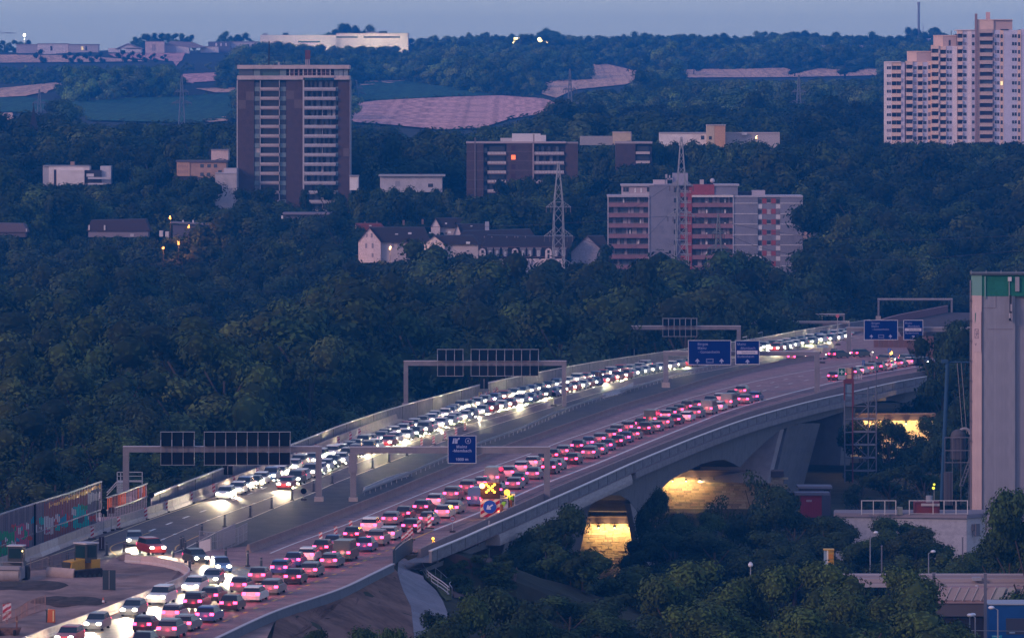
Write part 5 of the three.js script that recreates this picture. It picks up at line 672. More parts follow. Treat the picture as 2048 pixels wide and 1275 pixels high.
// ---------------------------------------------------------------- the plateau on the skyline
{
  const far = (name, label, cat, px, py, Z) => { const o = thing(name, label, cat); return front(o, px, py, Z); };
  let f = far('glass_works', 'long bright white industrial building with floodlit front on the skyline', 'factory', 668, 108, 4930);
  const wallLit = M(0.74, 0.70, 0.66);
  f('wall', wallLit, 520, 70, 672, 106, 0, 60); f('wall', wallLit, 672, 67, 816, 106, 4, 60); f('window_strip', slate, 596, 82, 640, 85, -0.2, 0.3); f('window_strip', slate, 630, 72.5, 715, 75.5, 3.8, 4.2); f('window_strip', slate, 727, 72.5, 800, 75.5, 3.8, 4.2); f('roof_edge', M(0.6, 0.55, 0.5), 672, 66, 816.5, 67.5, 3, 60); f('roof_box', slate, 758, 62, 774, 67, 20, 30); f('roof_box', M(0.3, 0.3, 0.33), 732, 63.5, 758, 67, 20, 30); f('roof_box', slate, 565, 65.5, 576, 70, 20, 30); f('vent', M(0.3, 0.3, 0.33), 525, 66, 535, 70, 20, 24); f('wall_seam', M(0.5, 0.48, 0.46), 740, 76, 741, 100, 3.8, 4.1);
  for (const [x, y, k] of [[640, 96, 1], [610, 92, 0.7], [750, 88, 0.9], [780, 86, 0.7], [560, 98, 0.5]]) { const o = thing('flood_lamp', 'floodlight before the long white skyline building, number ' + ord([640, 610, 750, 780, 560].indexOf(x)) + ' in brightness', 'floodlight', at(x, y + 8, 4902)); part(o, 'post', new THREE.CylinderGeometry(0.15, 0.2, 4, 6), mSteel, 0, -2, 0); part(o, 'lamp_head', G(1.4, 0.8, 0.5), mSteel, 0, 0.1, 0.3); part(o, 'lamp_glass', G(1.2, 0.6, 0.1), glow(1, 0.85, 0.55, 6), 0, 0.1, -0.02); lamp(o, 1, 0.82, 0.5, 2300 * k, 0, 0.3, -0.4, 20); }
  { // the free-standing letters before it
    const o = thing('roof_letters', 'row of dark free-standing letters in front of the white skyline building', 'sign'), g = front(o, 573, 98, 4900), L = { S: [[1, 0, 0, 0], [0, 0, 0, 1], [0, 1, 1, 1], [1, 1, 1, 2], [1, 2, 0, 2]], C: [[1, 0, 0, 0], [0, 0, 0, 2], [0, 2, 1, 2]], H: [[0, 0, 0, 2], [1, 0, 1, 2], [0, 1, 1, 1]], O: [[0, 0, 1, 0], [1, 0, 1, 2], [1, 2, 0, 2], [0, 2, 0, 0]], T: [[0, 0, 1, 0], [0.5, 0, 0.5, 2]] };
    [...'SCHOTT'].forEach((c, i) => part(o, 'letter', merge(L[c].map(([a, b, d, e]) => bar(g.loc(548 + i * 7 + a * 4.4, 88.5 + b * 4.6), g.loc(548 + i * 7 + d * 4.4, 88.5 + e * 4.6), 0.26, 4))), M(0.16, 0.15, 0.2)));
    part(o, 'letter_frame', merge([bar(g.loc(546, 98.4), g.loc(592, 98.4), 0.15), ...[0, 1, 2, 3, 4, 5].map((i) => bar(g.loc(550 + i * 8, 98.4), g.loc(550 + i * 8, 104), 0.15))]), mSteel);
  }
  const hall = (name, label, rects, Z) => { const [x0, y0, x1, y1] = rects[0], q = far(name, label, 'building', (x0 + x1) / 2, y1, Z); rects.forEach(([a, b, c, d, kind = 'wall', m = white, d0 = 0]) => q(kind, m, a, b, c, d + (kind === 'wall' ? 6 : 0), d0, d0 + 14)); return q; };
  const dk = slate, ro = M(0.3, 0.26, 0.28), pk = pinkish;
  hall('hall', 'low grey hall at the far left of the skyline', [[32, 90, 74, 100, 'wall', M(0.4, 0.38, 0.42)], [30, 88, 75, 90, 'roof', ro, -0.5]], 4850);
  hall('hall', 'white hall with a wide door, left on the skyline', [[74, 88, 136, 102], [100, 92, 104, 101, 'window', dk, -0.2], [73, 86.5, 137, 88, 'roof', ro, -0.5]], 4840);
  hall('hall', 'lower pale hall with one lit door, left on the skyline', [[137, 90, 196, 102, 'wall', M(0.5, 0.46, 0.48)], [162, 93, 166, 100, 'lit_door', glow(1, 0.7, 0.3, 1.1), -0.2], [136, 88, 197, 90, 'roof', ro, -0.5], [170, 92, 173, 101, 'window', dk, -0.2]], 4835);
  { const q = hall('gabled_hall', 'white hall with a low gabled roof on the skyline', [[216, 96, 240, 103], [250, 96, 282, 103]], 4830); q.prism('gable', white, [[232, 98], [255, 88], [284, 98]], 0, 14); q.prism('roof', ro, [[230, 97], [255, 86], [286, 97], [284, 98.5], [255, 88], [232, 98.5]], -1, 14); }
  hall('pink_cube_house', 'pink cube-shaped house standing forward on the skyline', [[290, 83, 328, 104, 'wall', pk], [304, 88, 306, 102, 'window', ro, -0.2], [308, 88, 310, 102, 'window', ro, -0.2], [289, 82, 329, 83.4, 'roof', ro, -0.3]], 4800);
  { const q = hall('roofed_hall', 'pinkish pitched-roof house right of the pink cube', [[329, 90, 352, 104, 'wall', M(0.5, 0.42, 0.44)], [352, 92, 378, 104]], 4815); q.prism('roof', ro, [[327, 91], [340, 82], [384, 84], [410, 94], [388, 96], [350, 91]], -0.5, 13); }
  hall('dark_hall', 'dark house with pale windows left of the long white building', [[416, 83, 460, 100, 'wall', M(0.16, 0.15, 0.19)], [430, 86, 434, 92, 'window', white, -0.2], [440, 86, 443, 92, 'window', white, -0.2], [450, 86, 453, 92, 'window', white, -0.2]], 4845);
  hall('pale_hall', 'pale hall with a flat roof beside the dark house', [[460, 84, 514, 98, 'wall', M(0.58, 0.54, 0.58)], [458, 82.5, 516, 84.5, 'roof', ro, -0.4], [494, 88, 498, 95, 'window', dk, -0.2], [503, 88, 507, 95, 'window', dk, -0.2]], 4850);
  hall('white_shed', 'small white sheds left of the dark house on the skyline', [[400, 93, 436, 99], [398, 92, 437, 93.4, 'roof', ro, -0.4]], 4825);
  hall('greenhouse', 'long pale greenhouse strip on the right-hand hill', [[1563, 91, 1746, 97, 'wall', M(0.38, 0.36, 0.42)], [1562, 90, 1747, 91.2, 'roof', M(0.5, 0.48, 0.52), -0.4], [1640, 91.5, 1644, 96, 'door', dk, -0.2]], 4700);
  hall('flat_roof_house', 'flat white roof below the tree clump at the mast', [[1812, 78.5, 1860, 84, 'wall', M(0.3, 0.28, 0.32)], [1810, 77, 1862, 79, 'roof', M(0.6, 0.56, 0.58), -0.6]], 4960);
  for (const [x, l] of [[1036, 'left'], [1087, 'right']]) { const o = thing('floodlight_mast', l + ' of the two glowing yellow floodlight masts on the skyline', 'floodlight', at(x, 104, 4600)), s = 4600 / F; part(o, 'mast', new THREE.CylinderGeometry(0.25, 0.4, 25 * s, 8), M(0.3, 0.28, 0.2), 0, 12 * s, 0); part(o, 'crossbar', G(9 * s, 0.5, 0.4), mSteel, 0, 26 * s, 0); for (const k of [-1.5, -0.5, 0.5, 1.5]) for (const j of [0, 1]) part(o, 'lamp', new THREE.SphereGeometry(1.5, 10, 8), glow(1, 0.72, 0.25, 9), k * 2.2, 25 * s - j * 2.2 + 0.2, 0.5); lamp(o, 1, 0.8, 0.35, 2500, 0, 25 * s - 4, 2.6, 30); }
  { const o = thing('lit_mast', 'lamp mast with one white light at the left end of the skyline', 'floodlight', at(48, 100, 4900)), s = 4900 / F; part(o, 'mast', new THREE.CylinderGeometry(0.25, 0.4, 30 * s, 8), M(0.4, 0.38, 0.36), 0, 15 * s, 0); part(o, 'lamp', new THREE.SphereGeometry(1.2, 12, 8), glow(1, 0.86, 0.62, 10), 0, 30 * s, 0); lamp(o, 1, 0.85, 0.6, 800, 0, 30 * s - 2, 1.8, 20); }
  { const o = thing('crane', 'faint tower crane jib at the left edge of the sky', 'crane', at(-30, 100, 5060)), s = 5060 / F; part(o, 'jib', merge([bar(V(-20 * s, 34 * s, 0), V(62 * s, 34 * s, 0), 0.25), bar(V(0, 38 * s, 0), V(60 * s, 34.3 * s, 0), 0.12), bar(V(43 * s, 36 * s, 0), V(46 * s, 34 * s, 0), 0.4)]), M(0.35, 0.36, 0.4)); part(o, 'tower', bar(V(0, 0, 0), V(0, 38 * s, 0), 0.6), M(0.35, 0.36, 0.4)); }
  { const o = thing('radio_mast', 'tall thin radio mast rising above the right-hand tree clump', 'mast', at(1838, 80, 5030)), s = 5030 / F; part(o, 'mast', new THREE.CylinderGeometry(1.0, 1.3, 70 * s, 10), M(0.28, 0.29, 0.33), 0, 35 * s, 0); part(o, 'antenna', new THREE.CylinderGeometry(1.4, 1.4, 6 * s, 10), M(0.34, 0.34, 0.38), 0, 73 * s, 0); part(o, 'side_mast', bar(V(9 * s, 0, 0), V(9 * s, 30 * s, 0), 0.3), M(0.28, 0.29, 0.33)); }
}
// ---------------------------------------------------------------- pylons and wires
function pylon(label, px, Z, levels, arms, mat, r = 0.066, name = 'power_pylon') {   // levels: [py, half width px], top first; arms: [py, half length px, height px]
  const base = levels[levels.length - 1][0], o = thing(name, label, 'pylon'), f = front(o, px, base, Z), legs = [[], [], [], []], brace = [], c = (y, w, i) => { const p = f.loc(px + [-w, w, w, -w][i] * 0.92 + [0.12, 0.12, -0.12, -0.12][i] * w, y); p.z += [1, 1, -1, -1][i] * w * f.s * 0.9; return p; };
  for (let k = 1; k < levels.length; k++) {
    const [y0, w0] = levels[k - 1], [y1, w1] = levels[k], n = Math.max(1, Math.round((y1 - y0) / (2.2 * Math.max(w1, 4))));
    for (let i = 0; i < 4; i++) legs[i].push(bar(c(y0, w0, i), c(y1, w1, i), r * 1.5));
    for (let s = 0; s < n; s++) { const a = [lerp(y0, y1, s / n), lerp(w0, w1, s / n)], b = [lerp(y0, y1, (s + 1) / n), lerp(w0, w1, (s + 1) / n)]; for (let i = 0; i < 4; i++) { const j = (i + 1) % 4; brace.push(bar(c(...(s % 2 ? a : b), i), c(...(s % 2 ? b : a), j), r)); if (s === 0) brace.push(bar(c(...a, i), c(...a, j), r)); } }
  }
  legs.forEach((l) => part(o, 'leg', merge(l), mat)); part(o, 'bracing', merge(brace), mat);
  for (const [y, w, h] of arms) { const l = [], half = 7; for (const s of [-1, 1]) { const tip = f.loc(px + s * w, y); for (const z of [-0.6, 0.6]) { const a = f.loc(px, y), b = f.loc(px + s * half, y - h); a.z = b.z = z; l.push(bar(a, tip, r * 1.2), bar(b, tip, r * 1.2)); for (let k = 1; k < 5; k++) { const u = k / 5, p = a.clone().lerp(tip, u), q = b.clone().lerp(tip, u); l.push(bar(p, q, r * 0.7), bar(p, b.clone().lerp(tip, u - 0.2), r * 0.7)); } } } const m = part(o, 'cross_arm', merge(l), mat); for (const s of [-0.97, -0.6, 0.6, 0.97]) part(o, 'insulator', new THREE.CylinderGeometry(0.1, 0.14, 1.3, 8), M(0.12, 0.1, 0.1), s * w * f.s, f.loc(px, y).y - 0.7, 0); }
  return f;
}
const galv = M(0.30, 0.31, 0.35, { roughness: 0.7 }), galvDim = M(0.17, 0.19, 0.2, { roughness: 0.7 });
pylon('pale lattice power pylon in front of the mansard row, with three wide cross-arms', 1117, 1400, [[326, 1.5], [404, 9], [470, 11], [536, 12], [640, 16]], [[414, 25, 14], [472, 29, 17], [537, 45, 22]], galv);
pylon('taller pale lattice power pylon in front of the red stair strip', 1363, 1440, [[274, 1.5], [346, 7], [370, 8], [430, 9.5], [480, 11], [545, 15], [600, 18]], [[371, 24, 12], [432, 28, 14]], galv);
pylon('dim slender lattice pylon in front of the right red balconies', 1437, 1420, [[428, 1], [465, 4], [500, 6], [590, 12]], [[497, 22, 8], [466, 12, 6]], galvDim, 0.08);
for (const [px, y0, y1, Z, label] of [[363, 150, 262, 2700, 'faint lattice pylon on the green field left of the brown tower'], [78, 178, 272, 2800, 'faint lattice pylon behind the church spire'], [1140, 138, 276, 2500, 'faint tall lattice pylon on the slope above the brown flats'], [1598, 150, 262, 2600, 'faint lattice pylon in the wooded slope left of the white towers'], [712, 160, 215, 3300, 'faintest small pylon just right of the brown tower'], [105, 300, 345, 2400, 'faint short pylon below the church spire']]) pylon(label, px, Z, [[y0, 1], [lerp(y0, y1, 0.45), 4], [y1 + 14, 8]], [[lerp(y0, y1, 0.5), 20, 6], [lerp(y0, y1, 0.3), 14, 5]], M(0.16, 0.18, 0.22, { roughness: 0.7 }), 0.11);
{
  const wire = (label, pts, r = 0.045) => { const o = new THREE.Mesh(new THREE.TubeGeometry(new THREE.CatmullRomCurve3(pts.map((p) => at(...p))), 40, r, 4), M(0.05, 0.05, 0.07)); o.name = numbered('power_line'); scene.add(o); tag(shade(o), label, 'power line'); };
  wire('thin dark wire crossing the grey wall left of the taller pylon', [[700, 452, 1480], [1000, 452, 1470], [1339, 432, 1440]]); wire('dark wire running right from the taller pylon over the grey end wall', [[1391, 432, 1440], [1560, 465, 1400], [1760, 480, 1360], [2060, 470, 1300]]);
  wire('lower dark wire crossing the grey end wall', [[1391, 434, 1440], [1540, 500, 1380], [1760, 520, 1330], [2060, 500, 1280]]); wire('wire from the nearer pylon down to the left over the wood', [[1088, 472, 1400], [940, 540, 1380], [760, 575, 1350], [500, 585, 1300]]); wire('lowest wire from the nearer pylon leftward', [[1072, 537, 1400], [900, 560, 1380], [600, 580, 1330], [300, 580, 1270]]); wire('wire between the two pale pylons', [[1146, 472, 1400], [1250, 500, 1415], [1335, 432, 1440]]); wire('upper wire between the two pale pylons', [[1142, 414, 1400], [1250, 420, 1420], [1340, 371, 1440]]);
}
// ---------------------------------------------------------------- gantries and signs
const steelG = M(0.19, 0.18, 0.215, { map: rep(T.wall, 0.5), roughness: 0.65 }), signBlue = M(0.012, 0.055, 0.26, { roughness: 0.45 }), signBack = M(0.007, 0.007, 0.012, { roughness: 0.8, specularIntensity: 0.1 }), frameGrey = M(0.22, 0.24, 0.29, { roughness: 0.6 });
function print(w, h, draw) { const c = document.createElement('canvas'); c.width = w; c.height = h; const x = c.getContext('2d'); draw(x, w, h); const t = new THREE.CanvasTexture(c); t.colorSpace = THREE.SRGBColorSpace; t.magFilter = THREE.LinearFilter; return t; }
const facePlane = (f, parent, tex, x0, y0, x1, y1, d, name = 'sign_face') => { const s = f.s, g = new THREE.PlaneGeometry((x1 - x0) * s, (y1 - y0) * s), p = f.loc((x0 + x1) / 2, (y0 + y1) / 2, d); const m = part(f.g, name, g, new THREE.MeshPhysicalMaterial({ map: tex, roughness: 0.6, specularIntensity: 0.15 }), p.x, p.y, p.z); return m; };
const INK = '#8d97bd';
function gantry(label, Z, xl, xr, yb0, yb1, footL, footR, thick = 12, name = 'sign_gantry') {
  const o = thing(name, label, 'gantry'), f = front(o, (xl + xr) / 2, Math.max(footL, footR), Z);
  f('beam', steelG, xl, yb0, xr, yb1, -0.45, 0.45); f('beam_cap', M(0.42, 0.40, 0.45), xl, yb0 - 1, xr, yb0 + 0.2, -0.5, 0.5);
  f('leg', steelG, xl, yb1 + 0.1, xl + thick, footL, -0.42, 0.42); f('leg', steelG, xr - thick, yb1 + 0.1, xr, footR, -0.42, 0.42);
  f('foot', mConcrete, xl - 3, footL - 8, xl + thick + 3, footL + 2, -0.9, 0.9); f('foot', mConcrete, xr - thick - 3, footR - 8, xr + 3, footR + 2, -0.9, 0.9);
  for (let x = xl + 60; x < xr - 20; x += 70) f('beam_joint', M(0.16, 0.155, 0.19), x, yb0, x + 1.2, yb1, -0.47, -0.44);
  return f;
}
const lattice9 = (f, boards, y0, y1, yb0, yb1) => boards.forEach(([x0, x1, n]) => {
  const s = thing('message_sign', 'dark back of the ' + (n > 4 ? 'wide' : 'narrow') + ' electronic sign on the ' + f.where, 'sign', V(0, 0, 0)), q = front(s, (x0 + x1) / 2, y1, f.Z - 0.9);
  for (let k = 0; k < n; k++) { const a = lerp(x0, x1, k / n), b = lerp(x0, x1, (k + 1) / n); q('back_panel', signBack, a + 0.7, yb1 + 1, b - 0.7, y1, 0, 0.35); q('back_panel', M(0.006, 0.008, 0.014, { roughness: 0.8, specularIntensity: 0.1 }), a + 0.7, y0, b - 0.7, yb0 - 1, 0.02, 0.35); }
  for (let k = 0; k <= n; k++) { const a = lerp(x0, x1, k / n); q('rib', frameGrey, a - 0.45, y0, a + 0.45, y1, -0.16, 0.0); part(s, 'strut', bar(q.loc(a, yb0 - 14, -0.1), q.loc(a, yb0, -0.9), 0.07), frameGrey); }
  q('rim', frameGrey, x0 - 1, y0 - 1, x1 + 1, y0, -0.16, 0.35); q('rim', frameGrey, x0 - 1, y1, x1 + 1, y1 + 1, -0.16, 0.35);
});
const Gz = (foot) => 48.7 * F / (foot - 200);
{
  const a = gantry('nearest grey gantry over the white-lit carriageway carrying dark electronic signs', 690, 245, 643, 893, 904, 1002, 1002); a.where = 'nearest left gantry'; a.Z = 690; lattice9(a, [[321, 388, 3], [408, 580, 8]], 864, 929, 893, 904);
  const b = gantry('second grey gantry over the white-lit carriageway carrying dark electronic signs', 905, 807, 1133, 722, 731, 815, 824, 9); b.where = 'second left gantry'; b.Z = 905; lattice9(b, [[875, 926, 3], [942, 1077, 8]], 699, 751, 722, 731);
  const c = gantry('third, faint gantry over the white-lit carriageway', 1065, 1220, 1482, 652, 659, 718, 722, 8); c.where = 'third left gantry'; c.Z = 1065; lattice9(c, [[1326, 1394, 6]], 637, 672, 652, 659);
  const d = gantry('grey gantry across the red-lit carriageway carrying the small blue exit sign', 690, 700, 1100, 894, 906, 1003, 1024, 12);
  d('leg_cover', steelG, 697, 906, 713, 945, -0.7, -0.45);
  const e = gantry('second gantry across the red-lit carriageway carrying two blue signs', 940, 1327, 1640, 703, 711, 773, 800, 10);
  const g = gantry('third gantry across the red-lit carriageway, running behind the silo', 1090, 1694, 2000, 655, 663, 738, 745, 9);
  gantry('faint far gantry at the edge of the woods above the farthest blue signs', 1330, 1756, 1906, 597.5, 600.5, 640, 640, 3.5, 'far_gantry'); gantry('faint far gantry over the end of the white lights', 1240, 1573, 1690, 628, 632, 690, 660, 3, 'far_gantry'); gantry('lowest of the faint far gantries, left of the white lights', 1180, 1482, 1700, 643, 647, 690, 672, 3, 'far_gantry');
  const sign = (label, Z, x0, y0, x1, y1, w, h, draw) => { const o = thing('road_sign', label, 'road sign'), f = front(o, (x0 + x1) / 2, y1, Z); f('sign_panel', signBlue, x0, y0, x1, y1, 0, 0.12); for (const [a, b2, c2, d2] of [[x0, y0 - 0.6, x1, y0 + 0.6], [x0, y1 - 0.6, x1, y1 + 0.6]]) f('rim', M(0.42, 0.44, 0.52), a - 0.6, b2, c2 + 0.6, d2, -0.03, 0.14); f('rim', M(0.42, 0.44, 0.52), x0 - 0.6, y0 + 0.6, x0 + 0.6, y1 - 0.6, -0.03, 0.14); f('rim', M(0.42, 0.44, 0.52), x1 - 0.6, y0 + 0.6, x1 + 0.6, y1 - 0.6, -0.03, 0.14); facePlane(f, o, print(w, h, (c2) => { c2.fillStyle = '#061f66'; c2.fillRect(0, 0, w, h); c2.fillStyle = c2.strokeStyle = INK; draw(c2, w, h); }), x0 + 0.6, y0 + 0.6, x1 - 0.6, y1 - 0.6, -0.006); for (const x of [lerp(x0, x1, 0.25), lerp(x0, x1, 0.75)]) f('bracket', steelG, x - 0.8, y0 + 4, x + 0.8, y1 - 4, 0.13, 0.5); return f; };
  const arrow = (c, x, y, s, turn = 0) => { c.save(); c.translate(x, y); c.rotate(turn); c.beginPath(); c.moveTo(0, -s); c.lineTo(s, 0.15 * s); c.lineTo(s * 0.6, 0.45 * s); c.lineTo(0.25 * s, 0.1 * s); c.lineTo(0.25 * s, s); c.lineTo(-0.25 * s, s); c.lineTo(-0.25 * s, 0.1 * s); c.lineTo(-s * 0.6, 0.45 * s); c.lineTo(-s, 0.15 * s); c.fill(); c.restore(); };
  const font = (c, s, b = '') => { c.font = b + s + 'px sans-serif'; };
  sign('small blue exit sign with a diverging-road symbol, the number 4, Mainz -Mombach and 1000 m', 689, 896, 871, 952, 926, 448, 440, (c) => {
    c.textAlign = 'center'; font(c, 62, 'bold '); c.fillText('Mainz', 218, 196); c.fillText('-Mombach', 224, 262); c.fillText('1000 m', 224, 402);
    for (const p of [[[62, 122], [84, 34], [104, 34], [98, 122]], [[106, 122], [112, 34], [128, 34], [150, 80], [150, 122]], [[128, 62], [160, 40], [150, 30], [188, 26], [180, 62], [172, 52], [144, 78]]]) { c.beginPath(); p.forEach(([x, y], i) => i ? c.lineTo(x, y) : c.moveTo(x, y)); c.fill(); }
    c.lineWidth = 7; c.beginPath(); c.arc(322, 78, 44, 0, 7); c.stroke(); font(c, 58, 'bold '); c.fillText('4', 322, 99);
  });
  const wide = (c) => { font(c, 58); c.textAlign = 'left'; c.fillText('Bingen', 150, 78); c.fillText('Mainz', 150, 146); c.fillText('- Gonsenheim', 165, 214); arrow(c, 148, 346, 40); arrow(c, 560, 346, 40); c.lineWidth = 5; c.strokeRect(300, 312, 120, 66); c.lineWidth = 4; c.strokeRect(310, 322, 100, 46); };
  const small = (turn) => (c) => { font(c, 58); c.fillText('Mainz', 24, 76); c.fillText('-Mombach', 66, 146); c.fillStyle = '#b9b7c8'; c.fillRect(18, 168, 364, 62); c.fillStyle = '#4a4a60'; font(c, 52); c.fillText('\u2190', 24, 218); c.fillText('Stadtmitte', 100, 218); c.fillStyle = INK; font(c, 58); c.fillText('Budenheim', 24, 292); arrow(c, 205, 358, 40, turn); };
  sign('wide blue sign on the second right gantry listing Bingen, Mainz and Gonsenheim', 938, 1377, 680.5, 1462, 729, 712, 408, wide); sign('smaller blue sign on the second right gantry with a white Stadtmitte band and upright arrow', 938, 1471.5, 681, 1519, 728, 408, 402, small(0));
  sign('farther wide blue sign listing Bingen and Mainz, left of the silo', 1088, 1729, 640, 1796, 679, 712, 414, wide); sign('farther small blue sign with a slanting arrow, left of the silo', 1088, 1808, 640, 1846.5, 679, 408, 414, small(0.8));
}
// ---------------------------------------------------------------- the graffiti noise barrier with its slats
{
  const top = [[-30, 1037], [0, 1028], [69, 1006], [140, 984], [202, 962]], o = thing('noise_barrier', 'tall slatted noise barrier with colourful graffiti at the left edge, its top slats coloured as an amber glint', 'noise barrier');
  const foot = shifted(leftBarrier, -1.0), Zs = (px) => { let b = null, d = 1e9; for (const p of foot) { const e = Math.abs(1024 + p.x * F / -p.z - px); if (e < d) { d = e; b = p; } } return b; };
  const fine = smooth(foot, 0.2), nearest = (px) => { let lo = 0, hi = fine.length - 1; while (hi - lo > 1) { const m = (lo + hi) >> 1; 1024 + fine[m].x * F / -fine[m].z < px ? lo = m : hi = m; } const a = fine[lo], b = fine[hi], xa = 1024 + a.x * F / -a.z, xb = 1024 + b.x * F / -b.z; return a.clone().lerp(b, clamp((px - xa) / (xb - xa || 1), 0, 1)); };
  const yTop = (px, t) => { for (let i = 1; i < t.length; i++) if (px <= t[i][0]) return lerp(t[i - 1][1], t[i][1], (px - t[i - 1][0]) / (t[i][0] - t[i - 1][0])); return t[t.length - 1][1]; };
  const r = rng(55), slats = {}, put = (m, px, y0, y1, p0, w = 0.1) => { const k = m.uuid, p = nearest(px), a = at(px, y0, -p0.z).y, b = at(px, y1, -p0.z).y; (slats[k] ??= [m, []])[1].push(moved(G(w, Math.round(Math.abs(a - b) * 10) / 10, 0.12), p.x, (a + b) / 2, p.z)); };
  const base = M(0.24, 0.225, 0.28), base2 = M(0.17, 0.165, 0.22), teal = M(0.02, 0.62, 0.60), cyan = M(0.02, 0.40, 0.60), pink = M(0.62, 0.14, 0.26), red = M(0.68, 0.09, 0.07), greenG = M(0.03, 0.42, 0.20), whiteG = M(0.7, 0.68, 0.74), rust = M(0.34, 0.14, 0.15), orange = M(0.78, 0.19, 0.08), glintSlat = M(0.95, 0.62, 0.22, { metalness: 0.9, roughness: 0.3 });  // amber reflection of the afterglow put into the top slats' colour
  const strokes = []; for (let i = 0; i < 34; i++) { const a = -20 + 215 * r(), yb = 1096 - (a + 20) * 0.33 - 34 * r(); strokes.push([a, a + 4 + 9 * r(), yb, yb + 4 + 12 * r(), [teal, cyan, pink, red, greenG, whiteG, rust, whiteG, base2][i % 9]]); }
  const under = (px) => { const p = nearest(px); return 200 + (CY - RY - 0.9) * F / -p.z; };
  for (let px = -22; px < 203; px += 3.25) {
    const p = nearest(px), y0 = yTop(px, top) + 1, y1 = under(px); let segs = [[y0, y1, r() < 0.5 ? base : base2]];
    const paint = (x0, x1, a, b, m) => { if (px > x0 && px < x1) segs = segs.flatMap(([s, e, k]) => { const A = clamp(a + (r() - 0.5) * 6, s, e), B = clamp(b + (r() - 0.5) * 6, s, e); return [[s, A, k], [A, B, m], [B, e, k]].filter(([u, v]) => v - u > 0.5); }); };
    paint(86, 176, y0 + 6, y0 + 120, rust); paint(145, 178, 1010, 1056, teal); paint(116, 132, 1030, 1052, cyan); paint(110, 116, 1034, 1060, red); paint(132, 139, 1028, 1046, red); paint(86, 108, 1030, 1066, whiteG); paint(27, 58, 1048, 1090, pink); paint(38, 44, 1052, 1075, teal); paint(-20, 28, 1064, 1110, greenG); paint(176, 200, 985, 1040, whiteG); paint(66, 74, 1046, 1080, whiteG); for (const [a, b, c, d, m] of strokes) paint(a, b, c, d, m); paint(98, 200, y0 + 3 + (200 - px) * 0.06, y0 + 11 + (200 - px) * 0.05, glintSlat); if (px > 176) paint(176, 203, y0 + 34, y0 + 60, base);
    for (const [a, b, m] of segs) put(m, px, a, b, p);
  }
  for (const [m, l] of Object.values(slats)) stuff(part(o, 'slat', merge(l), m));
  const rail = (pts, dy, h) => swept(pts.map(([x, y]) => { const p = nearest(x), q = at(x, y + dy, -p.z); return V(p.x, q.y, p.z); }), [[-0.1, 0], [0.1, 0], [0.1, h], [-0.1, h]]);
  part(o, 'top_rail', rail(top, 1.5, 0.14), frameGrey); part(o, 'middle_rail', rail([[-25, 1100], [0, 1092], [100, 1055], [200, 1020]], 0, 0.1), frameGrey); const q = nearest(69), yp = at(69, 1006, -q.z).y; part(o, 'post', G(0.22, yp - RY, 0.3), signBack, q.x, (yp + RY) / 2, q.z + 0.1);
  part(o, 'back_sheet', quads(smooth(foot, 3).filter((p) => { const x = 1024 + p.x * F / -p.z; return x > -24 && x < 204; }).map((p) => { const x = 1024 + p.x * F / -p.z, t = at(x, yTop(x, top) + 2, -p.z).y; return [V(p.x - 0.25, RY + 0.2, p.z), V(p.x - 0.25, t, p.z)]; })), M(0.10, 0.10, 0.14));
  const u = thing('noise_barrier', 'shorter, lower slatted barrier section with red and orange paint beside the nearest gantry leg', 'noise barrier'), t2 = [[213, 995], [250, 983], [293, 967]], sl = {};
  for (let px = 215; px < 294; px += 3.2) { const p = nearest(px), y0 = yTop(px, t2) + 1, ym = y0 + 25, y1 = under(px), m = px < 222 ? orange : px < 236 ? M(0.3, 0.14, 0.12) : px < 252 ? orange : px < 258 ? base : px < 268 ? M(0.42, 0.3, 0.38) : r() < 0.45 ? orange : M(0.38, 0.28, 0.36); for (const [a, b, k] of [[y0, ym, m], [ym, y1, base]]) { const A = at(px, a, -p.z).y, B = at(px, b, -p.z).y; (sl[k.uuid] ??= [k, []])[1].push(moved(G(0.1, Math.round(Math.abs(A - B) * 10) / 10, 0.12), p.x, (A + B) / 2, p.z)); } }
  for (const [m, l] of Object.values(sl)) stuff(part(u, 'slat', merge(l), m)); part(u, 'top_rail', rail(t2, 1, 0.14), frameGrey); part(u, 'middle_rail', rail(t2, 26, 0.12), frameGrey);
  { const w = thing('access_platform', 'small steel platform with steps and railing behind the nearest left gantry leg', 'platform'), f = front(w, 255, 1000, 705), st = M(0.36, 0.40, 0.46); for (const [x0, y0, x1, y1] of [[233, 943, 284, 944.5], [233, 951, 284, 952], [233, 960, 284, 962.5]]) f('rail', st, x0, y0, x1, y1, -0.05, 0.05); for (const x of [233, 240, 283]) f('post', st, x, 943, x + 1.5, 985, -0.05, 0.05); for (let k = 0; k < 7; k++) f('step', M(0.34, 0.40, 0.48), 235, 963 + k * 3.4, 246, 965 + k * 3.4, -0.9 + k * 0.1, -0.2 + k * 0.1); f('deck', st, 233, 962.5, 284, 964, 0.1, 1.4); part(w, 'stair_rail', merge([bar(f.loc(213, 985), f.loc(234, 962), 0.06), bar(f.loc(213, 990), f.loc(234, 967), 0.06)]), st); }
}
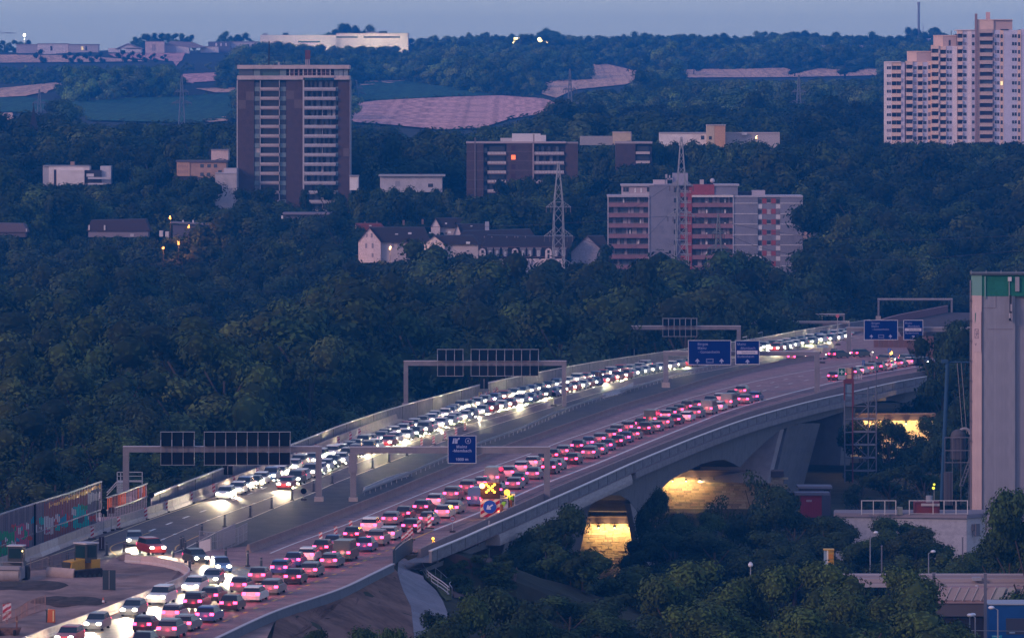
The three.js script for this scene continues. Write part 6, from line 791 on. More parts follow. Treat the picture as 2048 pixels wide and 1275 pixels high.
// ---------------------------------------------------------------- beacons, posts, cones
const stripes = print(64, 256, (c, w, h) => { c.fillStyle = '#c9bcc2'; c.fillRect(0, 0, w, h); c.fillStyle = '#a01830'; for (let y = -64; y < h; y += 96) { c.beginPath(); c.moveTo(0, y + 56); c.lineTo(w, y); c.lineTo(w, y + 46); c.lineTo(0, y + 102); c.fill(); } });
function protoBeacon() { const o = new THREE.Group(); part(o, 'foot', G(0.8, 0.12, 0.4), M(0.06, 0.05, 0.05), 0, 0.06, 0); part(o, 'board', G(0.34, 1.1, 0.08), M(0.5, 0.45, 0.46), 0, 0.70, 0); part(o, 'striped_face', new THREE.PlaneGeometry(0.32, 1.08), new THREE.MeshStandardMaterial({ map: stripes, roughness: 0.5 }), 0, 0.70, 0.046); part(o, 'rim', G(0.36, 0.03, 0.1), M(0.15, 0.05, 0.06), 0, 1.27, 0); return o; }
const beacon0 = protoBeacon();
function beacon(px, py, label, h = 1) { const o = beacon0.clone(); o.name = numbered('warning_beacon'); o.position.copy(flat(px, py)); o.scale.set(h, h, h); scene.add(o); return tag(o, label, 'beacon', 'striped warning beacons'); }
[[184, 1078], [237, 1058], [291, 1039], [332, 1024], [382, 1006], [427, 990], [467, 974], [514, 957], [556, 942], [594, 926], [632, 908], [677, 893], [701, 884], [719, 877]].forEach(([x, y], i) => beacon(x, y, 'red and white striped beacon, ' + ord(i) + ' from the left along the pale concrete wall', 1.12));
[[641, 1090], [671, 1078], [701, 1066]].forEach(([x, y], i) => beacon(x, y, ['left', 'middle', 'right'][i] + ' of the three striped beacons in front of the brown median wall end', 1.15)); [[838, 1068], [859, 1058]].forEach(([x, y], i) => beacon(x, y - 1, ['lower', 'upper'][i] + ' of the two lit striped beacons on the yellow line before the footpath', 1.3)); [[818, 1084], [822, 1080], [813, 1090], [806, 1096]].forEach(([x, y], i) => beacon(x, y, ord(i) + ' striped beacon, from the right, crowded against the dark fence at the footpath', 1.15));
[[843, 893], [867, 889], [890, 880], [912, 872], [930, 862]].forEach(([x, y], i) => beacon(x, y, 'small striped beacon, ' + ord(i) + ' from the left in the row above the blue exit sign', 1.0)); [[943, 812], [953, 808], [962, 803], [972, 800], [978, 797], [988, 795], [985, 791], [994, 790], [975, 790]].forEach(([x, y], i) => beacon(x, y, 'striped beacon in the cluster under the second left gantry, ' + ord(i) + ' along it', 1.05));
beacon(1779, 741, 'dark and white striped beacon at the far exit, near the amber lamp', 1.8); beacon(10, 1248, 'wide striped beacon at the bottom left corner', 1.5); beacon(17, 1240, 'narrow striped beacon beside the one in the bottom left corner', 1.3);
const post0 = new THREE.Group(); part(post0, 'base', G(0.5, 0.08, 0.5), M(0.04, 0.04, 0.045), 0, 0.04, 0); part(post0, 'tube', new THREE.CylinderGeometry(0.13, 0.15, 1.15, 10), M(0.06, 0.07, 0.09, { roughness: 0.6 }), 0, 0.62, 0); part(post0, 'band', new THREE.CylinderGeometry(0.137, 0.139, 0.1, 10), M(0.2, 0.2, 0.24), 0, 1.0, 0);
function post(px, py, label, h = 1.15) { const o = post0.clone(); o.name = numbered('marker_post'); o.position.copy(flat(px, py)); o.scale.set(1, h, 1); scene.add(o); tag(o, label, 'marker post', 'dark marker posts'); }
[[403, 1071], [449, 1053], [500, 1034], [543, 1017], [584, 1000], [627, 983], [664, 967], [745, 936], [778, 924], [814, 911]].forEach(([x, y], i) => post(x, y, 'dark marker post, ' + ord(i) + ' from the left along the dark strip'));
[[97, 1134], [134, 1127], [180, 1118], [160, 1112], [213, 1110], [248, 1103], [305, 1110], [346, 1115], [379, 1140], [361, 1098], [366, 1092], [370, 1100], [394, 1103], [451, 1122], [495, 1132], [522, 1142]].forEach(([x, y], i) => post(x, y, 'dark marker post round the white S-bend, ' + ord(i) + ' from the left', [1, 1, 1, 1, 1.2, 0.9, 0.6, 0.6, 1, 1.2, 1, 0.9, 1, 1.2, 1.4, 1.2][i]));
{ const o = thing('traffic_cone', 'small red and white cone beside the curved white wall', 'cone', flat(206, 1209)); const l = new THREE.LatheGeometry([[0.3, 0], [0.3, 0.06], [0.17, 0.07], [0.05, 0.72], [0, 0.73]].map((p) => new THREE.Vector2(...p)), 14); part(o, 'cone', l, M(0.5, 0.12, 0.08)); part(o, 'white_band', new THREE.CylinderGeometry(0.1, 0.135, 0.2, 14), M(0.7, 0.68, 0.7), 0, 0.36, 0); }
// boards standing on feet with their dark backs to the lens
const board = (label, Z0, x0, y0, x1, y1, foot, m = signBack, round = false, name = 'traffic_sign') => { const Z = Gz(foot), o = thing(name, label, 'sign'), f = front(o, (x0 + x1) / 2, foot, Z); if (round) { const g = new THREE.CylinderGeometry((x1 - x0) / 2 * f.s, (x1 - x0) / 2 * f.s, 0.05, 24).rotateX(Math.PI / 2), p = f.loc((x0 + x1) / 2, (y0 + y1) / 2); part(o, 'disc', g, m, p.x, p.y, 0.06); } else { f('panel', m, x0, y0, x1, y1, -0.08, -0.02); f('stiffener', mSteel, (x0 + x1) / 2 - 0.5, y0 + 1, (x0 + x1) / 2 + 0.5, y1 - 1, -0.12, -0.08); } f('pole', mSteel, (x0 + x1) / 2 - 0.8, y0 + 1, (x0 + x1) / 2 + 0.8, foot, 0, 0.1); f('foot', M(0.05, 0.045, 0.05), (x0 + x1) / 2 - 6, foot - 3, (x0 + x1) / 2 + 6, foot, -0.4, 0.4); return f; };
board('dark square back of a sign hanging below the wide electronic sign, on a thin pole', 0, 445, 931, 465, 949, 972); board('dark square sign back below the second gantry', 0, 960, 756, 976, 777, 798); board('dark roundish sign back on the dark strip under the nearest gantry', 0, 601, 975, 613, 988, 1000, signBack, true); board('dark round sign back before the outer grey wall beside the noise barrier', 0, 297, 983, 308, 996, 1030, signBack, true); board('dark round sign back in front of the graffiti slats', 0, 201, 1012, 212, 1032, 1066, signBack, true); board('dark triangular-looking sign back between the two slatted barriers', 0, 216, 1014, 228, 1026, 1061, M(0.10, 0.055, 0.06)); board('dark box-like board beside the S-bend at left', 0, 197, 1073, 208, 1098, 1100, M(0.05, 0.03, 0.04)); board('large dark rectangular sign back standing on the earth', 0, 204.5, 1139.5, 230.5, 1180, 1181.5, M(0.035, 0.05, 0.065)); board('dark box sign on the dark strip before the white stream, right of centre', 0, 1190, 744, 1205, 768, 770, M(0.07, 0.045, 0.045)); board('small dark round sign back beside the white stream', 0, 1103, 784, 1112, 792, 812, signBack, true); board('small dark box on the outer wall under the third gantry', 0, 1262, 697, 1275, 712, 728); board('small blue rectangular sign near the scaffold tower', 0, 1725, 720, 1730, 735, 744, M(0.02, 0.1, 0.35)); board('small blue and white sign above the amber lamp at the far exit', 0, 1776, 696, 1783, 705, 726, M(0.08, 0.16, 0.4)); board('grey oval sign at the end of the white lights', 0, 1634, 690, 1657, 695, 718, M(0.2, 0.26, 0.36)); board('pale diamond-like sign at the far exit wall', 0, 1740, 702, 1747, 713, 725, M(0.45, 0.42, 0.46), true); board('faint round sign with red rim among the far gantries', 0, 1672, 628, 1679, 635, 690, M(0.45, 0.12, 0.16), true); board('faint pale round sign below the end of the white lights', 0, 1640, 703, 1650, 717, 726, M(0.32, 0.22, 0.27), true); board('faint diamond sign on the pale far barrier', 0, 1665, 681, 1673, 689, 700, M(0.4, 0.36, 0.38), true);
{ const f = board('round speed sign with a red rim and the number 80 at the right shoulder', 0, 899, 1031, 911, 1043, 1064, M(0.5, 0.46, 0.5), true, 'speed_sign'); const t = print(128, 128, (c) => { c.fillStyle = '#8f2740'; c.beginPath(); c.arc(64, 64, 64, 0, 7); c.fill(); c.fillStyle = '#8d8aa0'; c.beginPath(); c.arc(64, 64, 48, 0, 7); c.fill(); c.fillStyle = '#2c2a3c'; c.font = 'bold 58px sans-serif'; c.textAlign = 'center'; c.fillText('80', 64, 85); }); const p = f.loc(905, 1037), m = part(f.g, 'sign_face', new THREE.CircleGeometry(6 * f.s, 24), new THREE.MeshStandardMaterial({ map: t, roughness: 0.5 }), p.x, p.y, 0.09); }
{ const f = board('tall thin yellow sign panel among the beacons under the second gantry', 0, 957, 784, 964, 798, 802, M(0.7, 0.6, 0.25)); }
{ const o = thing('amber_lamp', 'single amber warning lamp on the brown wall beside the footpath', 'warning lamp', flat(866, 1101).setY(RY + 1.0)); part(o, 'lamp_body', G(0.2, 0.22, 0.2), M(0.3, 0.2, 0.03), 0, 0.11, 0); part(o, 'lamp_lens', new THREE.SphereGeometry(0.14, 12, 10), glow(1, 0.36, 0.03, 7), 0, 0.33, 0.03); lamp(o, 1, 0.4, 0.05, 6, 0, 0.4, 0.5, 4); const p = thing('amber_lamp', 'amber warning lamp at the far exit above the red lights', 'warning lamp', flat(1783, 724).setY(RY + 1.6)); part(p, 'lamp_post', new THREE.CylinderGeometry(0.05, 0.05, 1.6, 8), mSteel, 0, -0.8, 0); part(p, 'lamp_lens', new THREE.SphereGeometry(0.27, 12, 10), glow(1, 0.42, 0.05, 8), 0, 0.15, 0); lamp(p, 1, 0.45, 0.08, 20, 0, 0.3, 0.8, 8); }
{ // lamps of the far road, leaning over it
  [[1430, 688], [1458, 683], [1492, 676], [1523, 671], [1552, 665], [1577, 658], [1627, 648], [1643, 644], [1660, 640]].forEach(([x, y], i) => { const Z = lerp(1090, 1260, i / 8), p = at(x, y, Z), o = thing('road_lamp', 'slender unlit road lamp, ' + ord(i) + ' from the left in the row above the white lights', 'street lamp', V(p.x, RY, p.z), 'road lamps in a row at the far end of the motorway'), h = Math.max(1.5, p.y - RY); part(o, 'pole', new THREE.CylinderGeometry(0.05, 0.09, h, 6), mSteel, 0.2, h / 2, 0); const m = part(o, 'lamp_head', G(0.95, 0.14, 0.3), M(0.66, 0.66, 0.7), -0.2, h, 0); m.rotation.z = 0.25; });
}
// ---------------------------------------------------------------- the curved wall of the S-bend, fences, earthworks
{
  const pts = traced([[250, 1108], [290, 1111], [335, 1118], [366, 1128], [378, 1138], [367, 1150], [340, 1162], [300, 1178], [212, 1213], [160, 1232], [106, 1251], [46, 1274], [10, 1290]], RY + 0.85, 1.5).map((p) => p.setY(RY)), o = thing('curved_wall', 'white precast safety wall bending round the earthworks beside the white S-bend', 'barrier'), L = lengthOf(pts);
  for (let s = 0; s < L - 1.2; s += 2.4) { const q = []; for (let k = 0; k <= 3; k++) { const a = along(pts, Math.min(s + 0.03 + k * 0.78, L - 0.01)); if (a) q.push(a.p); } if (q.length > 2) part(o, 'barrier_segment', swept(q, [[-0.26, 0], [0.26, 0], [0.26, 0.12], [0.1, 0.28], [0.09, 0.85], [-0.09, 0.85], [-0.1, 0.28], [-0.26, 0.12]]), M(0.52 + 0.03 * (s % 3), 0.46, 0.45, { map: rep(T.wall, 0.8) })); }
  const w = thing('wall_end', 'dark wedge-shaped end piece of the curved white wall', 'barrier', flat(243, 1121)); part(w, 'wedge', new THREE.ExtrudeGeometry(new THREE.Shape([[-1.2, 0], [1.0, 0], [1.0, 0.8], [0.4, 0.8]].map((p) => new THREE.Vector2(...p))), { depth: 0.5, bevelEnabled: false }), M(0.24, 0.18, 0.18)); part(w, 'top_strip', G(0.6, 0.06, 0.5), M(0.3, 0.25, 0.25), 0.7, 0.83, 0.25);
  const earth = traced([[-40, 1140], [60, 1141], [150, 1128], [232, 1118], [252, 1128], [300, 1134], [352, 1142], [362, 1150], [335, 1180], [290, 1198], [212, 1230], [120, 1262], [60, 1288], [-40, 1330]], RY, 1.5), C = earth.map((p) => [p.x, p.z]);
  { // uneven worked soil
    const rows = [], rr = lattice(17, 64); for (let z = -640; z <= -480; z += 0.8) { const row = []; for (let x = -72; x <= -22; x += 0.8) { const e = inside(C, x, z) ? 0.03 + 0.55 * Math.max(0, rr(x / 5, z / 9) - 0.42) + 0.16 * rr(x / 1.3, z / 2.2) : -0.4; row.push(V(x, RY + e, z)); } rows.push(row); } const g = quads(rows); struct('worked_earth', g, M(0.36, 0.235, 0.21, { map: rep(T.earth, 0.12), roughness: 1 }));
    for (const [a, b, s, n] of [[150, 1208, 3.2, 'dark low heap of soil in the middle of the earthworks'], [12, 1178, 4.5, 'dark soil heap under the road roller'], [60, 1176, 4.0, 'dark flattened soil heap between roller and bulldozer'], [110, 1206, 2.6, 'small brown soil heap left of the dark heap']]) { const p = flat(a, b), g2 = new THREE.SphereGeometry(1, 28, 12, 0, 6.3, 0, 1.57), P = g2.attributes.position, r = rng(a); for (let i = 0; i < P.count; i++) { const k = 1 + 0.25 * (rolling(P.getX(i) * 3 + a, P.getZ(i) * 3) - 0.5); P.setXYZ(i, P.getX(i) * s * k, P.getY(i) * 0.55 * k, P.getZ(i) * s * 1.4 * k); } g2.computeVertexNormals(); const o2 = new THREE.Mesh(g2, M(0.09, 0.065, 0.06, { map: rep(T.earth, 2), roughness: 1 })); o2.name = numbered('soil_heap'); o2.position.copy(p).setY(RY + 0.05); scene.add(o2); tag(shade(o2), n, 'soil heap'); }
  }
  const fence = (label, px, h, n, m, tilt = 0) => { const q = traced(px, RY, 1), o2 = thing('mesh_fence', label, 'fence'), L2 = lengthOf(q), v = []; for (let i = 0; i <= n; i++) { const a = along(q, Math.min(L2 - 0.01, i * L2 / n)); if (a) { v.push(bar(a.p.clone(), a.p.clone().setY(RY + h), 0.02)); if (i % 8 === 0) part(o2, 'post', bar(a.p.clone(), a.p.clone().setY(RY + h + 0.05), 0.05, 6), m); } } stuff(part(o2, 'wire', merge(v), m)); for (const y of [0.15, h * 0.5, h]) part(o2, 'rail', swept(q, [[-0.025, y], [0.025, y], [0.025, y + 0.05], [-0.025, y + 0.05]]), m); return o2; };
  fence('see-through wire fence standing on the dark strip left of the median wall end', [[398, 1098], [425, 1102], [447, 1095], [470, 1084]], 2.0, 60, M(0.24, 0.25, 0.3)); fence('grey wire fence panel at the end of the brown median wall', [[447, 1100], [470, 1092], [494, 1080]], 1.9, 30, M(0.24, 0.25, 0.3)); fence('low mesh fence at the bottom left corner', [[-10, 1264], [30, 1250], [60, 1232], [90, 1222]], 1.5, 48, M(0.30, 0.18, 0.16)); fence('faint mesh fence between the posts left of the bulldozer', [[60, 1140], [97, 1135], [140, 1126], [190, 1116]], 1.2, 60, M(0.24, 0.18, 0.18));
  fence('dark tall fence screening the top of the footpath', [[786, 1134], [793, 1124], [810, 1110], [825, 1101]], 1.7, 44, M(0.05, 0.065, 0.085));
  const s = thing('dark_screen', 'dark solid screen at the head of the footpath', 'fence'), q = traced([[790, 1128], [806, 1114], [824, 1103]], RY, 1); part(s, 'screen', wallOf(q, 0.06, 1.5), M(0.06, 0.085, 0.11)); part(s, 'screen_rail', swept(q, [[-0.05, 1.5], [0.05, 1.5], [0.05, 1.56], [-0.05, 1.56]]), mSteel);
  { const b = thing('white_panel_barrier', 'white slanted panel between the fence and the median wall end', 'barrier'), f = front(b, 408, 1106, Gz(1106)); f.prism('panel', M(0.5, 0.48, 0.52), [[398, 1106], [398, 1083], [421, 1076], [421, 1100]], 0, 0.1); f('post', mSteel, 420, 1074, 422, 1103, -0.1, 0); }
}
{ // right of the deck: low wall, railing, path, slope
  const pts = traced([[425, 1279], [438, 1273], [550, 1222], [681, 1177], [745, 1147], [786, 1127]], RY + 0.45).map((p) => p.setY(RY)), o = thing('edge_wall', 'low grey wall along the near right edge of the motorway above the earth bank', 'wall'); part(o, 'wall', swept(pts, [[-0.12, -0.6], [0.12, -0.6], [0.12, 0.42], [-0.12, 0.42]]), M(0.17, 0.18, 0.22, { map: rep(T.wall, 0.5) })); part(o, 'coping', swept(pts, [[-0.18, 0.42], [0.18, 0.42], [0.18, 0.5], [-0.18, 0.5]]), M(0.45, 0.43, 0.46));
  const g = thing('bridge_railing', 'pale steel railing with close bars at the bottom edge, on the slope below the motorway', 'railing'), q = traced([[452, 1291], [490, 1272], [520, 1258], [549, 1250]], RY - 0.9).map((p) => p.setY(RY - 1.6)); part(g, 'top_rail', swept(q, [[-0.06, 1.1], [0.06, 1.1], [0.06, 1.2], [-0.06, 1.2]]), M(0.5, 0.48, 0.52)); part(g, 'bottom_rail', swept(q, [[-0.05, 0.15], [0.05, 0.15], [0.05, 0.22], [-0.05, 0.22]]), mSteel); for (let i = 0; i < 30; i++) { const a = along(q, 0.05 + i * (lengthOf(q) - 0.1) / 29); if (a) part(g, 'baluster', G(0.04, 1.1, 0.04), M(0.5, 0.48, 0.52), a.p.x, a.p.y + 0.6, a.p.z); }
  cover('footpath', [[796, 1126], [826, 1103], [838, 1106], [842, 1126], [832, 1140], [848, 1160], [872, 1182], [886, 1204], [900, 1240], [920, 1294], [830, 1294], [822, 1215], [806, 1182], [795, 1150]], M(0.25, 0.225, 0.26, { map: rep(T.road, 2), roughness: 0.8 }), 0.12, 1.6, 480);
  cover('grass_strip', [[834, 1138], [846, 1124], [858, 1128], [884, 1150], [900, 1180], [904, 1200], [892, 1205], [874, 1180], [850, 1158]], M(0.10, 0.105, 0.035, { map: rep(T.earth, 6), roughness: 1 }), 0.18, 1.6, 480);
  cover('bare_earth', [[600, 1222], [690, 1186], [745, 1160], [788, 1138], [800, 1150], [812, 1186], [828, 1222], [834, 1294], [540, 1294], [552, 1240]], M(0.26, 0.145, 0.115, { map: rep(T.earth, 3), roughness: 1 }), 0.10, 1.6, 480); cover('bare_earth', [[862, 1112], [900, 1130], [960, 1120], [1010, 1100], [1040, 1110], [1030, 1175], [960, 1200], [908, 1196], [896, 1160]], M(0.15, 0.085, 0.075, { map: rep(T.earth, 4), roughness: 1 }), 0.10, 1.6, 480);
  const rail = thing('path_railing', 'curved double steel railing beside the footpath', 'railing'), rp = [[856, 1112], [847, 1120], [845, 1130], [852, 1142], [868, 1156], [886, 1168], [898, 1178]].map(([x, y]) => onLand(x, y + 16, 480)), rs = smooth(rp, 0.8); for (const y of [0.35, 0.75, 1.05]) part(rail, 'rail', new THREE.TubeGeometry(new THREE.CatmullRomCurve3(rs.map((p) => V(p.x, p.y + y, p.z))), 60, 0.055, 6), M(0.42, 0.43, 0.50, { roughness: 0.4 })); for (let s = 0.2; s < lengthOf(rs); s += 2) { const a = along(rs, s).p; part(rail, 'post', bar(a, V(a.x, a.y + 1.05, a.z), 0.05, 6), M(0.3, 0.31, 0.36)); }
  const r2 = thing('stair_railing', 'thin handrail of the steps behind the curved railing', 'railing'), a2 = [[869, 1132], [880, 1141], [897, 1157], [897, 1164], [902, 1172]].map(([x, y]) => { const p = onLand(x + 2, y + 20, 480); return V(p.x, p.y + 0.9, p.z); }); part(r2, 'handrail', new THREE.TubeGeometry(new THREE.CatmullRomCurve3(a2), 30, 0.035, 5), M(0.42, 0.43, 0.5)); a2.forEach((p) => part(r2, 'post', bar(V(p.x, p.y - 0.9, p.z), p, 0.03), mSteel));
  const pl = thing('notice_board', 'white slanted notice panel at the left side of the footpath', 'board'), f = front(pl, 795, 1180, 596); f.prism('panel', M(0.55, 0.53, 0.56), [[787.5, 1152], [800, 1160], [802, 1179], [791, 1171]], 0, 0.08); f('post', mSteel, 788, 1150, 789.5, 1182, 0.05, 0.2); f('post', mSteel, 800, 1158, 801.5, 1186, 0.05, 0.2);
  const lp = thing('lamp_pole', 'slim grey pole with two small white lamps before the leaning pier', 'street lamp'), g3 = front(lp, 978, 1165, 640); part(lp, 'pole', new THREE.CylinderGeometry(0.07, 0.1, 115 * g3.s, 8), mSteel, 0, 57 * g3.s, 0); part(lp, 'upper_pole', G(0.16, 0.9, 0.16), mSteel, 0, 116 * g3.s, 0); for (const [x, y] of [[985, 1124], [981, 1128]]) { const p = g3.loc(x, y); part(lp, 'lamp_head', new THREE.SphereGeometry(0.13, 10, 8), M(0.75, 0.72, 0.75), p.x, p.y, 0.2); } part(lp, 'arm', bar(g3.loc(978, 1128), g3.loc(986, 1124), 0.03), mSteel);
}
// ---------------------------------------------------------------- scaffold tower with the first-aid sign
{
  const Z = 885, o = thing('scaffold_tower', 'steel scaffold stair tower beside the viaduct topped by a green first-aid sign', 'scaffold'), f = front(o, 1725, 965, Z), st = M(0.11, 0.12, 0.16), redM = M(0.13, 0.035, 0.045), bars2 = [];
  for (const x of [1690, 1706, 1737, 1753]) part(o, 'upright', bar(f.loc(x, x < 1700 ? 800 : 772, 0), f.loc(x, 965, 0), 0.12, 6), x === 1706 ? redM : st); for (const x of [1690, 1753]) part(o, 'upright', bar(f.loc(x, 800, 2.5), f.loc(x, 965, 2.5), 0.1, 6), st);
  for (const y of [786, 812, 838, 864, 889, 915, 940]) { bars2.push(bar(f.loc(1690, y), f.loc(1753, y), 0.09)); bars2.push(bar(f.loc(1690, y, 2.5), f.loc(1753, y, 2.5), 0.07)); }
  for (let k = 0; k < 6; k++) { const y = 786 + k * 25.8; bars2.push(bar(f.loc(k % 2 ? 1737 : 1710, y), f.loc(k % 2 ? 1710 : 1737, y + 25), 0.08), bar(f.loc(1740, y + 24), f.loc(1753, y), 0.06)); }
  part(o, 'ledgers', merge(bars2), st); for (let k = 0; k < 5; k++) f('platform', M(0.14, 0.15, 0.19), 1708, 837 + k * 26, 1752, 838.6 + k * 26, -0.4, 2.6);
  f('cabin', M(0.13, 0.2, 0.28), 1691.5, 768, 1704, 792, 0, 2); f('red_frame', redM, 1689, 757, 1708, 766.5, -0.2, 2.2); f('red_post', redM, 1688, 766.5, 1691, 800, -0.2, 0); f('red_post', redM, 1704.5, 766.5, 1708.5, 812, -0.2, 0);
  f('crate', M(0.50, 0.33, 0.24), 1692, 736, 1704.5, 747, 0, 1.2); f('crate', M(0.55, 0.36, 0.26), 1692, 748, 1704.5, 757, 0, 1.2); f('crate_lid', redM, 1703.5, 734, 1706.5, 760, -0.1, 1.2);
  const p = f('sign_panel', M(0.5, 0.5, 0.52), 1677, 735, 1691, 758.5, -0.3, -0.15); facePlane(f, o, print(128, 200, (c) => { c.fillStyle = '#8f93a6'; c.fillRect(0, 0, 128, 200); c.fillStyle = '#0d5a4a'; c.fillRect(6, 10, 116, 120); c.fillStyle = '#b9c4c8'; c.fillRect(54, 30, 20, 80); c.fillRect(24, 60, 80, 20); }), 1677.4, 735.4, 1690.6, 758, -0.306);
  for (let k = 0; k < 5; k++) f('guard_bar', M(0.4, 0.4, 0.46), 1710 + k * 3.2, 748, 1711.4 + k * 3.2, 758, 0, 0.06); f('guard_rail', st, 1708, 746.5, 1726, 748, 0, 0.08);
  part(o, 'top_rail', merge([bar(f.loc(1700, 736), f.loc(1753, 728), 0.05), bar(f.loc(1753, 728), f.loc(1753, 772), 0.06), bar(f.loc(1740, 727), f.loc(1740, 745), 0.05), bar(f.loc(1728, 745), f.loc(1753, 745), 0.05)]), st);
}
// ---------------------------------------------------------------- silo and plant
{
  const Z = 800, o = thing('silo', 'tall pale concrete silo tower with a green band at its top', 'silo'), f = front(o, 2000, 1100, Z), pale = M(0.50, 0.40, 0.42, { map: rep(T.stain, 0.3, 0.3) }), body = M(0.26, 0.265, 0.325, { map: rep(T.stain, 0.3, 0.3) }), gr = M(0.02, 0.16, 0.11, { map: rep(T.wall, 0.3) });  // afterglow on the side and shade on the front put into their colours
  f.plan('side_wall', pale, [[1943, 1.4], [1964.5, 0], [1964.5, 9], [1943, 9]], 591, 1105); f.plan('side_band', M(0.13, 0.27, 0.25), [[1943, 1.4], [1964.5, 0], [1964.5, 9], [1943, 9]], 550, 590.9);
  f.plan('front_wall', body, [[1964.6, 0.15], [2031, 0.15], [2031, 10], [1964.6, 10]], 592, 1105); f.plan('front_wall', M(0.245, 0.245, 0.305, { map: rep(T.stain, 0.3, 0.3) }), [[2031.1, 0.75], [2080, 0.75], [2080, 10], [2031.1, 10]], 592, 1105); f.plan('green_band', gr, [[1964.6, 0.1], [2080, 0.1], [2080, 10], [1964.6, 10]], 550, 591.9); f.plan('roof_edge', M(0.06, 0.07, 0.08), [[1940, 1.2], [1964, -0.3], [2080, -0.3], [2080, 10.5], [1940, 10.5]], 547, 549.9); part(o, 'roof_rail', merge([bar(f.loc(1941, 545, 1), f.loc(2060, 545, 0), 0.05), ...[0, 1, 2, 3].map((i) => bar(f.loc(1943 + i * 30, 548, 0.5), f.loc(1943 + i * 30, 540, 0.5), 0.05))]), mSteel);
  f('corner_pipe', M(0.2, 0.17, 0.2), 1940.5, 560, 1942.5, 1100, 1.2, 1.5); f('corner_seam', M(0.12, 0.1, 0.12), 1964.2, 592, 1965.3, 1100, -0.06, 0.2); f('pipe', M(0.22, 0.35, 0.33), 1970, 552, 1972, 596, -0.1, 0.1); for (let y = 600; y < 900; y += 40) f('pipe_clip', M(0.08, 0.08, 0.09), 1940, y, 1943, y + 2, 0.95, 1.3);
  f('vent_box', M(0.55, 0.53, 0.58), 2017, 553.5, 2024, 562, -0.3, 0.1); f('vent_panel', M(0.28, 0.28, 0.32), 2031.5, 553.5, 2039.5, 582.5, -0.25, 0.1); f('cable', M(0.3, 0.32, 0.34), 2018.5, 562, 2020, 596, -0.1, 0.12); f('aerial_bracket', M(0.03, 0.03, 0.04), 2020, 590, 2024, 640, -0.5, -0.2); f('aerial', M(0.35, 0.33, 0.38), 2022, 608, 2025, 622, -0.7, -0.5); f('aerial', M(0.4, 0.38, 0.44), 2019, 626, 2022, 636, -0.7, -0.5); f('aerial', M(0.35, 0.33, 0.38), 2023.5, 626, 2025.5, 640, -0.7, -0.5); f('aerial_head', M(0.02, 0.02, 0.03), 2019, 636, 2025, 641.5, -0.6, -0.3);
  for (const [x0, y0, x1, y1] of [[1965.5, 615, 1993, 615.8], [1992.4, 592, 1993, 615], [1977, 657.5, 2026, 658.2], [2031.5, 652, 2048, 652.6]]) f('wall_seam', M(0.16, 0.13, 0.16), x0, y0, x1, y1, 0.1, 0.2);
  { const c = document.createElement('canvas'); c.width = 96; c.height = 384; const x = c.getContext('2d'); x.fillStyle = '#b0a0a8'; x.fillRect(0, 0, 96, 384); x.fillStyle = '#2f5f58'; x.beginPath(); x.moveTo(30, 20); x.lineTo(42, 14); x.lineTo(38, 90); x.lineTo(28, 120); x.fill(); x.strokeStyle = '#4a4050'; x.lineWidth = 4; x.strokeRect(28, 170, 40, 84); x.beginPath(); x.moveTo(34, 176); x.lineTo(60, 210); x.lineTo(34, 246); x.moveTo(62, 178); x.lineTo(44, 214); x.lineTo(62, 248); x.moveTo(30, 212); x.lineTo(66, 212); x.stroke(); x.beginPath(); x.moveTo(30, 300); x.lineTo(38, 322); x.lineTo(46, 300); x.stroke(); const t = new THREE.CanvasTexture(c); t.colorSpace = THREE.SRGBColorSpace; const a = f.loc(1945, 0, 1.4), b = f.loc(1963, 0, 0), w = Math.hypot(b.x - a.x, b.z - a.z); const m = part(o, 'faded_mark', new THREE.PlaneGeometry(w, 82 * f.s), new THREE.MeshStandardMaterial({ map: t, roughness: 0.9 }), (a.x + b.x) / 2 - 0.006, f.loc(0, 663).y, (a.z + b.z) / 2 + 0.14); m.rotation.y = -Math.atan2(b.z - a.z, b.x - a.x); }
  const p = thing('process_plant', 'dark blue-grey pipes, tank and stairs left of the silo', 'plant'), g = front(p, 1915, 1010, 815), st = M(0.14, 0.15, 0.19), bl = M(0.03, 0.08, 0.16);
  part(p, 'mast', bar(g.loc(1896, 722), g.loc(1884, 1000), 0.32, 6), bl); part(p, 'mast_head', G(0.9, 0.5, 0.9), bl, g.loc(1890, 722).x, g.loc(1890, 722).y, 0); part(p, 'cable', merge([bar(g.loc(1915, 724), g.loc(1926, 866), 0.04), bar(g.loc(1923, 724), g.loc(1934, 866), 0.04)]), M(0.3, 0.28, 0.3)); part(p, 'cross_rail', bar(g.loc(1895, 724), g.loc(1940, 724), 0.12), bl);
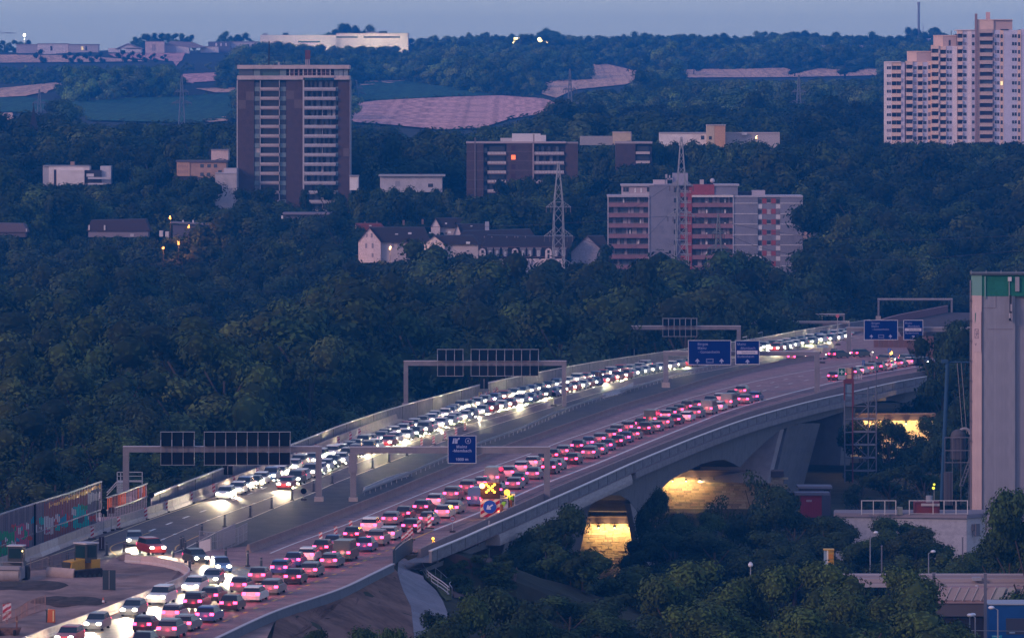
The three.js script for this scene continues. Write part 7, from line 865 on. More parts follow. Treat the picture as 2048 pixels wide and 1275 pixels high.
  part(p, 'tank', new THREE.CylinderGeometry(1.1, 1.1, 3.2, 16), M(0.075, 0.075, 0.095), g.loc(1917, 895).x, g.loc(1917, 895).y, 0); part(p, 'tank_cap', new THREE.SphereGeometry(1.1, 16, 8, 0, 6.3, 0, 1.57), M(0.09, 0.09, 0.11), g.loc(1917, 873).x, g.loc(1917, 873).y, 0); part(p, 'duct', new THREE.TorusGeometry(0.8, 0.22, 8, 16, 3.14), M(0.3, 0.3, 0.34), g.loc(1930, 868).x, g.loc(1930, 868).y, 0); for (const y of [874, 900, 924]) g('rail', M(0.26, 0.26, 0.3), 1890, y, 1940, y + 1, -1.4, -1.3); for (const x of [1890, 1905, 1922, 1938]) g('post', st, x, 874, x + 1, 1010, -1.4, -1.3); part(p, 'stair', merge([bar(g.loc(1920, 972, -1), g.loc(1940, 915, -1), 0.1), bar(g.loc(1926, 972, -1), g.loc(1945, 918, -1), 0.1), ...[0, 1, 2, 3, 4, 5, 6].map((i) => bar(g.loc(1921 + i * 2.9, 970 - i * 8, -1), g.loc(1927 + i * 2.9, 970 - i * 8, -1), 0.07))]), st); g('panel_wall', M(0.08, 0.08, 0.105), 1888, 944, 1906, 1010, -0.5, 1); for (const x of [1893, 1899]) g('panel_joint', st, x, 944, x + 0.6, 1010, -0.56, -0.5);
  const yl = thing('yellow_lamp', 'tiny yellow-green light glimpsed among leaves left of the silo', 'lamp', at(1869, 974, 780)); part(yl, 'lamp_glass', merge([moved(new THREE.SphereGeometry(0.16, 8, 6), 0, 0.4, 0), moved(new THREE.SphereGeometry(0.2, 8, 6), -0.1, -0.1, 0)]), glow(0.75, 0.7, 0.05, 1.6)); part(yl, 'pole', new THREE.CylinderGeometry(0.05, 0.05, 8, 6), mSteel, 0, -4, -0.2);
}
{ // white flat-roofed building with roof rail
  const Z = 762, o = thing('white_building', 'white flat-roofed building with a roof rail, in front of the silo', 'building'), f = front(o, 1820, 1140, Z), wl = M(0.38, 0.39, 0.47, { map: rep(T.wall, 0.3) });
  f.plan('wall', wl, [[1672, 3], [1934, 0], [1934, 9], [1672, 9]], 1036, 1150); f.plan('end_wall', M(0.48, 0.46, 0.50, { map: rep(T.wall, 0.3) }), [[1934.2, 0], [1971, 3], [1971, 9], [1934.2, 9]], 1036, 1150); f.plan('roof_edge', M(0.22, 0.2, 0.24), [[1668, 2.8], [1935, -0.4], [1974, 2.8], [1974, 9.4], [1668, 9.4]], 1030, 1035.9); f.plan('roof', M(0.2, 0.17, 0.19), [[1670, 3], [1935, -0.2], [1972, 3], [1972, 9.2], [1670, 9.2]], 1028.6, 1029.9);
  for (const [x, y, w, h] of [[1939, 1049, 4.5, 25], [1948, 1048, 4, 13], [1954, 1047, 4, 25]]) { const m = f('window', M(0.12, 0.12, 0.15, { roughness: 0.3 }), x, y, x + w, y + h, 0.5, 1.2); m.rotation.y = -0.9; }
  for (const [x0, x1] of [[1723, 1793], [1819, 1936]]) { f('roof_rail', M(0.5, 0.48, 0.5), x0, 1000, x1, 1001.4, 0.8, 0.95); f('roof_rail', M(0.4, 0.38, 0.4), x0, 1026, x1, 1027.2, 0.8, 0.95); } for (const x of [1723, 1746.5, 1769.5, 1791.5, 1818.5, 1866, 1888, 1912, 1935]) f('roof_post', M(0.5, 0.48, 0.5), x, 1000, x + 1.6, 1029, 0.75, 0.95);
  f('red_box', M(0.16, 0.035, 0.04), 1830, 1004, 1880, 1029, 1.5, 4); f('box_lid', M(0.4, 0.37, 0.4), 1843, 1006.5, 1880, 1011.5, 1.2, 1.6); part(o, 'exhaust', new THREE.CylinderGeometry(0.45, 0.45, 1.0, 12), M(0.26, 0.28, 0.33), f.loc(1859, 998, 2).x, f.loc(1859, 998, 2).y, -2); f('vent', M(0.2, 0.22, 0.2), 1796, 1014, 1806, 1029, 1, 2.2); f('lamp_arm', signBack, 1972, 1016, 1973.5, 1060, 2, 2.2); f('lamp_arm', signBack, 1973, 1015, 1978, 1018, 1.8, 2.3);
  const c = thing('red_container', 'red metal container under the viaduct, half hidden by trees', 'container'), q = front(c, 1624, 1030, 850); q('box', M(0.40, 0.035, 0.06, { roughness: 0.6 }), 1602, 991, 1644, 1034, 0, 2.5); for (let x = 1604; x < 1643; x += 3.2) q('rib', M(0.32, 0.03, 0.05), x, 993, x + 1.2, 1034, -0.06, 0); q('label_plate', M(0.5, 0.3, 0.35), 1613, 999, 1624, 1003, -0.1, -0.06); q('roof', M(0.2, 0.18, 0.22), 1590, 985, 1660, 990, -0.5, 3);
  const k = thing('site_office', 'dull pale site cabin roof behind the red container', 'cabin'), r = front(k, 1630, 990, 858); r('roof', M(0.24, 0.22, 0.26), 1596, 972, 1665, 977, -0.5, 4); r('wall', M(0.12, 0.1, 0.13), 1600, 977, 1662, 1030, 0, 3.5); r('window', glassDark, 1648, 979, 1660, 984, -0.05, 0.1);
}
{ // yellow price pillar, street lamps, poles
  const Z = 690, o = thing('price_pillar', 'tall yellow and white filling-station pillar among the trees', 'sign'), f = front(o, 1660, 1180, Z), ye = M(0.62, 0.33, 0.02, { roughness: 0.5 });
  f.plan('side', M(0.2, 0.3, 0.42), [[1648, 0.9], [1654, 0], [1654, 1.4], [1648, 1.4]], 1100, 1180); f.plan('white_edge', M(0.7, 0.66, 0.6), [[1654.1, 0], [1657, 0], [1657, 1.4], [1654.1, 1.4]], 1100, 1180); f.plan('yellow_face', ye, [[1657.1, 0], [1668.5, 0.3], [1668.5, 1.4], [1657.1, 1.4]], 1100, 1180); f('price_field', M(0.5, 0.2, 0.02), 1658.5, 1108, 1667, 1117, -0.02, 0.2); f('price_field', M(0.45, 0.22, 0.02), 1658.5, 1121, 1667, 1127, -0.02, 0.2); f('top_cap', ye, 1648, 1098, 1669, 1100, -0.05, 1.4);
  const lampP = (label, px, py, foot, Z2, kind) => { const l = thing('street_lamp', label, 'street lamp'), g = front(l, px, foot, Z2), h = (foot - py) * g.s; part(l, 'pole', new THREE.CylinderGeometry(0.06, 0.09, h, 8), M(0.25, 0.27, 0.33), 0, h / 2, 0); if (kind === 'globe') { part(l, 'lamp_globe', new THREE.SphereGeometry(0.26, 16, 12), M(0.62, 0.64, 0.72, { roughness: 0.3 }), 0, h + 0.2, 0); part(l, 'lamp_cap', new THREE.SphereGeometry(0.2, 12, 6, 0, 6.3, 0, 1), M(0.4, 0.42, 0.5), 0, h + 0.34, 0); } else { part(l, 'arm', bar(V(0, h, 0), V(kind * 0.5, h + 0.25, 0), 0.04), M(0.3, 0.32, 0.38)); const m = part(l, 'lamp_head', new THREE.SphereGeometry(0.32, 14, 8), M(0.62, 0.63, 0.7, { roughness: 0.3 }), kind * 0.55, h + 0.22, 0); m.scale.set(1, 0.6, 1.2); } };
  lampP('globe street lamp on a pole in front of the foreground trees', 1501.5, 1133, 1290, 600, 'globe'); lampP('street lamp with a curved arm left of the tree before the white building', 1741, 1068, 1170, 720, 1.3); lampP('street lamp with a pale head among the shrubs, right of the pillar', 1858, 1106, 1180, 700, 1); lampP('left of the two street lamps before the dark hall wall', 1940, 1233, 1300, 585, 0.6); lampP('right of the two street lamps before the dark hall wall', 1951, 1234, 1300, 583, -1); lampP('street lamp standing in front of the blue building', 1996.5, 1219, 1300, 575, -1.2);
  for (const [px, y0, y1, Z2, n, w] of [[1764, 1092, 1150, 690, 'thin grey pole among the shrubs behind the hall, left', 2.6], [1926, 1075, 1150, 690, 'thin grey pole among the shrubs behind the hall, right', 2.6], [1868.5, 1146, 1290, 605, 'dark post standing in front of the hall roof, left', 6], [1971.5, 1147, 1290, 600, 'dark post standing in front of the hall roof, right', 6]]) { const p = thing('pole', n, 'pole'), g = front(p, px, y1, Z2); g('pole', M(0.13, 0.14, 0.19), px - w / 2, y0, px + w / 2, y1, -0.08, 0.08); g('pole_cap', M(0.2, 0.2, 0.25), px - w * 0.7, y0 - 1.4, px + w * 0.7, y0, -0.12, 0.12); }
}
{ // the hall with skylights and the blue building
  const Z = 640, o = thing('industrial_hall', 'low industrial hall with a pale roof and slanted skylights at the lower right', 'hall'), f = front(o, 1870, 1270, Z), s = f.s, roofM = M(0.30, 0.26, 0.28, { map: rep(T.road, 0.4) });
  f('back_parapet', M(0.36, 0.34, 0.38), 1672, 1147, 2090, 1151, 8, 8.6); f('roof_band', M(0.26, 0.23, 0.26), 1672, 1151.2, 2090, 1156, 7, 8.5); f('roof_band', M(0.33, 0.29, 0.31), 1672, 1156.2, 2090, 1164, 6, 8.4); f('roof_band', M(0.24, 0.2, 0.22), 1672, 1164.2, 2090, 1166.5, 5.8, 8.4); f('roof', M(0.34, 0.32, 0.36), 1672, 1166.7, 2090, 1174, 5.5, 8.3);
  f.prism('skylight_curb', M(0.36, 0.25, 0.25), [[1866, 1203], [1880, 1174], [2090, 1174], [2090, 1203]], 3.2, 5.4);
  for (let i = 0; i < 12; i++) { const x = 1872 + i * 18; f.prism('pane', i === 6 || i === 7 ? M(0.30, 0.32, 0.34, { roughness: 0.25 }) : M(0.36, 0.31, 0.34, { roughness: 0.3 }), [[x + 1, 1200], [x + 13, 1175.5], [x + 29, 1175.5], [x + 17, 1200]], 3.05, 3.19); f.prism('pane_bar', M(0.5, 0.49, 0.53), [[x - 1, 1201], [x + 12, 1174], [x + 13.5, 1174], [x + 0.5, 1201]], 2.95, 3.1); } for (const x of [1988, 2008]) f.prism('open_pane', M(0.40, 0.42, 0.45, { roughness: 0.2 }), [[x, 1198], [x + 11, 1174], [x + 26, 1174], [x + 15, 1198]], 2.5, 2.7), f.prism('pane_frame', M(0.10, 0.05, 0.06), [[x - 1, 1200], [x + 15, 1200], [x + 15, 1198.5], [x, 1198.5]], 2.4, 2.75);
  f('eaves', M(0.3, 0.22, 0.23), 1866, 1203.2, 2090, 1206, 2.8, 8); f('wall', M(0.09, 0.085, 0.10), 1866, 1206.2, 2090, 1232, 3, 8); f('opening', M(0.02, 0.02, 0.03), 1866, 1232, 2090, 1300, 3.4, 8); f('roof_box', M(0.3, 0.32, 0.38), 1946, 1154, 1964, 1161, 5, 6); part(o, 'dome_vent', new THREE.SphereGeometry(0.28, 12, 6, 0, 6.3, 0, 1.57), M(0.5, 0.5, 0.54), f.loc(1954, 1174, 5).x, f.loc(1954, 1174, 5).y, -5); f('gable_wall', M(0.5, 0.46, 0.5), 1681, 1171, 1700, 1202, 2, 8); f('gable_window', M(0.14, 0.12, 0.14), 1688, 1174, 1691, 1178, 1.9, 2.1); f('grey_wall', M(0.2, 0.2, 0.24), 1700, 1176, 1730, 1200, 2.5, 8);
  const b = thing('blue_building', 'dark blue building front at the lower right corner', 'building'), g = front(b, 2014, 1290, 610); g('wall', M(0.012, 0.075, 0.26, { map: rep(T.wall, 0.4) }), 1978, 1209, 2090, 1300, 0, 5); g('roof_edge', M(0.3, 0.34, 0.4), 1977, 1207, 2090, 1209.2, -0.15, 5); g('window', M(0.03, 0.035, 0.06, { roughness: 0.3 }), 2013, 1236, 2070, 1268, -0.05, 0.2); g('window_sign', M(0.2, 0.3, 0.42), 2019, 1263, 2031, 1266, -0.1, -0.06); g('shop_sign', M(0.03, 0.3, 0.42), 1984.5, 1270, 2005, 1276, -0.12, -0.03); for (const x of [1986, 1989, 1992, 1995, 1998]) g('sign_stroke', M(0.4, 0.5, 0.55), x, 1271, x + 1.6, 1273, -0.15, -0.12);
  const w = new THREE.Mesh(bar(at(1880, 1259.5, 590), at(2070, 1262, 590), 0.05, 6), M(0.2, 0.22, 0.25)); w.name = 'overhead_wire'; scene.add(w); tag(shade(w), 'thin wire across the dark opening of the hall', 'wire');
  const c = thing('orange_container', 'orange and yellow container roof glimpsed between the bottom trees', 'container'), q = front(c, 1278, 1210, 640); q('box', M(0.5, 0.22, 0.03), 1252, 1185, 1288, 1212, 0, 2.5); q('roof', M(0.3, 0.12, 0.14), 1250, 1174, 1308, 1184.8, -0.3, 4); for (let x = 1255; x < 1287; x += 4) q('rib', M(0.4, 0.16, 0.02), x, 1186, x + 1, 1212, -0.05, 0); q('white_door', M(0.5, 0.48, 0.54), 1318, 1188, 1336, 1225, 0, 2);
  for (const [x, y, n] of [[1257, 1166, 'left'], [1273, 1172, 'right']]) { const l = thing('street_lamp', n + ' of the two white lamp heads above the orange container', 'street lamp'), h = front(l, x, 1230, 636); part(l, 'lamp_head', new THREE.SphereGeometry(0.3, 12, 8), M(0.6, 0.6, 0.66, { roughness: 0.3 }), 0, (1230 - y) * h.s, 0); part(l, 'pole', new THREE.CylinderGeometry(0.05, 0.07, (1230 - y) * h.s, 8), mSteel, 0, (1230 - y) * h.s / 2, 0); }
  for (const [x, y] of [[1036, 1092]]) { const l = thing('street_lamp', 'white lamp head under the viaduct slab right of the leaning pier', 'street lamp'), h = front(l, x, 1180, 660); part(l, 'lamp_head', new THREE.SphereGeometry(0.28, 12, 8), M(0.7, 0.7, 0.76, { roughness: 0.3 }), 0, (1180 - y) * h.s, 0); part(l, 'pole', new THREE.CylinderGeometry(0.05, 0.07, (1180 - y) * h.s, 8), mSteel, 0.1, (1180 - y) * h.s / 2, -0.1); }
}
{ // the far end: noise walls, upper road
  const o = thing('far_noise_wall', 'brownish noise wall at the far exit behind the red lights', 'noise barrier'), f = front(o, 1790, 722, 1120); for (let x = 1748; x < 1868; x += 10) f('wall_panel', M(0.15 + 0.01 * (x % 3), 0.095, 0.10, { map: rep(T.wall, 0.3) }), x + 0.2, 672, x + 9.8, 716, 0, 0.3); f('wall_foot', M(0.34, 0.28, 0.3), 1700, 716.2, 1868, 722, -0.3, 0.5);
  const p = thing('far_noise_wall', 'dim slatted noise wall behind the end of the white lights', 'noise barrier'), g = front(p, 1590, 690, 1235); for (let x = 1482; x < 1700; x += 9) g('wall_panel', M(0.12, 0.085 + 0.008 * (x % 2), 0.09, { map: rep(T.wall, 0.3) }), x + 0.2, 644, x + 8.8, 690 - Math.max(0, (x - 1520)) * 0.12, 0, 0.3);
  const q = at(1800, 655, 1260), pts = [[1790, 664, 1240], [1850, 645, 1270], [1905, 634, 1290], [1950, 625, 1310]].map((a) => at(...a)); struct('far_road', swept(smooth(pts, 4), [[-7, -1.5], [7, -1.5], [7, 0], [-7, 0]]), M(0.09, 0.06, 0.065, { map: rep(T.road, 0.3) })); const w = thing('far_road_wall', 'pale reddish wall of the far road curving away left of the silo', 'wall'); part(w, 'wall', wallOf(shifted(smooth(pts, 4), -6.5), 0.3, 1.5), M(0.2, 0.10, 0.115)); part(w, 'coping', swept(shifted(smooth(pts, 4), -6.5), [[-0.25, 1.5], [0.25, 1.5], [0.25, 1.62], [-0.25, 1.62]]), M(0.3, 0.18, 0.2));
}
// ---------------------------------------------------------------- cars with their lamps lit
const tyre = M(0.02, 0.02, 0.022), rimM = M(0.35, 0.35, 0.37, { roughness: 0.4, metalness: 0.6 }), carGlass = M(0.015, 0.018, 0.025, { roughness: 0.12 }), headGlow = glow(1, 0.88, 0.66, 26), tailGlow = glow(1, 0.03, 0.12, 12);
function prism(pts, w, taper = 0, y0 = 0, y1 = 1, bevel = 0.05) {   // side outline [z, y] given a width that narrows upwards
  const g = new THREE.ExtrudeGeometry(new THREE.Shape(pts.map((p) => new THREE.Vector2(...p))), { depth: w - 2 * bevel, bevelEnabled: true, bevelThickness: bevel, bevelSize: bevel * 0.8, bevelSegments: 2, steps: 1 }).translate(0, 0, -w / 2 + bevel).rotateY(-Math.PI / 2);
  const P = g.attributes.position; for (let i = 0; i < P.count; i++) { const t = clamp((P.getY(i) - y0) / (y1 - y0), 0, 1); P.setX(i, P.getX(i) * (1 - taper * t)); } g.computeVertexNormals(); return g;
}
const KIND = {
  hatchback: { L: 4.1, w: 1.76, body: [[-2.0, 0.3], [2.0, 0.28], [2.05, 0.55], [1.95, 0.74], [1.05, 0.95], [-1.95, 0.98], [-2.05, 0.6]], cab: [[-1.9, 0.96], [1.05, 0.93], [0.35, 1.42], [-1.45, 1.46]], roof: [[-1.5, 1.42], [0.36, 1.40], [0.2, 1.49], [-1.35, 1.51]], hy: 0.68, ty: 0.86 },
  estate: { L: 4.7, w: 1.82, body: [[-2.3, 0.3], [2.3, 0.28], [2.36, 0.55], [2.25, 0.74], [1.1, 0.94], [-2.25, 0.97], [-2.35, 0.6]], cab: [[-2.2, 0.95], [1.1, 0.92], [0.3, 1.40], [-1.8, 1.42]], roof: [[-1.9, 1.39], [0.32, 1.38], [0.1, 1.47], [-1.75, 1.48]], hy: 0.68, ty: 0.84 },
  suv: { L: 4.6, w: 1.9, body: [[-2.25, 0.36], [2.2, 0.34], [2.3, 0.7], [2.2, 0.95], [1.15, 1.12], [-2.2, 1.15], [-2.3, 0.75]], cab: [[-2.15, 1.13], [1.15, 1.1], [0.45, 1.64], [-1.85, 1.66]], roof: [[-1.95, 1.62], [0.46, 1.6], [0.25, 1.72], [-1.8, 1.74]], hy: 0.82, ty: 1.0 },
  van: { L: 5.3, w: 1.98, body: [[-2.6, 0.35], [2.5, 0.32], [2.6, 0.7], [2.45, 1.05], [1.9, 1.2], [-2.6, 1.22]], cab: [[-2.0, 1.2], [1.9, 1.18], [1.25, 1.95], [-2.0, 1.95]], roof: [[-2.6, 1.2], [-1.99, 1.22], [-1.99, 1.93], [1.3, 1.92], [1.15, 2.18], [-2.5, 2.2]], hy: 0.85, ty: 1.0 },
  lorry: { L: 11, w: 2.5, body: [[3.2, 0.5], [5.4, 0.45], [5.5, 1.2], [5.3, 3.1], [3.3, 3.2]], cab: [[4.4, 1.55], [5.56, 1.55], [5.42, 2.6], [4.4, 2.6]], roof: [[-5.4, 1.1], [3.0, 1.1], [3.0, 3.7], [-5.4, 3.7]], hy: 0.75, ty: 0.95, chassis: 1 },
};
const headG = new THREE.SphereGeometry(0.2, 12, 8).scale(1.2, 0.8, 0.5), tailG = G(0.36, 0.22, 0.07), wheelG = new THREE.CylinderGeometry(0.32, 0.32, 0.22, 16).rotateZ(Math.PI / 2), rimG = new THREE.CylinderGeometry(0.2, 0.2, 0.23, 12).rotateZ(Math.PI / 2), bigWheel = new THREE.CylinderGeometry(0.5, 0.5, 0.3, 16).rotateZ(Math.PI / 2), bigRim = new THREE.CylinderGeometry(0.28, 0.28, 0.31, 12).rotateZ(Math.PI / 2);
const PAINT = { silver: [0.42, 0.42, 0.44], white: [0.66, 0.65, 0.64], black: [0.02, 0.02, 0.025], grey: [0.14, 0.145, 0.16], blue: [0.03, 0.07, 0.20], red: [0.30, 0.025, 0.03] };
const shells = {}, carProto = {};
function makeCar(kind, paint, coming) {
  const K = KIND[kind], s = shells[kind] ??= { body: prism(K.body, K.w, 0.04, 0.3, 1), cab: prism(K.cab, K.w - 0.08, 0.2, 0.95, kind === 'van' || kind === 'lorry' ? 4 : kind === 'suv' ? 1.9 : 1.6, 0.04), roof: prism(K.roof, K.w - (kind === 'lorry' ? -0.04 : 0.12), kind === 'van' ? 0.05 : kind === 'lorry' ? 0 : 0.17, 0.95, kind === 'van' ? 2.2 : kind === 'suv' ? 1.75 : 1.5, 0.04) };
  const o = new THREE.Group(), p = new THREE.MeshPhysicalMaterial({ color: new THREE.Color().setRGB(...PAINT[paint]), roughness: 0.4, clearcoat: 0.6, clearcoatRoughness: 0.15 });
  part(o, 'body', s.body, p); part(o, 'window', s.cab, carGlass); part(o, kind === 'lorry' ? 'cargo_box' : 'roof', s.roof, kind === 'lorry' ? M(0.42, 0.42, 0.45, { roughness: 0.5 }) : p); if (kind === 'lorry') part(o, 'chassis', G(1.0, 0.3, 9.5), tyre, 0, 0.85, 0);
  const zs = kind === 'lorry' ? [4.3, -2.8, -4.0] : [K.L * 0.31, -K.L * 0.31];
  for (const z of zs) for (const x of [-1, 1]) { const w = part(o, 'wheel', kind === 'lorry' ? bigWheel : wheelG, tyre, x * (K.w / 2 - 0.13), kind === 'lorry' ? 0.5 : 0.32, z); part(w, 'rim', kind === 'lorry' ? bigRim : rimG, rimM); }
  for (const x of [-1, 1]) part(o, 'headlight', headG, headGlow, x * (K.w / 2 - 0.3), K.hy, K.L / 2 - 0.02), part(o, 'taillight', tailG, tailGlow, x * (K.w / 2 - 0.22), K.ty, -K.L / 2 + (kind === 'lorry' ? 0.02 : 0.0));
  if (coming) { const l = new THREE.SpotLight(new THREE.Color().setRGB(1, 0.80, 0.50), 1500, 0, 0.42, 0.9, 2); l.position.set(0, K.hy, K.L / 2 + 0.14); l.castShadow = true; l.shadow.radius = 8; l.name = 'headlight_beam'; o.add(l); lamp(o, 1, 0.82, 0.55, 4, 0, K.hy, K.L / 2 + 0.7, 8); } else lamp(o, 1, 0.02, 0.08, 1.8, 0, K.ty, -K.L / 2 - 0.45, 8);
  return o;
}
const rc = rng(2024), used2 = {};
function drive(track, from, to, gap, coming, where, group, mix) {
  const L = lengthOf(track); let n = 0;
  for (let s = from; s < Math.min(to, L - 1);) {
    const kind = mix[rc() * mix.length | 0]; let paint = (coming ? ['silver', 'white', 'black', 'grey', 'silver', 'blue', 'red', 'grey', 'white'] : ['black', 'grey', 'black', 'blue', 'grey', 'black', 'silver', 'white', 'grey'])[rc() * 9 | 0]; if (kind === 'van' && !coming) paint = ['grey', 'black', 'blue'][rc() * 3 | 0]; const key = kind + paint + coming, K = KIND[kind];
    const a = along(track, s + K.L / 2); if (!a) break;
    const src = carProto[key] ??= makeCar(kind, paint, coming), o = src.clone();
    o.name = numbered({ hatchback: 'hatchback_car', estate: 'estate_car', suv: 'suv', van: 'van', lorry: 'lorry' }[kind]);
    o.position.copy(a.p).setY(RY + 0.012); o.position.x += (rc() - 0.5) * 0.6; const d = coming ? a.t.clone().negate() : a.t; o.rotation.y = Math.atan2(d.x, d.z) + (rc() - 0.5) * 0.02;
    o.userData = {}; scene.add(o); for (const l of o.children) if (l.isSpotLight) { l.target.position.set(o.position.x + d.x * 18, RY - 0.6, o.position.z + d.z * 18); l.target.updateMatrixWorld(); } tag(o, paint + ' ' + { hatchback: 'hatchback', estate: 'estate car', suv: 'tall car', van: 'van', lorry: 'box lorry' }[kind] + (coming ? ', headlights on, ' : ', tail lights on, ') + ord(n) + ' from near end ' + where, { van: 'van', lorry: 'lorry' }[kind] ?? 'car', group);
    n++; s += K.L + gap * (0.45 + 1.1 * rc());
  }
}
const usual = ['hatchback', 'estate', 'hatchback', 'estate', 'hatchback', 'estate', 'hatchback', 'suv', 'suv', 'van'], heavy = [...usual, 'estate', 'lorry'], low = ['hatchback', 'estate', 'suv', 'hatchback', 'estate'];
const whiteGroup = 'oncoming cars with lit headlights on the left carriageway', redGroup = 'departing cars with red tail lights on the right carriageway';
bendTrack.reverse(); drive(bendTrack, 1, lengthOf(bendTrack) - 3, 8.5, true, 'round the S-bend', whiteGroup, low);
drive(laneOut, 1, 345, 2.2, true, 'of the outer oncoming lane', whiteGroup, low); drive(laneIn, 1, 335, 2.4, true, 'of the inner oncoming lane', whiteGroup, low);
{ const far = (t) => t.filter((p) => -p.z > 1095 && -p.z < 1215); drive(far(laneOut), 0, 140, 2.2, true, 'of far outer lane', whiteGroup, low); drive(far(laneIn), 0, 140, 2.4, true, 'of far inner lane', whiteGroup, low); }
drive(laneB, 3, 425, 5.2, false, 'of left departing lane', redGroup, usual); drive(laneC, 2, 425, 5.4, false, 'of right departing lane', redGroup, usual);
drive(traced([[1585, 722], [1650, 717], [1745, 712]]), 0, 200, 2.5, false, 'of the far left exit lane', redGroup, low); drive(laneC.filter((p) => -p.z > 985), 0, 120, 3, false, 'of far right lane', redGroup, low); drive(traced([[1762, 724], [1800, 726], [1840, 729], [1890, 733]]), 0, 90, 1.5, false, 'of the exit ramp', redGroup, low);
// ---------------------------------------------------------------- the warning trailer, its lorry and the crew
{
  const Z = Gz(1036), o = thing('warning_trailer', 'striped road-works trailer with a glowing amber cross and a blue arrow disc', 'trailer'), f = front(o, 979, 1036, Z), amber = glow(1, 0.42, 0.03, 6);
  f('board', M(0.05, 0.02, 0.012), 961, 966, 1000, 997, 0.0, 0.2); f('board_rim', M(0.25, 0.1, 0.03), 960.4, 964.8, 1000.6, 966, -0.06, 0.25); f('lower_board', M(0.5, 0.44, 0.44), 960.5, 997.5, 1000, 1034, 0.05, 0.2);
  const st = print(256, 256, (c) => { c.fillStyle = '#cdb9b2'; c.fillRect(0, 0, 256, 256); c.fillStyle = '#a3152c'; for (let k = -4; k < 6; k++) { c.beginPath(); c.moveTo(0, k * 96 + 80); c.lineTo(256, k * 96 - 90); c.lineTo(256, k * 96 - 42); c.lineTo(0, k * 96 + 128); c.fill(); } });
  facePlane(f, o, st, 961, 998, 999.5, 1033.5, 0.04, 'striped_face');
  const disc = f.loc(979.5, 1013, -0.15); part(o, 'arrow_disc', new THREE.CylinderGeometry(13.5 * f.s, 13.5 * f.s, 0.05, 32).rotateX(Math.PI / 2), M(0.4, 0.42, 0.5), disc.x, disc.y, disc.z - 0.04);
  part(o, 'arrow_face', new THREE.CircleGeometry(13 * f.s, 32), new THREE.MeshStandardMaterial({ roughness: 0.45, map: print(256, 256, (c) => { c.fillStyle = '#0d3fa8'; c.fillRect(0, 0, 256, 256); c.save(); c.translate(128, 128); c.rotate(-2.2); c.fillStyle = '#b9bcd8'; c.fillRect(-14, -40, 28, 112); c.beginPath(); c.moveTo(0, -84); c.lineTo(58, -14); c.lineTo(34, 4); c.lineTo(0, -36); c.lineTo(-34, 4); c.lineTo(-58, -14); c.fill(); c.restore(); }) }), disc.x, disc.y, disc.z + 0.01);
  const b = new THREE.SphereGeometry(0.14, 10, 8); for (const [u, v] of [[-2, -2], [-1, -1], [0, 0], [1, 1], [2, 2], [-2, 2], [-1, 1], [1, -1], [2, -2]]) { const p = f.loc(981 + u * 4, 976 + v * 3.7, -0.08); part(o, 'cross_lamp', b, amber, p.x, p.y, p.z); } { const p = f.loc(964.5, 971, -0.1); part(o, 'flash_lamp', new THREE.SphereGeometry(0.3, 14, 10), glow(1, 0.55, 0.12, 10), p.x, p.y, p.z); lamp(o, 1, 0.55, 0.15, 10, p.x, p.y, p.z + 0.7, 8); const q = f.loc(981, 976, -0.9); lamp(o, 1, 0.5, 0.1, 3, q.x, q.y, q.z, 10); const r = f.loc(962, 1000, -0.1); part(o, 'taillight', new THREE.SphereGeometry(0.08, 8, 6), glow(1, 0.1, 0.08, 8), r.x, r.y, r.z); const e = f.loc(997, 1022, -0.1); part(o, 'taillight', new THREE.SphereGeometry(0.1, 8, 6), glow(1, 0.12, 0.05, 8), e.x, e.y, e.z); }
  f('frame', signBack, 962, 1028, 999, 1033, 0.3, 2.2); for (const x of [962, 995]) { const p = f.loc(x + 2, 1030.5, 1.2); const w = part(o, 'wheel', wheelG, tyre, p.x, p.y, p.z); part(w, 'rim', rimG, rimM); } for (const x of [966, 994]) f('mast', mSteel, x - 0.7, 966, x + 0.7, 1030, 0.22, 0.36);
  const l = thing('works_lorry', 'small white works lorry with an amber roof lamp in front of the trailer', 'lorry'), g = front(l, 1012, 1028, Z - -16);
  g('bed', M(0.44, 0.41, 0.46), 992, 997, 1016, 1022, 0, 4); g('bed_rim', M(0.3, 0.28, 0.32), 991.5, 995.8, 1016.5, 997.2, -0.1, 4.1); g('cab', M(0.4, 0.38, 0.42), 1014, 988, 1030, 1022, 0.8, 5.5); g('cab_window', carGlass, 1016, 991, 1028, 1003, 0.7, 0.85); g('rear_frame', M(0.6, 0.57, 0.6), 1028.6, 988, 1030, 1012, 0.4, 0.6); g('rack', M(0.16, 0.14, 0.17), 1000, 991, 1010, 996, 0.3, 1); for (const [x, y, w, h] of [[1000, 1000, 3, 6], [1004, 999, 5, 4], [1010, 1001, 3, 6]]) g('tool', M(0.12, 0.11, 0.15), x, y, x + w, y + h, -0.06, 0);
  for (const x of [995, 1022]) { const p = g.loc(x, 1023, 1.5), w = part(l, 'wheel', wheelG, tyre, p.x, p.y, p.z); part(w, 'rim', rimG, rimM); } { const p = g.loc(1014, 984, 1); part(l, 'beacon_lamp', new THREE.SphereGeometry(0.34, 14, 10), glow(1, 0.36, 0.02, 5), p.x, p.y, p.z); part(l, 'beacon_base', new THREE.CylinderGeometry(0.12, 0.14, 0.3, 10), signBack, p.x, p.y - 0.35, p.z); lamp(l, 1, 0.45, 0.05, 14, p.x, p.y + 0.1, p.z + 0.7, 8); const q = g.loc(1004, 1019, -0.1); part(l, 'taillight', new THREE.SphereGeometry(0.09, 8, 6), glow(1, 0.1, 0.05, 6), q.x, q.y, q.z); }
}
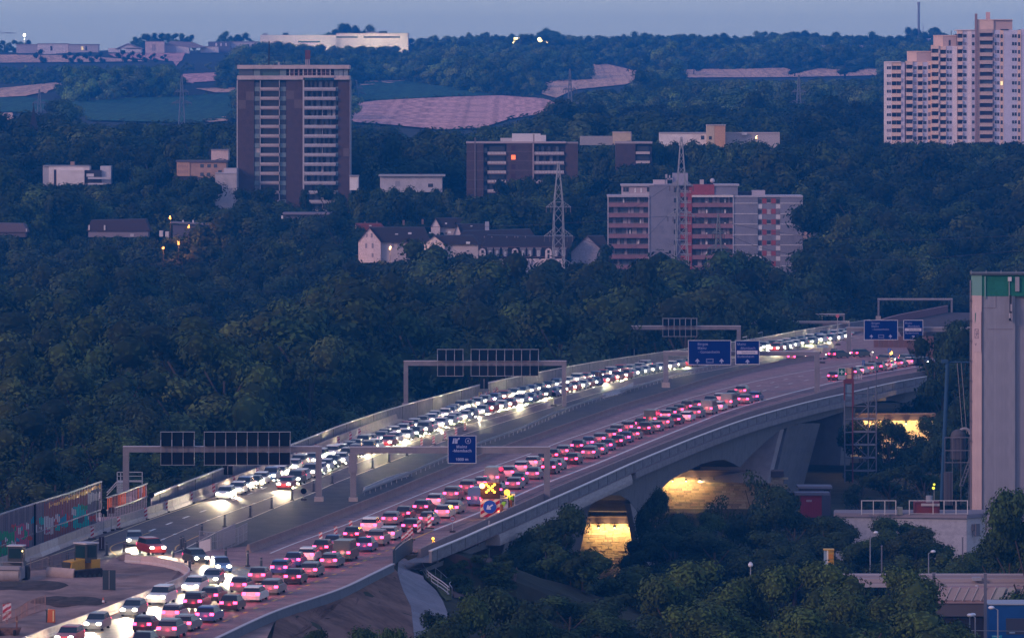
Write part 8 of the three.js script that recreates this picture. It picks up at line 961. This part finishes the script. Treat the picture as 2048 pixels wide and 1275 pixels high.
// people: one continuous body meshed from a field, hi-vis jacket and trousers over it
function body(joints, bones, cell, box) {                          // joints: name -> [x, y, z, r]
  const res = Math.ceil(box / cell), mc = new MarchingCubes(res, new THREE.MeshBasicMaterial(), false, false, 60000); mc.isolation = 0; const J = Object.values(joints), min = [0, 1, 2].map((k) => Math.min(...J.map((j) => j[k] - j[3]))), max = [0, 1, 2].map((k) => Math.max(...J.map((j) => j[k] + j[3]))), c = [0, 1, 2].map((k) => (min[k] + max[k]) / 2), half = Math.max(...[0, 1, 2].map((k) => max[k] - min[k])) / 2 * 1.15;
  for (let z = 0; z < res; z++) for (let y = 0; y < res; y++) for (let x = 0; x < res; x++) { const p = [x, y, z].map((v, k) => c[k] + ((v - res / 2) / (res / 2)) * half); let d = 0; for (const [a, b] of bones) { const A = joints[a], B = joints[b], ab = [0, 1, 2].map((k) => B[k] - A[k]), ap = [0, 1, 2].map((k) => p[k] - A[k]), t = clamp((ab[0] * ap[0] + ab[1] * ap[1] + ab[2] * ap[2]) / (ab[0] ** 2 + ab[1] ** 2 + ab[2] ** 2 + 1e-9), 0, 1), q = Math.hypot(...[0, 1, 2].map((k) => ap[k] - ab[k] * t)) - lerp(A[3], B[3], t); d += Math.exp(-q * 34); } mc.field[x + y * res + z * res * res] = Math.log(d + 1e-30) / 34; }
  mc.update(); const n = mc.count, g = new THREE.BufferGeometry(); g.setAttribute('position', new THREE.Float32BufferAttribute(Array.from(mc.positionArray.subarray(0, n * 3), (v, i) => v * half + c[i % 3]), 3)); g.computeVertexNormals(); return g;
}
{
  const pose = (bend) => { const s = Math.sin(bend), c = Math.cos(bend), up = (x, y, z, r) => [x, 0.92 + (y - 0.92) * c - z * s, (y - 0.92) * s + z * c, r]; return { hip: [0, 0.95, 0, 0.14], hl: [-0.1, 0.9, 0, 0.1], hr: [0.1, 0.9, 0, 0.1], kl: [-0.12, 0.48, 0.04, 0.065], kr: [0.13, 0.48, 0.02, 0.065], fl: [-0.12, 0.07, -0.02, 0.05], fr: [0.14, 0.07, -0.03, 0.05], tl: [-0.13, 0.04, 0.15, 0.04], tr: [0.16, 0.04, 0.14, 0.04], chest: up(0, 1.32, 0, 0.155), sl: up(-0.19, 1.43, 0, 0.075), sr: up(0.19, 1.43, 0, 0.075), el: up(-0.27, 1.16, 0.05, 0.05), er: up(0.27, 1.16, 0.08, 0.05), wl: up(-0.24, 0.95, 0.2, 0.037), wr: up(0.22, 0.96, 0.24, 0.037), pl: up(-0.23, 0.87, 0.24, 0.03), pr: up(0.21, 0.88, 0.28, 0.03), neck: up(0, 1.5, 0.01, 0.058), head: up(0, 1.64, 0.03, 0.098), chin: up(0, 1.58, 0.07, 0.06) }; };
  const bones = [['hip', 'chest'], ['hip', 'hl'], ['hip', 'hr'], ['hl', 'kl'], ['hr', 'kr'], ['kl', 'fl'], ['kr', 'fr'], ['fl', 'tl'], ['fr', 'tr'], ['chest', 'sl'], ['chest', 'sr'], ['sl', 'el'], ['sr', 'er'], ['el', 'wl'], ['er', 'wr'], ['wl', 'pl'], ['wr', 'pr'], ['chest', 'neck'], ['neck', 'head'], ['head', 'chin']];
  const hiVis = M(0.32, 0.62, 0.02, { roughness: 0.8 });
  for (const [px, py, bend, turn, label] of [[1003, 1026, 0.9, 2.2, 'worker in a bright green hi-vis jacket bending beside the trailer'], [1021, 1016, 0.1, 2.9, 'worker in a bright green hi-vis jacket standing behind the small works lorry']]) {
    const j = pose(bend), o = thing('person', label, 'person', flat(px, py)); o.rotation.y = turn; part(o, 'body', body(j, bones, 0.03, 2), M(0.30, 0.19, 0.14));
    const grow = (names, by) => Object.fromEntries(names.map((k) => [k, [...j[k].slice(0, 3), j[k][3] + by]])); part(o, 'jacket', body(grow(['hip', 'chest', 'sl', 'sr', 'el', 'er', 'wl', 'wr'], 0.025), [['hip', 'chest'], ['chest', 'sl'], ['chest', 'sr'], ['sl', 'el'], ['sr', 'er'], ['el', 'wl'], ['er', 'wr']], 0.03, 1.2), hiVis); part(o, 'trousers', body(grow(['hip', 'hl', 'hr', 'kl', 'kr', 'fl', 'fr'], 0.018), [['hip', 'hl'], ['hip', 'hr'], ['hl', 'kl'], ['hr', 'kr'], ['kl', 'fl'], ['kr', 'fr']], 0.03, 1.1), M(0.30, 0.10, 0.03)); const h = j.head; part(o, 'hair', new THREE.SphereGeometry(0.112, 14, 10, 0, 6.3, 0, 1.7), M(0.04, 0.03, 0.02), h[0], h[1] + 0.015, h[2] - 0.02);
  }
}
// ---------------------------------------------------------------- machines on the earthworks
{
  const yel = M(0.50, 0.27, 0.03, { roughness: 0.6, map: T.wall }), dark = M(0.025, 0.03, 0.035, { roughness: 0.5 }), glassG = M(0.008, 0.03, 0.036, { roughness: 0.3, specularIntensity: 0.3 }), rub = M(0.05, 0.04, 0.04, { map: T.earth });
  const o = thing('bulldozer', 'yellow crawler bulldozer with a wide pale blade and dark cab on the earth', 'bulldozer', flat(158, 1158)); o.scale.setScalar(1.25); o.rotation.y = 0.85; // local +x is backwards, blade towards -x
  for (const z of [-0.95, 0.95]) { const t = new THREE.Shape(); t.moveTo(-1.4, 0.1); t.lineTo(1.3, 0.1); t.quadraticCurveTo(1.75, 0.45, 1.4, 0.85); t.lineTo(-1.3, 0.75); t.quadraticCurveTo(-1.75, 0.4, -1.4, 0.1); const k = part(o, 'track', new THREE.ExtrudeGeometry(t, { depth: 0.5, bevelEnabled: false }), rub, 0, 0, z - 0.25); for (let i = 0; i < 5; i++) part(k, 'roller', new THREE.CylinderGeometry(0.16, 0.16, 0.56, 12).rotateX(1.5708), dark, -1.1 + i * 0.55, 0.3, 0.25); for (let i = 0; i < 12; i++) part(k, 'track_shoe', G(0.16, 0.05, 0.54), dark, -1.4 + i * 0.25, 0.82 + i * 0.006, 0.25); }
  part(o, 'bonnet', new THREE.ExtrudeGeometry(new THREE.Shape([[-1.5, 0.8], [0.1, 0.8], [0.1, 1.65], [-1.3, 1.5]].map((p) => new THREE.Vector2(...p))), { depth: 1.0, bevelEnabled: true, bevelSize: 0.05, bevelThickness: 0.05, bevelSegments: 1 }), yel, 0, 0, -0.5); part(o, 'grille', G(0.08, 0.7, 0.9), dark, -1.52, 1.15, 0); part(o, 'exhaust', new THREE.CylinderGeometry(0.06, 0.06, 0.7, 8), dark, -0.7, 1.95, 0.2);
  part(o, 'rear_body', G(1.0, 0.8, 1.5), yel, 1.15, 1.2, 0); part(o, 'cab_frame', G(1.25, 1.5, 1.35), dark, 0.75, 2.1, 0); for (const [w, h, d, x, z] of [[0.9, 0.95, 0.04, 0.75, 0.69], [0.9, 0.95, 0.04, 0.75, -0.69]]) part(o, 'cab_window', G(w, h, d), glassG, x, 2.25, z); part(o, 'cab_window', G(0.04, 0.95, 1.05), glassG, 1.39, 2.25, 0); part(o, 'cab_window', G(0.04, 0.95, 1.05), glassG, 0.11, 2.25, 0); part(o, 'cab_roof', G(1.45, 0.12, 1.55), M(0.42, 0.4, 0.44), 0.75, 2.92, 0);
  const bl = []; for (let i = 0; i <= 6; i++) { const a = -0.6 + i * 0.2; bl.push([V(-2.25 - 0.35 * Math.cos(a * 1.6) + 0.35, 0.05 + i * 0.17, -1.6), V(-2.25 - 0.35 * Math.cos(a * 1.6) + 0.35, 0.05 + i * 0.17, 1.6)]); } part(o, 'blade', mergeGeometries([quads(bl), quads(bl.map((r) => r.map((p) => V(p.x + 0.1, p.y, p.z))))]), M(0.33, 0.27, 0.27, { roughness: 0.5, map: T.wall })); part(o, 'blade_edge', G(0.14, 0.12, 3.2), M(0.4, 0.35, 0.36), -2.3, 0.08, 0); for (const z of [-0.8, 0.8]) part(o, 'push_arm', bar(V(-2.1, 0.4, z * 1.2), V(-0.4, 0.5, z * 1.1), 0.09, 6), yel);
  const r = thing('road_roller', 'grey road roller with a dark glazed cab at the left edge', 'roller', flat(18, 1163)); r.rotation.y = -0.15; part(r, 'drum', new THREE.CylinderGeometry(0.85, 0.85, 2.3, 28).rotateZ(1.5708), M(0.3, 0.27, 0.29, { roughness: 0.5, map: T.wall }), 0.2, 0.85, 0.9); for (const x of [-1.05, 1.45]) part(r, 'drum_frame', G(0.14, 1.2, 2.0), M(0.22, 0.22, 0.26), x, 1.0, 0.6); part(r, 'front_frame', G(2.6, 0.35, 0.25), M(0.26, 0.25, 0.29), 0.2, 1.55, 1.75); part(r, 'body', G(2.0, 1.1, 2.0), M(0.13, 0.13, 0.15), 0.2, 1.4, -1.4); for (const x of [-0.95, 1.35]) part(r, 'wheel', new THREE.CylinderGeometry(0.75, 0.75, 0.5, 20).rotateZ(1.5708), rub, x, 0.75, -1.7);
  part(r, 'cab_frame', G(1.5, 1.7, 1.3), dark, 0.6, 2.75, -0.5); part(r, 'cab_window', G(1.25, 1.0, 0.04), glassG, 0.6, 2.9, 0.17); part(r, 'cab_window', G(0.04, 1.0, 1.0), glassG, 1.37, 2.9, -0.5); part(r, 'cab_roof', G(1.7, 0.1, 1.5), M(0.5, 0.49, 0.52), 0.6, 3.65, -0.5); part(r, 'mirror', G(0.1, 0.3, 0.06), dark, 1.55, 3.2, 0.3); part(r, 'work_lamp', new THREE.SphereGeometry(0.09, 10, 8), glow(1, 0.8, 0.3, 3), 1.42, 3.15, 0.25); part(r, 'hand_rail', merge([bar(V(-1.3, 2.1, 1.2), V(1.7, 2.1, 1.2), 0.04), bar(V(1.7, 2.1, 1.2), V(1.7, 1.2, 1.2), 0.04)]), mSteel);
  const c = thing('orange_machine', 'upright orange and dark compacting machine behind the fence at bottom left', 'machine', flat(102, 1248)); part(c, 'housing', new THREE.ExtrudeGeometry(new THREE.Shape([[-0.32, 0.2], [0.32, 0.2], [0.3, 1.35], [-0.25, 1.4]].map((p) => new THREE.Vector2(...p))), { depth: 0.5, bevelEnabled: true, bevelSize: 0.04, bevelThickness: 0.04, bevelSegments: 2 }), M(0.5, 0.10, 0.02, { roughness: 0.5 }), 0, 0, -0.25); part(c, 'side_plate', G(0.12, 1.3, 0.6), dark, -0.42, 0.75, 0); part(c, 'foot', G(0.9, 0.2, 0.8), dark, 0, 0.1, 0); part(c, 'reflector_strip', G(0.1, 1.0, 0.02), M(0.75, 0.6, 0.3, { roughness: 0.3 }), 0.2, 0.8, 0.31); part(c, 'handle', bar(V(-0.4, 1.2, 0), V(-0.6, 1.35, -0.3), 0.04, 6), dark);
  const t = thing('barrow', 'rusty brown machine part behind the mesh fence at the bottom left corner', 'machine', flat(14, 1272)); part(t, 'tray', new THREE.ExtrudeGeometry(new THREE.Shape([[-1.2, 0.8], [1.2, 0.8], [1.0, 0.2], [-0.9, 0.2]].map((p) => new THREE.Vector2(...p))), { depth: 1, bevelEnabled: true, bevelSize: 0.04, bevelThickness: 0.04 }), M(0.2, 0.12, 0.11, { map: T.earth }), 0, 0, -0.5); for (const x of [-0.7, 0.7]) part(t, 'wheel', wheelG, tyre, x, 0.32, 0.6); part(t, 'post', G(0.14, 1.9, 0.14), M(0.16, 0.08, 0.07), 0.9, 0.95, 0.5);
}
scene.traverse((o) => { if (o.isMesh) o.castShadow = o.receiveShadow = true; });
renderer.render(scene, camera);
